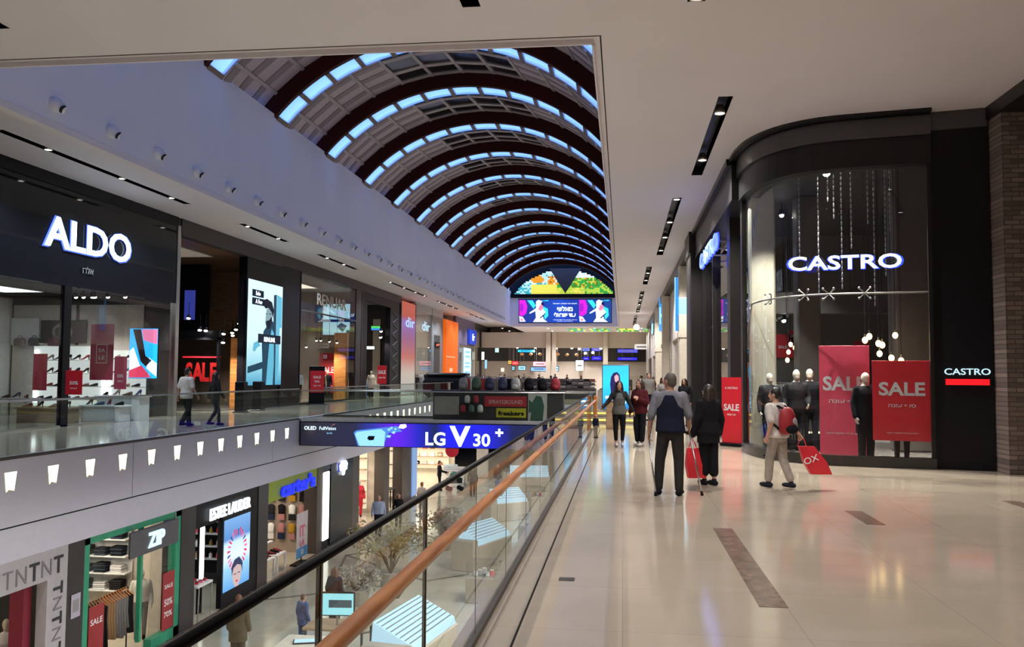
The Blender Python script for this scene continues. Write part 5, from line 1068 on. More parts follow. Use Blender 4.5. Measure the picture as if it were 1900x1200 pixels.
for z in zs: B(WPAINT).bbox(-1.1, .9, -.4, 0, z-.035, z, .008).build('shelf_board', t)
DEN = M('denim', (.03, .045, .07), .85)
for zi, z in enumerate(zs):
    for j in range(4): fold('folded_clothes', '%s pile from the left on the %s shelf of the green framed shop' % (nth(j), nth(zi)), (-14.1-.8+.47*j, 22.58, LZ+z+.001), 0, .36, .3, 5 if (zi+j) % 2 else 4, [[DEN, BLKCL], [CHARC], [WPAINT, LGREY], [BLKCL, DEN]][(zi+j*3) % 4], 'folded piles on the white wall shelf')
tag_ = thing('sale_tag', 'small bright red tag on the shelf of the green framed shop', 'tag', (*put(250, 1072, -13.3)[:2], put(250, 1072, -13.3)[2]-.15), PI/2); B(RED).bbox(-.12, .12, -.01, .01, 0, .36, .004).build('sheet', tag_); B(WPAINT).text('%', 0, .12, .13, -.011, .003, .02).build('lettering', tag_)
def rack(label, loc, rz, w, mats, hang=OAK, h=1.55):
    t = thing('clothes_rack', label, 'clothes rack', loc, rz); b = B(BLACK); b.tube([(-w/2, 0, 0), (-w/2, 0, h), (w/2, 0, h), (w/2, 0, 0)], .018, 8); b.build('frame', t); B(BLACK).box(-w/2-.02, -w/2+.02, -.25, .25, 0, .03).box(w/2-.02, w/2+.02, -.25, .25, 0, .03).build('foot', t); n = int(w/.11)
    for k in range(n):
        x = -w/2+.1+(w-.2)*k/(n-1); m_ = mats[int(k*len(mats)/n) % len(mats)]; h_ = B(hang); h_.tube([(x, -.2, h-.14), (x, -.08, h-.06), (x, 0, h+.03), (x, .08, h-.06), (x, .2, h-.14)], .016, 6).build('hanger', t)
        g = B(m_); g.smooth = True; L_ = random.uniform(.8, 1.05); g.loft([[(x+sx*rr, sy*hw, h-.08-dz) for sx, sy in ((-1, -1), (0, -1.1), (1, -1), (1, 1), (0, 1.1), (-1, 1))] for dz, rr, hw in ((0, .015, .05), (.08, .035, .2), (.4, .038, .19), (L_, .045, .23))]); g.build('garment', t)
    return t
TANC = M('camel_cloth', (.30, .18, .09), .9); GRC = M('grey_cloth', (.2, .19, .18), .9)
p = put(248, 1160, -12.1); rack('rail of dark and camel garments on orange hangers before the green framed shop', (-12.2, 20.0, LZ), PI/2, 1.75, [BLKCL, BLKCL, TANC, GRC, GRC, CHARC])
p = put(305, 1130, -12.4); mannequin('mannequin in a white top and grey trousers beside the right red poster', (-12.4, 21.85, LZ), .5, 1.78, top=M('off_white', (.6, .58, .52), .8), bottom=GRC)
mannequin('mannequin in a long dark coat at the left of the green framed shop', (-12.8, 19.0, LZ), .5, 1.75, top=M('olive_cloth', (.05, .05, .03), .9), bottom=BLKCL, hem=.5, loose=.03)
t = thing('notice', 'small pale notice on the black pier left of the green frame', 'notice', (LX+.03, 17.82, -3.55), PI/2); B(M('notice_paper', (.45, .42, .52), .5)).box(-.16, .16, -.006, .0, 0, .5).build('sheet', t); B(GREY).box(-.11, .11, -.009, -.006, .12, .38).build('print', t)
# cosmetics shop
struct(ll(B(BLACK), 23.15, 27.35, -2.62, LT, 0, .25).box(LX-.25, LX, 26.7, 27.35, LZ, -2.6), 'wall_black_cosmetics', 'black front of the cosmetics shop on the lower level', 'wall')
sign('shop_sign', 'glowing white name above the black cosmetics shop', 'ESTEE LAUDER', (LX+.03, 25.25, -2.5), PI/2, .34, E_('bright_letters', (.85, .93, 1), 1.5), None, 2.7/(text_geo('ESTEE LAUDER', .02)[2][0]*.34), .02, .05)
t = thing('lit_poster', 'tall glowing cosmetics poster with a heart of red rays above a face', 'poster', (LX+.04, 24.75, -4.72), PI/2); w_, h_ = 1.8, 2.08; B(BLACK).box(-.1, w_+.35, -.05, .1, -.42, h_+.1).build('frame', t)
B(gradient_screen('cosmetics_glow', [(0, (.10, .35, .75)), (.3, (.30, .62, .85)), (.45, (.75, .85, .95)), (.65, (.6, .8, .95)), (.72, (.08, .25, .6)), (1, (.18, .4, .75))], 2, 1.15, h_)).box(0, w_, -.062, -.051, 0, h_).build('lit_face', t)
b = B(E_('rays_red', (.7, .02, .12), 1)); RB = E_('rays_blue', (.03, .06, .3), 1); hx, hz = w_*.5, h_*.54
for k in range(26):
    a = 2*PI*k/26; f = 1-.35*max(0, math.sin(a))*abs(math.cos(a))-(.22 if abs(a-PI/2) < .3 else 0); r0, r1 = .36*f+.12, .36*f+.42; d = .035
    b.use(RB if k % 4 == 2 else MATS['rays_red'] if k % 3 else E_('rays_pink', (.8, .15, .3), 1)); b.poly([(hx+r0*math.cos(a-d), hz+r0*math.sin(a-d)), (hx+r1*.86*math.cos(a-d*1.6), hz+r1*.86*math.sin(a-d*1.6)), (hx+r1*.86*math.cos(a+d*1.6), hz+r1*.86*math.sin(a+d*1.6)), (hx+r0*math.cos(a+d), hz+r0*math.sin(a+d))], -.068, -.062)
FACE = E_('poster_skin', (.55, .42, .42), .9)
b.use(FACE).poly([(hx+.34*math.cos(a)*(1 if math.sin(a) > 0 else .85), .36+.36*math.sin(a)) for a in [2*PI*i/20 for i in range(20)]], -.070, -.066).poly([(hx-.13, 0), (hx+.13, 0), (hx+.13, .2), (hx-.13, .2)], -.0695, -.066)
b.use(E_('poster_hair', (.04, .05, .12), .7)).poly([(hx-.36, .38), (hx-.38, .62), (hx-.2, .82), (hx+.12, .86), (hx+.36, .68), (hx+.38, .36), (hx+.28, .58), (hx, .66), (hx-.26, .58)], -.074, -.070).poly([(hx-.22, .40), (hx-.06, .41), (hx-.06, .38), (hx-.2, .37)], -.073, -.070).poly([(hx+.06, .41), (hx+.22, .40), (hx+.2, .37), (hx+.06, .38)], -.073, -.070)
b.use(E_('poster_lips', (.6, .03, .08), 1)).poly([(hx-.09, .17), (hx, .2), (hx+.09, .17), (hx, .12)], -.073, -.070); b.build('picture', t)
t = thing('light_column', 'bright white vertical light beside the cosmetics poster', 'lamp', (LX-.4, 24.35, LZ+.8), PI/2); B(E_('white_strip', (1, .97, .9), 3)).box(-.09, .09, -.05, 0, 0, 2.1).build('tube', t); B(BLACK).box(-.12, .12, 0, .06, -.8, 2.2).build('post', t)
t = thing('display_shelf', 'dark cosmetics shelf with small goods left of the lit poster', 'shelf', (-13.2, 27.6, LZ), 0); B(BLACK).box(-1.6, .4, -.04, 0, .4, 2.9).build('back_panel', t)
for zi, z in enumerate((.9, 1.3, 1.7, 2.1)):
    B(LGREY).bbox(-1.6, .4, -.35, 0, z-.03, z, .006).build('shelf_board', t)
    for j in range(8):
        m_ = random.choice([WPAINT, PINK, MWOOD, M('gold', (.6, .4, .12), .3, .8), RED]); x = -13.2-1.45+.24*j
        q = thing('cosmetics_bottle', '%s small cosmetics bottle from the left on the %s dark shelf' % (nth(j), nth(zi)), 'bottle', (x, 27.42, LZ+z+.001), 0, 'cosmetics on the dark shelf'); B(m_).lathe((0, 0, 0), [(.02, 0), (.055, .005), (.055, .13), (.03, .15)], 10).build('body', q); B(STEEL).lathe((0, 0, .15), [(.03, 0), (.03, .05), (.005, .055)], 8).build('cap', q)
p = put(400, 1072, -11.2)
t = thing('makeup_stand', 'small white makeup counter with red goods before the cosmetics shop', 'counter', (-11.8, 23.62, LZ), 0); B(WPAINT).bbox(-.3, .3, -.45, .45, .98, 1.04, .01).build('countertop', t); B(WPAINT).box(-.3, -.26, -.4, .1, 1.04, 1.5).build('back_board', t)
for sx in (-.3, .3):
    for sy in (-.38, .38): B(CHROME).cyl((sx*.9, sy, 0), (sx, sy, .98), .018).build('leg', t)
for i in range(6): q = thing('lipstick_set', 'small red makeup case on the white counter, %s along' % nth(i), 'makeup', (-11.8+(.12 if i % 2 else -.12), 23.32+.12*i, LZ+1.041), .3*i, 'makeup on the white counter'); B(RED if i % 3 else PINK).bbox(-.05, .05, -.04, .04, 0, .06, .01).build('case', q); B(BLACK).bbox(-.05, .05, -.04, .04, .061, .075, .005).build('lid', q)
# children's clothes shop
struct(ll(B(M('lime_fascia', (.30, .40, .02), .5)), 28.15, 32.85, -2.62, LT, 0, .2), 'wall_lime_header', 'lime green fascia over the third lower shop', 'wall')
sign('shop_sign', 'blue glowing letters on the lime green fascia', "carter's", (LX+.03, 30.8, -2.55), PI/2, .50, E_('blue_glow_letters', (.015, .03, .95), 1.2), None, 3.3/(text_geo("carter's", .05)[2][0]*.50), .05, .06)
KC = [BLKCL, M('mustard_cloth', (.45, .25, .03), .9), CHARC, M('dusty_pink', (.45, .2, .2), .9), M('navy_cloth', (.02, .03, .07), .9), WPAINT, GRC]
for i in range(7):
    for r in range(3):
        x, z = -12.2-.42*i, LZ+2.55-.72*r
        t = thing('hung_outfit', 'child outfit hung %s from the right in the %s row of the lime green shop' % (nth(i), nth(r)), 'clothes', (x, 32.98, z), 0, 'outfits on the wall of the lime green shop'); c = KC[(i*2+r*3) % 7]; g = B(c); g.smooth = True
        g.loft([[(sx*w_, -.04+sy*.05, z_) for sx, sy in ((-1, 0), (-.7, -1), (.7, -1), (1, 0), (.7, .6), (-.7, .6))] for z_, w_ in ((0, .06), (-.05, .15), (-.3, .13), (-.36, .14))]).build('top', t); B(KC[(i+r) % 7]).loft([[(sx*w_, -.04+sy*.04, z_) for sx, sy in ((-1, -1), (1, -1), (1, 1), (-1, 1))] for z_, w_ in ((-.36, .12), (-.6, .13))]).build('trousers', t)
t = wallposter('sale_poster', 'pink blue sale poster on a stand in the lime green shop', 30.55, 31.65, -4.95, -3.35, .1, M('poster_white', (.62, .55, .58), .5), ()); b = B(M('poster_pink', (.75, .12, .2), .5)); b.text('IT', 0, .75, .4, -.012, .003, .05, 1.1).text('LA', 0, .4, .25, -.012, .003, .04, 1.2).use(M('poster_blue', (.05, .25, .55), .5)).box(-.55, .55, -.012, -.007, .0, .36).use(WPAINT).text('50', 0, .1, .18, -.013, .003, .04).build('print', t); B(BLACK).box(-.5, .5, -.02, .25, -.25, -.2).box(-.03, .03, .0, .03, -.22, .1).build('stand', t)
for i, y in enumerate((29.2, 30.2)):
    t = thing('slanted_display', 'white slanted display bench with red shoes in the lime green shop, %s from the left' % nth(i), 'bench', (-12.4, y, LZ), 0)
    for sy in (-.35, .35): B(WPAINT).box(-.5, -.44, sy-.03, sy+.03, 0, .9).box(.44, .5, sy-.03, sy+.03, 0, .5).build('leg', t)
    for z, x in ((.9, -.3), (.55, .2)): B(WPAINT).bbox(x-.25, x+.3, -.42, .42, z-.05, z, .01).build('board', t)
    for j in range(3):
        for q in range(2): shoe('shoe', 'small shoe on the %s board of the %s slanted bench, %s from the left' % (('upper', 'lower')[q], nth(i), nth(j)), (-12.4+(-.28, .22)[q], y-.27+.27*j, LZ+(.901, .551)[q]), .4, SHM[2] if (j+q) % 2 else SHM[0], False, 'shoes on the slanted benches')
# black shop with white light strip, then bright shops under the banner
struct(ll(B(M('ink_wall', (.007, .012, .018), .25)), 34.45, 37.35, LZ, LT, -.02, .2).box(LX-.2, LX, 33.4, 34.5, -2.15, LT), 'wall_ink_black', 'blue black wall of the fourth lower shop', 'wall')
t = thing('light_column', 'tall white glowing strip left of the blue black wall', 'lamp', (LX, 33.85, -4.85), PI/2); B(E_('white_strip2', (1, .96, .85), 2.6)).bbox(-.32, .32, -.06, 0, 0, 2.65, .02).build('tube', t); B(BLACK).box(-.36, .36, 0, .04, -.35, 2.7).build('post', t)
t = thing('shop_sign', 'small glowing white emblem sign on the blue black wall', 'sign', (LX+.04, 35.85, -2.32), PI/2); b = B(E_('emblem_white', (.9, .93, 1), 3)); b.poly([(-.45, .0), (-.5, .22), (-.3, .36), (.3, .36), (.5, .22), (.42, -.02), (.2, -.04), (.1, -.22), (-.12, -.22), (-.2, -.04)], -.06, -.02); b.build('emblem', t); B(HALO).box(-.42, .42, -.02, -.0, -.05, .3).build('halo', t)
sh_i = 0
for (y, x0, x1, nsh) in ((42.9, -17.5, -12.6, 5), (47.3, -15, -12.4, 4), (61.8, -18.6, -12.2, 5)):
    t = thing('display_shelf', 'bright goods shelf on the wall of the lower shops, %s from the left' % nth(sh_i), 'shelf', ((x0+x1)/2, y, LZ), 0); w_ = (x1-x0)/2; B(E_('shelf_glow', (1, .86, .62), .7)).box(-w_, w_, -.04, 0, .2, 3.0).build('back_panel', t)
    for z in np.linspace(.5, 2.7, nsh): B(MWOOD).bbox(-w_, w_, -.4, -.04, z-.04, z, .008).build('shelf_board', t)
    for zi, z in enumerate(np.linspace(.5, 2.7, nsh)[:-1]):
        for j in range(int(w_*2/.55)):
            q = thing('goods_box', '%s box from the left on the %s board of the %s bright shelf' % (nth(j), nth(zi), nth(sh_i)), 'box', ((x0+x1)/2-w_+.3+.55*j, y-.22, LZ+z+.001), 0, 'boxes on the bright shelves'); hh = random.uniform(.15, .32); B(random.choice([WPAINT, CREAM, MWOOD, PINK, LGREY, BLKCL, TANC])).bbox(-.17, .17, -.12, .12, 0, hh, .02).build('carton', q); B(WPAINT).box(-.1, .1, -.124, -.12, hh*.3, hh*.6).build('price_label', q)
    sh_i += 1
mannequin('mannequin in a red top in the bright shop under the banner', (-12.6, 41.6, LZ), .4, 1.75, fem=True, top=RED, bottom=RED, hem=.5, loose=.02)
t = table('display_table', 'dark high table in the bright shop under the banner', (-12.6, 45, LZ), 1.6, .8, .95, DARK, BLACK)
t = thing('light_box', 'pale blue lit panel beside the lower pier', 'panel', (LX+.03, 48.6, LZ), PI/2); B(E_('pale_blue_panel', (.22, .35, .62), .8)).box(-.55, .55, -.06, 0, .1, 3.2).build('lit_face', t); B(STEEL).box(-.6, .6, 0, .04, 0, 3.24).build('frame', t)
struct(B(M('mall_pillar', (.5, .45, .42), .5)).bbox(-9.6, -8.9, 58, 58.7, LZ, -1.95, .05), 'column', 'round cornered pillar on the lower floor under the bridge', 'pillar')
t = thing('hanging_sign', 'small round red sign hanging under the bridge', 'sign', (-9.7, 50, -2.7), 0); b = B(RED); b.cyl((0, -.05, 0), (0, .05, 0), .38, .38, 20).build('disc', t); B(STEEL).cyl((0, 0, .38), (0, 0, .8), .015).build('rod', t)
t = thing('display_counter', 'white counter with pale goods in front of the far lower shop', 'counter', (-10.6, 54.5, LZ), 0); B(WPAINT).bbox(-.6, .6, -1.2, 1.2, 0, .95, .03).build('base', t); B(LGREY).bbox(-.65, .65, -1.25, 1.25, .95, 1.0, .01).build('countertop', t)
fold('folded_clothes', 'pale pile of goods on the white counter of the far lower shop', (-10.6, 54.2, LZ+1.001), .2, .9, .7, 5, [M('ice_cloth', (.5, .6, .65), .8), WPAINT], 'goods on the white counter')
# dark inlay lines of the lower floor
b = B(M('floor_inlay', (.12, .11, .085), .2))
def strip(a, c, w=.16): a, c = Vector((*a, 0)), Vector((*c, 0)); d = (c-a).normalized(); n = Vector((-d.y, d.x, 0))*w/2; b.plan([tuple((a+n)[:2]), tuple((a-n)[:2]), tuple((c-n)[:2]), tuple((c+n)[:2])], LZ, LZ+.004)
strip((-10.4, 32.8), (-5.5, 38)); strip((-10.4, 32.8), (-6.5, 29.2)); strip((-11.5, 25.6), (-9.2, 27.2)); strip((-9.2, 27.2), (-10.4, 32.8), .1); strip((-6.5, 29.2), (-1.5, 34)); strip((-10.2, 40), (-4, 46)); strip((-11, 48), (-8, 51), .12); strip((-9, 21), (-5.5, 24.5))
struct(b, 'trim_21', 'thin dark inlay lines in the lower floor', 'trim')
struct(B(DKSTONE).box(LX, LX+.25, 8, 60, LZ, LZ+.005), 'trim_22', 'dark border stone along the lower shop fronts', 'trim')
# ---------------------------------------------------------------- kiosks in the middle of the lower floor
WGL = E_('counter_glow', (.50, .76, .95), .85); KB = M('kiosk_beige', (.42, .36, .29), .5)
def kiosk(label, loc, rz, w, d, h, rows, taller=True):
    t = thing('lit_kiosk', label, 'kiosk', loc, rz); B(KB).bbox(-w/2, w/2, -d/2, d/2, 0, h-.2, .03).build('base', t)
    sl = .4; b = B(WGL); b.loft([[(-w/2+.05, -d/2+.05, h-.2), (w/2-.05, -d/2+.05, h-.2), (w/2-.05, d/2-.05, h-.2), (-w/2+.05, d/2-.05, h-.2)], [(-w/2+.08, -d/2+.08, h-.04), (w/2-.08, -d/2+.08, h-.04), (w/2-.08, d/2-.08, h+sl), (-w/2+.08, d/2-.08, h+sl)]]).build('lit_case', t)
    for k in range(rows):
        f = (k+.5)/rows; y = -d/2+.1+(d-.2)*f; b = B(STEEL)
        z = h-.04+(sl+.04)*(y+d/2-.08)/(d-.16)
        b.box(-w/2+.12, w/2-.12, y-.012, y+.012, z-.004, z+.014).build('tray_bar', t)
    if taller: B(KB).bbox(-w/2-.35, -w/2, -d/2, d/2, 0, h+.02, .03).build('side_counter', t)
    return t
kiosk('nearest glowing white display kiosk on the lower floor, seen through the glass', (-4.75, 20.3, LZ), math.radians(80), 2.7, 1.1, 1.05, 8)
kiosk('glowing white display kiosk farther along the lower floor', (-5.0, 32.3, LZ), math.radians(70), 2.6, .9, 1.05, 6)
kiosk('small glowing white kiosk deep in the lower hall', (-5.4, 42, LZ), math.radians(40), 1.8, .9, 1.05, 5)
kiosk('farthest glowing white kiosk of the lower hall', (-5.5, 52.5, LZ), math.radians(10), 2.4, .9, 1.05, 5)
t = thing('beige_counter', 'beige service counter beside the nearest glowing kiosk', 'counter', (-6.75, 18.8, LZ), 0); B(KB).bbox(-.6, .45, -.45, .45, 0, 1.0, .02).build('base', t); B(CREAM).bbox(-.65, .5, -.5, .5, 1.0, 1.06, .015).build('countertop', t)
t = thing('tablet_screen', 'glowing blue white screen on the beige service counter', 'screen', (-6.8, 18.8, LZ+1.06), .3); B(BLACK).bbox(-.3, .3, -.16, .16, 0, .03, .01).build('case', t); B(WGL).box(-.27, .27, -.13, .13, .03, .034).build('picture', t)
t = thing('monitor', 'cyan lit monitor on the kiosk nearest the glass', 'monitor', (-6.75, 20.7, LZ+.9), .1); B(BLACK).bbox(-.42, .42, -.05, .03, .22, .78, .02).build('case', t); B(E_('monitor_cyan', (.35, .8, .9), .9)).box(-.39, .39, -.056, -.05, .25, .75).use(E_('monitor_dark', (.08, .12, .15), .5)).box(-.2, .35, -.06, -.056, .42, .6).build('picture', t); B(STEEL).cyl((0, 0, 0), (0, 0, .22), .03).build('stand', t)
table('display_table', 'brown table carrying the cyan monitor', (-6.75, 20.8, LZ), 1.5, .9, .9, MWOOD, DARK)
LEAF = M('dry_leaf', (.22, .19, .08), .7, noise=.4, scale=3); LEAF2 = M('flower_white', (.30, .27, .22), .7); BARK = M('twig', (.12, .08, .05), .8)
def plant(label, loc, h, r, n, lm, seed):
    random.seed(seed); t = thing('potted_tree', label, 'plant', loc, 0); B(M('planter_stone', (.3, .27, .23), .6)).lathe((0, 0, 0), [(.02, 0), (.32, 0), (.42, .45), (.38, .47), (.34, .40), (.02, .38)], 18).build('planter', t)
    b = B(BARK); tips = []
    for k in range(14):
        a = random.uniform(0, 2*PI); rr = r*random.uniform(.3, 1); tip = (rr*math.cos(a), rr*math.sin(a), h*random.uniform(.65, 1)); b.tube([(0, 0, .38), (tip[0]*.25, tip[1]*.25, h*.5), tip], [.03, .02, .006], 6); tips.append(tip)
    b.build('branches', t); b = B(lm)
    for k in range(n):
        c = Vector(random.choice(tips))*random.uniform(.8, 1.05)+Vector((random.gauss(0, .14*r), random.gauss(0, .14*r), random.gauss(0, .1))); s_ = random.uniform(.05, .10); u = Vector((random.gauss(0, 1), random.gauss(0, 1), random.gauss(0, 1))).normalized(); v = u.orthogonal().normalized()
        b.add([tuple(c-u*s_), tuple(c+v*s_*.45), tuple(c+u*s_), tuple(c-v*s_*.45)], [(0, 1, 2, 3)])
    o = b.build('foliage', t); o['kind'] = 'stuff'; random.seed(seed+1); return t
plant('low dry leafed tree on the lower floor, seen just below the wooden handrail', (-7.5, 28.4, LZ), 1.9, 1.35, 900, LEAF, 3)
plant('potted shrub with pale flowers left of the nearest kiosk', (-7.9, 26.0, LZ), 1.1, .7, 420, LEAF2, 5)
plant('pale flowering plant by the second glowing kiosk', (-7.0, 34.5, LZ), 1.6, 1.0, 600, LEAF2, 9)
for i, (x, y) in enumerate(((-4.2, 27), (-8.2, 31.2), (-3.6, 36), (-7.2, 37), (-4.4, 45))):
    t = thing('glass_showcase', 'small showcase of goods on the lower floor, %s from the camera' % nth(i), 'showcase', (x, y, LZ), .5*i); B(KB).bbox(-.5, .5, -.4, .4, 0, .75, .02).build('base', t); B(GLSD).box(-.48, .48, -.38, .38, .75, 1.2).build('glass', t)
    for j in range(5): q = thing('goods_box', 'small goods box, %s in the glass showcase standing %s from the camera' % (nth(j), nth(i)), 'box', (x-.24+.12*j, y+.08*((j % 3)-1), LZ+.751), .1*j, 'goods in the showcases'); B(random.choice([WPAINT, PINK, M('gold', (.6, .4, .12), .3, .8), LGREY])).bbox(-.06, .06, -.05, .05, 0, .12+.04*(j % 3), .015).build('box', q); B(CREAM).bbox(-.065, .065, -.055, .055, .12+.04*(j % 3), .14+.04*(j % 3), .005).build('lid', q)
# ================================================================ on the bridge and further along
random.seed(21)
t = thing('bag_kiosk', 'dark merchandise kiosk with a red and a yellow name board on the bridge', 'kiosk', (0, 0, 0), 0)
K0, K1 = PY(806, 780, 32.3)[0], PY(1046, 780, 32.3)[0]
t.location = ((K0+K1)/2, 32.35, 0); kw = (K1-K0)/2; kx = (K0+K1)/2
B(M('kiosk_dark', (.035, .033, .035), .5)).bbox(-kw, kw, -.35, .4, .02, 1.05, .02).build('base', t); B(DARK).bbox(-kw-.05, kw+.05, -.42, .45, 1.05, 1.1, .01).build('countertop', t)
def kp(u): return PY(u, 760, 32.0)[0]-kx
def kz(v): return PY(930, v, 32.0)[2]
B(M('name_red', (.40, .02, .03), .5)).box(kp(899), kp(977), -.39, -.35, kz(754), kz(735)).build('red_board', t); g = text_geo('SPRAYGROUND', .02)[2][0]; h_ = .15
B(M('name_letters', (.55, .35, .33), .5)).text('SPRAYGROUND', (kp(899)+kp(977))/2, kz(749), h_, -.391, .01, .02, 1.25/(g*h_)).build('red_lettering', t)
B(M('name_yellow', (.42, .42, .02), .5)).box(kp(921), kp(976), -.39, -.35, kz(774), kz(757)).build('yellow_board', t); g = text_geo('freakers', .04)[2][0]; h_ = .16
B(BLACK).text('freakers', (kp(921)+kp(976))/2, kz(770), h_, -.391, .01, .04, .95/(g*h_)).build('yellow_lettering', t)
B(M('plain_board', (.33, .30, .25), .5)).box(kp(806), kp(852), -.385, -.35, kz(770), kz(736)).build('beige_board', t)
b = B(M('picture_board', (.42, .42, .38), .5)).box(kp(980), kp(1015), -.385, -.35, kz(782), kz(728)); b.use(M('picture_green', (.03, .09, .06), .5)).poly([(kp(984), kz(780)), (kp(988), kz(745)), (kp(995), kz(733)), (kp(1005), kz(735)), (kp(1010), kz(752)), (kp(1007), kz(780))], -.392, -.385).poly([(kp(981), kz(765)), (kp(981), kz(740)), (kp(990), kz(748)), (kp(992), kz(762))], -.39, -.385); b.build('picture_board', t)
BAGM = [M('bag_grey', (.30, .29, .30), .7), M('bag_red', (.30, .02, .03), .7), BLKCL, M('bag_white', (.5, .5, .48), .7), M('bag_navy', (.03, .035, .08), .7), M('bag_green', (.06, .12, .08), .7)]
BAG0 = {}
def backpack(label, loc, rz, m_, s_, group):
    if m_.name in BAG0: return dup(BAG0[m_.name], loc, rz, label, group, (s_, s_, s_))
    t = thing('backpack', label, 'bag', loc, rz, group); b = B(m_); b.smooth = True
    b.loft([[(w*math.cos(a)*abs(math.cos(a))**-.3 if abs(math.cos(a)) > .02 else 0, d*math.sin(a), z) for a in [2*PI*i/16 for i in range(16)]] for z, w, d in ((0, .1, .06), (.02, .16, .1), (.25, .17, .11), (.38, .14, .09), (.44, .07, .05))]).build('body', t)
    b = B(m_); b.smooth = True; b.ell((0, -.11, .13), (.11, .04, .09), 12, 8).build('front_pocket', t); B(BLACK).tube([(-.04, 0, .43), (-.03, 0, .49), (.03, 0, .49), (.04, 0, .43)], .01, 6).build('handle', t)
    t.scale = (s_,)*3; BAG0[m_.name] = t; return t
for i in range(8):
    x = kx-kw+1.1+i*(2*kw-1.4)/7; backpack('backpack on top of the bridge kiosk, %s from the left' % nth(i), (x, 32.2, 1.101), random.uniform(-.4, .4), BAGM[(i*5+i//3) % 6], 1.05, 'backpacks on the bridge kiosk')
for i in range(5):
    x = kx+kp(860)+i*.16; backpack('small backpack hanging on the front of the bridge kiosk, %s from the left' % nth(i), (x, 31.88, .3+.34*(i % 2)), 0, BAGM[(i*2+1) % 6], .62, 'backpacks hung on the kiosk front')
# second kiosk behind with folded clothes, far across the void
t = thing('clothes_kiosk', 'long stall of folded clothes behind the bridge kiosk', 'stall', (0, 0, 0), 0); x0, x1 = PY(985, 710, 62)[0], PY(1106, 710, 62)[0]; t.location = ((x0+x1)/2, 62, 0); w_ = (x1-x0)/2
B(DARK).bbox(-w_, w_, -.6, .6, 0, .7, .02).build('base', t)
for z, y in ((.75, -.45), (1.0, -.15), (1.25, .15)): B(DARK).bbox(-w_, w_, y-.16, y+.3, z-.06, z, .01).build('step', t)
CL = [M('fold_mauve', (.22, .17, .19), .9), M('fold_grey', (.26, .24, .25), .9), CHARC, M('fold_pale', (.38, .35, .36), .9), BLKCL, M('fold_red', (.35, .06, .07), .9)]
for z, y, lb in ((.75, -.45, 'lowest'), (1.0, -.15, 'middle'), (1.25, .15, 'top')):
    for j in range(11): fold('folded_clothes', 'pile of folded clothes on the %s step of the long stall, %s from the left' % (lb, nth(j)), ((x0+x1)/2-w_+.25+(2*w_-.5)*j/10, 62+y, z+.001), 0, .38, .26, 3, [CL[(j*3+int(z*4)) % (6 if j > 8 else 5)], CL[(j+int(z*8)) % 5]], 'folded piles on the long stall')
t = thing('sofa_kiosk', 'black rounded stall on the walkway beyond the bridge at the left', 'stall', (*PY(830, 720, 63)[:2], 0), 0); b = B(BLKCL); b.bbox(-1.7, 1.7, -.7, .7, 0, 1.5, .3).build('cover', t); B(BLACK).bbox(-1.5, 1.5, -.6, .6, 1.5, 1.75, .1).build('top_roll', t)
rack('rail of white and red coats behind the bridge kiosk', (*PY(905, 725, 61)[:2], 0), 0, 3.4, [BAGM[1], BAGM[3], BAGM[1], BAGM[1], GRC, GRC, BLKCL, BLKCL], STEEL, 1.5)
rack('rail of dark garments behind the black stall', (*PY(878, 720, 67)[:2], 0), 0, 2.0, [CHARC, M('gold_cloth', (.3, .22, .08), .9), BLKCL], STEEL, 1.45)
# stepped platform with light strips and standing screen
YEL = E_('yellow_strip', (1, .82, .18), 1.1)
t = thing('stepped_platform', 'two tier stone platform with yellow light strips under the standing screen', 'platform', (-.45, 32.1, 0), 0); PLS = M('platform_stone', (.32, .27, .22), .3)
for z0, z1, d, w_ in ((0, .20, .98, 1.4), (.20, .42, .62, 1.3)):
    B(PLS).bbox(-w_, w_*.95, -d, 1.0, z0, z1, .02).build('tier', t); B(YEL).box(-w_+.05, w_*.95-.05, -d-.012, -d, z1-.11, z1-.05).build('light_strip', t)
a, c = PY(1117, 760, 31.9), PY(1168, 760, 31.9); top = PY(1142, 676, 31.9)[2]
t = thing('standing_screen', 'upright advertising screen glowing blue behind the two women', 'screen', ((a[0]+c[0])/2, 31.9, .42), 0); w_, h_ = (c[0]-a[0])/2, top-.42
B(STEEL).bbox(-w_, w_, -.08, .08, 0, h_, .02).build('case', t)
B(gradient_screen('screen_blue', [(0, (.01, .10, .3)), (.25, (.02, .35, .8)), (.6, (.02, .55, .9)), (1, (.03, .45, .95))], 2, 1.6, h_)).box(-w_+.03, w_-.03, -.09, -.08, .06, h_-.04).build('lit_face', t)
b = B(E_('screen_figure', (.03, .02, .12), .8)); b.poly([(-.16, .55), (-.2, .95), (-.17, 1.2), (-.08, 1.35), (.05, 1.38), (.14, 1.28), (.16, 1.1), (.24, .9), (.3, .62), (.15, .5)], -.094, -.09)
b.use(E_('screen_face', (.75, .45, .5), .9)).poly([(-.03, 1.05), (-.05, 1.22), (.03, 1.3), (.1, 1.24), (.11, 1.1), (.05, 1.0)], -.098, -.094).poly([(.0, .82), (.12, .9), (.16, .98), (.04, .98)], -.098, -.094).use(E_('screen_magenta', (.5, .02, .4), 1)).poly([(.1, .62), (.24, .66), (.2, .8), (.08, .76)], -.098, -.094)
b.use(LETW).box(-.36, -.08, -.097, -.09, .44, .52).box(-.3, .0, -.097, -.09, .3, .36).box(.1, .36, -.097, -.09, .26, .34).box(-.36, .05, -.097, -.09, .16, .2); b.build('picture', t)
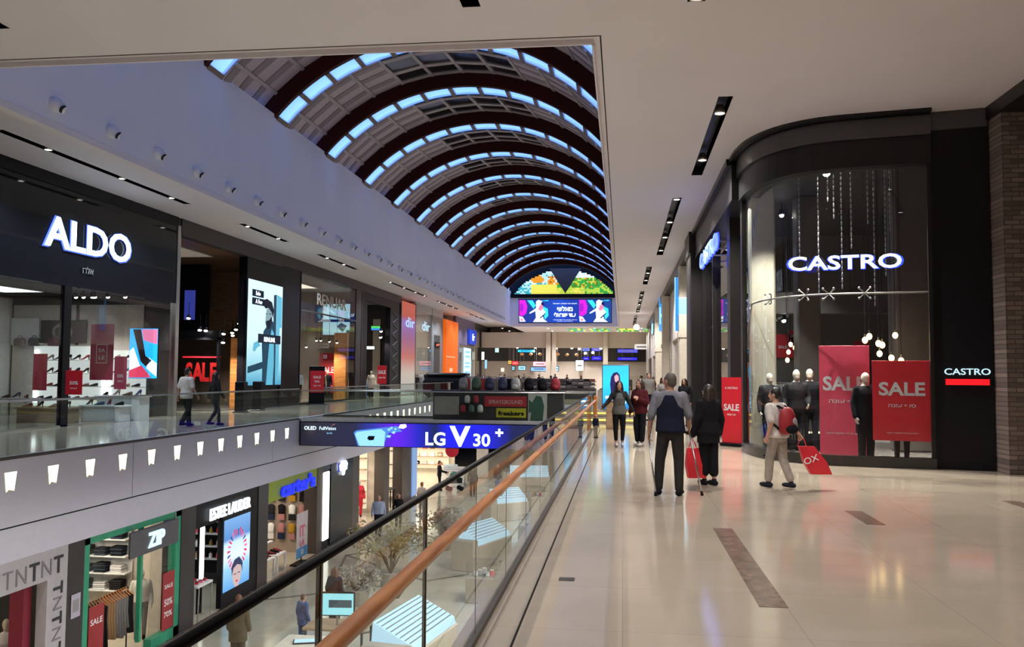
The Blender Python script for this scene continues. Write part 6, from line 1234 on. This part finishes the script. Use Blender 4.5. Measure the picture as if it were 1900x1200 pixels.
# litter bin by the post and escalator rails
t = thing('planter_box', 'brown wooden bin beside the end of the balustrade', 'bin', (-.30, 28.3, 0), 0); B(MWOOD).bbox(-.22, .22, -.22, .22, 0, .85, .02).build('body', t); B(STEEL).bbox(-.24, .24, -.24, .24, .85, .9, .01).build('rim', t)
# big screen on the end wall
a, c = PY(963, 598, 90.8), PY(1134, 555, 90.8); X0, X1, Z0, Z1 = a[0], c[0], a[2], c[2]
t = thing('big_screen', 'wide bright video screen on the far end wall', 'screen', (X0, 90.95, Z0), 0); Ws, Hs = X1-X0, Z1-Z0
B(BLACK).box(-.06, Ws+.06, -.05, .1, -.06, Hs+.06).build('frame', t); B(gradient_screen('screen_navy', [(0, (.01, .03, .25)), (.3, (.01, .05, .35)), (.5, (.01, .07, .6)), (.62, (.01, .04, .4)), (1, (.01, .06, .3))], 0, 1.2, Ws, .1)).box(0, Ws, -.07, -.05, 0, Hs).build('lit_face', t)
MAG = E_('screen_violet', (.75, .02, .7), 1.1); CY = E_('screen_cyan', (.05, .75, .95), 1.15); WH = E_('screen_white', (.85, .95, 1), 1.3); PK = E_('screen_pink', (.95, .25, .4), 1.1); NV = E_('screen_ink', (.01, .01, .12), .8); BLU = E_('screen_mid_blue', (.02, .12, .8), 1.1)
for ox in (0, Ws*.655):
    b = B(MAG)
    X = lambda u: ox+u*Ws*.33; Zf = lambda v: v*Hs
    b.use(MAG).poly([(X(0.01), Zf(.3)), (X(.0), Zf(.98)), (X(.2), Zf(.98)), (X(.27), Zf(.7)), (X(.24), Zf(.4)), (X(.12), Zf(.28))], -.075, -.07).use(E_('screen_purple', (.4, .02, .6), 1.)).poly([(X(.02), Zf(.5)), (X(.03), Zf(.8)), (X(.12), Zf(.84)), (X(.16), Zf(.62)), (X(.1), Zf(.46))], -.077, -.075)
    b.use(CY).poly([(X(.26), Zf(.97)), (X(.44), Zf(.97)), (X(.55), Zf(.75)), (X(.48), Zf(.6))], -.075, -.07).poly([(X(.8), Zf(.7)), (X(.95), Zf(.6)), (X(.97), Zf(.3)), (X(.86), Zf(.12)), (X(.8), Zf(.4))], -.075, -.07).poly([(X(.68), Zf(.94)), (X(.97), Zf(.98)), (X(.97), Zf(.93))], -.075, -.07)
    b.use(WH).poly([(X(.46), Zf(.02)), (X(.56), Zf(.2)), (X(.54), Zf(.5)), (X(.34), Zf(.42)), (X(.35), Zf(.38)), (X(.56), Zf(.62)), (X(.56), Zf(.92)), (X(.64), Zf(.99)), (X(.76), Zf(.93)), (X(.78), Zf(.6)), (X(.88), Zf(.45)), (X(.78), Zf(.3)), (X(.82), Zf(.14)), (X(.94), Zf(.02))], -.079, -.074).poly([(X(.0), Zf(.28)), (X(.12), Zf(.24)), (X(.22), Zf(.04)), (X(.02), Zf(.03))], -.079, -.074)
    b.use(PK).poly([(X(.63), Zf(.55)), (X(.68), Zf(.75)), (X(.78), Zf(.78)), (X(.8), Zf(.62)), (X(.72), Zf(.5))], -.083, -.078).poly([(X(.04), Zf(.1)), (X(.08), Zf(.2)), (X(.14), Zf(.12)), (X(.1), Zf(.05))], -.083, -.078).use(NV).poly([(X(.72), Zf(.78)), (X(.75), Zf(.9)), (X(.84), Zf(.8)), (X(.8), Zf(.74))], -.085, -.08).poly([(X(.68), Zf(.2)), (X(.86), Zf(.4)), (X(.88), Zf(.37)), (X(.72), Zf(.18))], -.085, -.08)
    b.build('picture', t)
L1, L2 = 'יפלאמ', 'ילארשי דוע'
for body, fz, fh, fw, bo in (('ילארשיה עונלוקה לש הגיגחה', .80, .05, .26, .03), (L1, .50, .19, .17, .06), (L2, .25, .17, .235, .06), ('רבמצד שדוח לכ ןוינקב םינפוצ', .10, .03, .26, .02), ('םכתא םיחמשמ', .045, .025, .17, .02)):
    g = text_geo(body, bo)[2][0]; B(WH).text(body, Ws*.5, Hs*fz, Hs*fh, -.071, .01, bo, Ws*fw/(g*Hs*fh)).build('text_line', t)
# food hall signs and stalls
def hallsign(label, u0, v0, u1, v1, col, es, y=107.5, cat='sign'):
    a, c = PY(u0, v1, y), PY(u1, v0, y); t = thing('hall_sign', label, cat, ((a[0]+c[0])/2, y, a[2]), 0); w_, h_ = abs(c[0]-a[0])/2, c[2]-a[2]
    B(BLACK).bbox(-w_-.06, w_+.06, -.06, .12, -.06, h_+.06, .02).build('case', t); B(E_('hall_%02x%02x%02x' % tuple(int(255*q) for q in col), col, es)).box(-w_, w_, -.075, -.06, 0, h_).build('lit_face', t); b = B(WHITE if sum(col) < 1.2 else DARK); b.box(-w_*.6, w_*.6, -.085, -.075, h_*.4, h_*.6).build('band', t)
    if a[2]+h_ < 6.6: B(STEEL).box(-w_*.5-.015, -w_*.5+.015, 0, .03, h_, 6.68-a[2]).box(w_*.5-.015, w_*.5+.015, 0, .03, h_, 6.68-a[2]).build('hanger', t)
for k_, a in enumerate((('long cyan blue neon strip sign high at the left of the food hall', 961, 649, 992, 653, (.02, .45, .95), 1.5), ('blue lit menu sign at the left of the food hall', 962, 679, 975, 686, (.3, .65, .95), 1), ('red lit sign next to the left column of the food hall', 950, 670, 962, 677, (.9, .05, .06), 1), ('yellow orange lit sign at the far left column', 943, 669, 949, 675, (.9, .5, .1), 1), ('pink red name sign in the middle of the food hall', 989, 671, 1015, 679, (.95, .35, .42), 1.1), ('blue menu board under the pink red sign', 985, 681.5, 1014, 688, (.2, .4, .8), 1), ('small cyan lit board right of the middle columns', 1030, 680, 1036, 688, (.3, .6, .9), 1), ('bright white lit board in the middle of the food hall', 1068.5, 668.5, 1082.5, 687.5, (.88, .95, 1), 1.5), ('blue purple screen high at the middle right of the food hall', 1081, 646, 1094, 651, (.15, .25, .9), 1), ('second blue purple screen high at the middle right', 1098, 646, 1114, 651, (.12, .15, .85), 1), ('deep blue board under the left blue purple screen', 1082, 662, 1093, 668, (.03, .02, .75), 1), ('deep blue board under the second blue purple screen', 1098, 661, 1116, 668, (.03, .02, .8), 1), ('wide blue violet board at the right of the food hall', 1146, 648, 1183, 654, (.12, .12, .8), 1), ('low deep blue board at the right of the food hall', 1146, 663, 1182, 668, (.04, .03, .8), 1), ('small cyan screen by the right column of the food hall', 1207, 661, 1214, 668, (.4, .7, .9), 1.2), ('cyan board at the left column of the food hall', 950, 680, 955, 686, (.3, .65, .9), 1))): hallsign(*a, y=105.5+.19*k_)
for i, (u, v) in enumerate(((993, 644), (960, 644), (1031, 646), (1061, 645), (1075, 647), (1100, 654), (1086, 655), (1115, 646), (968, 657), (985, 657), (1002, 657), (1035, 657), (1052, 658), (1070, 658))):
    p = PY(u, v, 105.2); t = thing('hall_lamp', 'small lamp in the food hall, %s of its %s row' % (nth(i if i < 8 else i-8), 'bright upper' if i < 8 else 'dim lower'), 'lamp', tuple(p), 0, 'food hall lamps'); b = B(LAMPC if i < 8 else E_('dim_amber', (.5, .22, .08), .6)); b.smooth = True; r_ = .17 if i < 8 else .22; b.ell((0, 0, 0), (r_, r_, r_*.8), 10, 8).build('globe', t); B(BLACK).cyl((0, 0, r_*.7), (0, 0, max(.2, 6.68-p[2])), .012, n=5).build('cord', t)
    if i in (0, 3, 6): spot((0, 0, -.2), 160, 150, parent=t)
for i, (u, w_) in enumerate(((965, 2.2), (1003, 2.2), (1045, 2.6), (1080, 2.0), (1155, 2.2))):
    p = PY(u, 705, 100); t = thing('food_stall', 'dark food hall counter, %s from the left' % nth(i), 'counter', (p[0], 100+1.5*(i % 2), 0), 0); B(M('stall_dark', (.03, .025, .025), .5)).bbox(-w_/2, w_/2, -.5, .5, 0, 1.15, .04).build('base', t); B(M('stall_top', (.12, .10, .09), .3)).bbox(-w_/2-.05, w_/2+.05, -.55, .55, 1.15, 1.22, .02).build('countertop', t)
# ================================================================ people
NAVY = cloth('navy_vest', (.010, .012, .028)); GREYSH = cloth('grey_shirt', (.17, .17, .20)); CHTR = cloth('charcoal_trousers', (.028, .025, .026)); BURG = cloth('burgundy_knit', (.07, .012, .016)); GVEST = cloth('grey_vest', (.10, .10, .10)); LGTR = cloth('light_grey_joggers', (.34, .30, .27)); WT = cloth('white_tshirt', (.62, .57, .55)); BLUES = cloth('pale_blue_shirt', (.36, .42, .58)); DEN2 = cloth('denim_blue', (.08, .14, .30)); OLIVE = cloth('olive_coat', (.10, .075, .045)); GJ = cloth('grey_jacket', (.20, .19, .18)); TAUPE = cloth('taupe_top', (.26, .23, .22)); PINKSH = cloth('pinkish_shirt', (.45, .36, .34)); NAVT = cloth('navy_trousers', (.02, .022, .035))
TR = M('trainer_white', (.45, .42, .40), .6)
# man on crutches, seen from behind
mx, my = .68, 12.85
man = person('man in a grey shirt and navy vest seen from behind, leaning on forearm crutches', (mx, my, 0), PI-.12, 1.74, dict(la=(.17, .0, .085), ra=(-.12, .05, .085), lk=(.15, -.02, .49), rk=(-.115, 0, .49), le=(.265, .03, 1.12), lw=(.30, -.02, .865), re=(-.25, -.02, 1.13), rw=(-.25, -.22, .93), head=(.8, 0), lf=.25, rf=-.2, lean=(.01, -.03)), skin=SKIN2, top=GREYSH, sleeve=.58, hem=.90, bottom=CHTR, hair=('short', HAIRG), vox=.008, fat=1.03, vest=NAVY, curl=1.1, loose=.012)
def crutch(label, grip, tip, lean_to):
    g, tp = Vector(grip), Vector(tip); t = thing('crutch', label, 'crutch', tuple(tp), 0); L = g-tp; up = L.normalized(); top = L+up*.26
    b = B(STEEL); b.smooth = True; b.tube([(0, 0, .02), tuple(L*.5), tuple(L)], .012, 10); b.build('shaft', t); b = B(LGREY); b.smooth = True; b.tube([tuple(L), tuple(L+up*.12+Vector(lean_to)*.02), tuple(top+Vector(lean_to)*.05)], .011, 8); b.build('upper_shaft', t)
    b = B(BLKCL); b.smooth = True; b.cyl((0, 0, 0), tuple(up*.06), .022, .018, 12).build('rubber_foot', t); d = Vector(lean_to).normalized()
    b = B(BLKCL); b.cyl(tuple(L-d*.02), tuple(L+d*.10), .014, .014, 10).build('handle', t)
    b = B(BLKCL); c = top+Vector(lean_to)*.05; b.tube([(c.x+.05*math.cos(a), c.y+.05*math.sin(a), c.z) for a in np.linspace(.6, 2*PI-.6, 14)], .009, 6).build('arm_cuff', t)
def wpt(p, o, rz, H): s = H/1.72; c, q = math.cos(rz), math.sin(rz); return (o[0]+(p[0]*c-p[1]*q)*s, o[1]+(p[0]*q+p[1]*c)*s, p[2]*s)
gl = wpt((.31, -.05, .79), (mx, my), PI-.12, 1.74); gr = wpt((-.25, -.26, .86), (mx, my), PI-.12, 1.74)
tl_, tr_ = PZ(1217, 920, 0), PZ(1303, 919, 0)
crutch('crutch in the left hand of the man in the navy vest', gl, (tl_[0], tl_[1], 0), (.0, .06, .0)); crutch('crutch slanting out to the right of the man in the navy vest', gr, (tr_[0], tr_[1], 0), (-.06, .02, 0))
# woman in black
wx, wy = 1.33, 14.1
person('woman all in black with long dark hair, seen from behind beside the man on crutches', (wx, wy, 0), math.radians(-152), 1.56, dict(la=(.06, -.04, .085), ra=(-.07, .06, .085), lk=(.07, -.04, .48), rk=(-.075, .03, .48), lw=(.26, -.08, .86), le=(.22, .02, 1.12), head=(.35, .05)), fem=True, top=BLKCL, sleeve=1, hem=.72, bottom=BLKCL, leg=.86, hair=('long', HAIRD), vox=.009, curl=1., loose=.03)
def shopbag(label, top, w, h, lean, rz, letters=None):
    t = thing('shopping_bag', label, 'bag', tuple(top), rz); b = B(RED); b.smooth = False; lx = lean
    b.loft([[(lx*(-z/h)-w_, -d, z), (lx*(-z/h)+w_, -d, z), (lx*(-z/h)+w_, d, z), (lx*(-z/h)-w_, d, z)] for z, w_, d in ((-h-.12, w*.46, .05), (-h*.6-.1, w*.5, .06), (-.2, w*.40, .03), (-.12, w*.36, .012))]).build('body', t)
    B(RED).tube([(-w*.2, 0, -.12), (-w*.1, 0, -.02), (0, 0, 0), (w*.1, 0, -.02), (w*.2, 0, -.12)], .008, 6).build('handle', t)
    if letters: o = B(WPAINT).text(letters, 0, 0, .10, -.0, .004, .012, 1.1).build('lettering', t); o.location = (lean*.6, -.066, -h*.66-.08); o.rotation_euler = (0, -.35, 0)
    return t
shopbag('red shopping bag hanging between the man on crutches and the woman in black', wpt((.26, -.09, .76), (wx, wy), math.radians(-152), 1.56), .30, .46, .05, .25)
# boy with backpack
bx, by, BR = 2.36, 13.95, math.radians(-138)
person('boy in a white T-shirt and grey joggers walking away with a red backpack', (bx, by, 0), BR, 1.52, dict(WALK, la=(.07, -.16, .085), lk=(.08, -.12, .5), ra=(-.08, .20, .10), rk=(-.08, .03, .5), le=(.24, .06, 1.13), lw=(.27, -.02, .88), re=(-.25, .08, 1.13), rw=(-.25, .24, .92), head=(.35, .1), lean=(0, -.05)), top=WT, sleeve=.42, hem=.86, bottom=LGTR, leg=.94, hair=('short', HAIRB), vox=.008, shoes=NAVT, loose=.02, curl=1.1)
RB2 = M('backpack_red', (.30, .010, .02), .6)
t = thing('backpack', 'red and black backpack on the back of the boy', 'bag', wpt((0.01, .19, .93), (bx, by), BR, 1.52), BR+PI)
b = B(RB2); b.smooth = True; b.loft([[(w*math.cos(a), d*math.sin(a)*(1 if math.sin(a) < 0 else .6), z) for a in [2*PI*i/18 for i in range(18)]] for z, w, d in ((0, .10, .07), (.03, .145, .12), (.16, .155, .14), (.3, .14, .11), (.38, .10, .08), (.41, .04, .03))]).build('body', t)
b = B(BLKCL); b.smooth = True; b.ell((0, -.10, .08), (.125, .075, .075), 14, 8).build('front_pocket', t); b = B(GREY); b.smooth = True; b.ell((0, -.15, .2), (.05, .02, .05), 10, 6).build('badge', t)
for sx in (-1, 1): b = B(BLKCL); b.smooth = True; b.tube([(sx*.11, .02, .06), (sx*.15, .14, .16), (sx*.13, .27, .3), (sx*.10, .22, .40), (sx*.08, .09, .42), (sx*.07, .0, .38)], .018, 8).build('strap', t)
shopbag('red shopping bag with white letters swinging from the hand of the boy', wpt((-.25, .30, .86), (bx, by), BR, 1.52), .34, .42, .22, .12, 'OX')
# women before the standing screen
person('woman in a grey vest and dark sleeves in front of the blue screen', (-.08, 21.25, 0), .1, 1.56, dict(la=(.08, 0, .085), ra=(-.08, 0, .085), le=(.27, .0, 1.13), lw=(.36, -.04, .93), re=(-.29, .0, 1.16), rw=(-.44, -.08, 1.02)), fem=True, top=CHARC, vest=GVEST, hem=.86, bottom=BLKCL, leg=.9, shoes=TR, hair=('long', HAIRB), vox=.009)
person('woman in a burgundy jumper with long dark hair and ripped black jeans', (.41, 21.4, 0), math.radians(-35), 1.60, dict(la=(.07, -.02, .085), ra=(-.09, .04, .085), le=(.24, -.02, 1.13), lw=(.12, -.2, 1.22), re=(-.24, .0, 1.12)), fem=True, top=BURG, hem=.84, bottom=BLKCL, leg=.92, shoes=TR, hair=('long', HAIRD), vox=.009, loose=.02)
p = PZ(1113, 788, 0)
person('toddler in a dark jacket beside the woman in the grey vest', (-.72, 24.0, 0), .8, .62, fem=False, top=NAVY, bottom=GJ, hair=('short', M('blond_hair', (.35, .2, .09), .5)), vox=.012, fat=1.3)
person('man in a grey jacket and black trousers far down the right walkway', (1.09, 38, 0), .3, 1.8, WALK, top=GJ, hem=.84, bottom=BLKCL, shoes=TR, hair=('short', HAIRB), vox=.012, loose=.03)
person('woman in a pale grey top walking toward the camera behind the man on crutches', (1.50, 33.5, 0), .15, 1.64, WALK, fem=True, top=TAUPE, hem=.84, bottom=TAUPE, shoes=TR, hair=('long', HAIRD), vox=.012)
person('woman with dark hair half hidden between the man on crutches and the black portal', (2.05, 30, 0), -.3, 1.60, fem=True, top=BLKCL, bottom=BLKCL, hair=('bob', HAIRB), vox=.012)
# far walkway
person('man in a white T-shirt and dark trousers walking on the left walkway', (-13.45, 26.0, 0), PI-.3, 1.82, WALK, top=WT, sleeve=.42, hem=.82, bottom=CHARC, hair=('short', HAIRB), vox=.01, loose=.02)
person('person in dark clothes walking beside the man in the white T-shirt', (-12.8, 26.6, 0), PI-.6, 1.70, WALK, fem=True, top=CHARC, hem=.8, bottom=NAVT, hair=('long', HAIRB), vox=.012)
# lower level
Z_ = -5.2
person('man in a pale blue shirt and dark trousers walking on the lower floor', (-10.25, 36.7, Z_), .25, 1.74, WALK, top=BLUES, hem=.94, bottom=NAVT, hair=('thin', HAIRG), vox=.012, fat=1.08, loose=.015)
person('woman in black clothes behind the man in the pale blue shirt', (-9.8, 38.3, Z_), .5, 1.62, fem=True, top=BLKCL, hem=.7, bottom=BLKCL, hair=('bob', M('brown_hair', (.14, .06, .03), .5)), vox=.012)
person('red haired person in a pinkish shirt near the brown pier on the lower floor', (-9.6, 42, Z_), PI-.4, 1.68, top=PINKSH, hem=.8, bottom=GJ, hair=('short', M('red_hair', (.25, .05, .02), .5)), vox=.014)
person('person in black pushing a green pram under the bridge', (-10.75, 51.6, Z_), PI*.6, 1.76, dict(le=(.25, -.1, 1.12), lw=(.2, -.42, 1.03), re=(-.25, -.1, 1.12), rw=(-.2, -.42, 1.03)), top=BLKCL, bottom=BLKCL, hair=('short', HAIRB), vox=.014)
person('person with a dark coat and long hair standing right of the green pram', (-8.4, 49.5, Z_), .3, 1.72, fem=True, top=CHARC, hem=.6, bottom=BLKCL, hair=('long', HAIRB), vox=.014)
person('person in a black coat farthest right under the bridge', (-7.2, 51, Z_), .9, 1.74, top=BLKCL, hem=.6, bottom=DEN2, hair=('short', HAIRB), vox=.014)
t = thing('pram', 'dark pram with a green hood under the bridge', 'pram', (-9.85, 51.7, Z_), .5); b = B(M('pram_green', (.02, .15, .11), .7)); b.smooth = True; b.loft([[(.32*math.cos(a)*s_, .26*math.sin(a), .72+h_) for a in [2*PI*i/14 for i in range(14)]] for h_, s_ in ((0, 1), (.15, 1), (.30, .8), (.38, .4))]).build('hood', t); B(CHARC).loft([[(-.4, -.22, .45), (.4, -.22, .45), (.4, .22, .45), (-.4, .22, .45)], [(-.45, -.26, .75), (.4, -.26, .75), (.4, .26, .75), (-.45, .26, .75)]]).build('seat', t)
for sx in (-.35, .35):
    for sy in (-.26, .26): b = B(BLKCL); b.cyl((sx, sy-.02, .14), (sx, sy+.02, .14), .14, .14, 14).build('wheel', t)
B(STEEL).tube([(-.35, -.22, .14), (.1, -.22, .5), (-.55, -.22, 1.02), (-.55, .22, 1.02), (.1, .22, .5), (-.35, .22, .14)], .014, 6).build('frame', t)
person('child in blue denim on the lower floor, seen through the glass', (-8.05, 21.9, Z_), PI-.5, 1.30, top=DEN2, hem=.7, bottom=DEN2, hair=('short', M('brown_hair', (.14, .06, .03), .5)), vox=.01, loose=.02)
person('person in an olive coat on the lower floor at the picture bottom', (-9.0, 20.2, Z_), PI, 1.66, top=OLIVE, hem=.6, bottom=OLIVE, hair=('short', M('brown_hair', (.14, .06, .03), .5)), vox=.01, loose=.04, fat=1.1)
p = PZ(606, 1172, Z_)
person('woman with long brown hair and a dark blue coat behind the cyan monitor', (-7.75, 23.5, Z_), PI-.3, 1.64, fem=True, top=NAVT, hem=.7, bottom=BLKCL, hair=('long', M('brown_hair', (.14, .06, .03), .5)), vox=.01, loose=.03)
# crowd by the food hall: one source each, then copies
src = [person('person', (0, 0, 0), 0, 1.7, top=BLKCL, bottom=BLKCL, hair=('short', HAIRB), vox=.018, face=False), person('person', (0, 0, 0), 0, 1.62, fem=True, top=BURG, bottom=BLKCL, hair=('long', HAIRD), vox=.018, face=False), person('person', (0, 0, 0), 0, 1.75, WALK, top=GJ, bottom=NAVT, hair=('short', HAIRD), vox=.018, face=False)]
crowd = [(886, 66), (899, 75), (928, 70), (936, 82), (962, 76), (972, 90), (1000, 85), (1022, 72), (1030, 88), (1052, 80), (1078, 92), (1160, 60), (1190, 55), (1213, 50), (870, 72), (855, 74)]
for i, (u, y) in enumerate(crowd):
    p = PY(u, 715, y); lb = 'distant %s by the food hall, %s from the left' % (('person in black', 'long haired person in burgundy', 'walking person in grey')[i % 3], nth(sorted(c[0] for c in crowd).index(u)))
    x, y_ = p[0], y
    if i < 3: src[i].location = (x, y_, 0); src[i].rotation_euler = (0, 0, random.uniform(-1, 1)); tag(src[i], lb, 'person', 'crowd by the food hall')
    else: dup(src[i % 3], (x, y_, 0), random.uniform(-3, 3), lb, 'crowd by the food hall')
# ---------------------------------------------------------------- floor inlays and covers on the near walkway
for i, (x0, x1, y0, y1, lb) in enumerate(((1.0, 1.21, 6.78, 10.14, 'long dark stone inlay strip in the beige floor'), (2.79, 3.0, 10.68, 11.73, 'short dark stone inlay in the floor before the corner shop'), (5.2, 5.42, 11.5, 13.05, 'dark stone inlay in the floor at the right edge of the picture'))):
    struct(B(DKSTONE).box(x0, x1, y0, y1, 0, .003), 'trim_%d' % (30+i), lb, 'floor inlay')
t = solo(B(M('cover_dark', (.05, .04, .035), .4)).bbox(-.065, .065, -.055, .055, 0, .006, .003), 'floor_cover', 'small dark rectangular cover plate in the floor beside the glass balustrade', 'cover plate', (-.46, 7.43, .0))
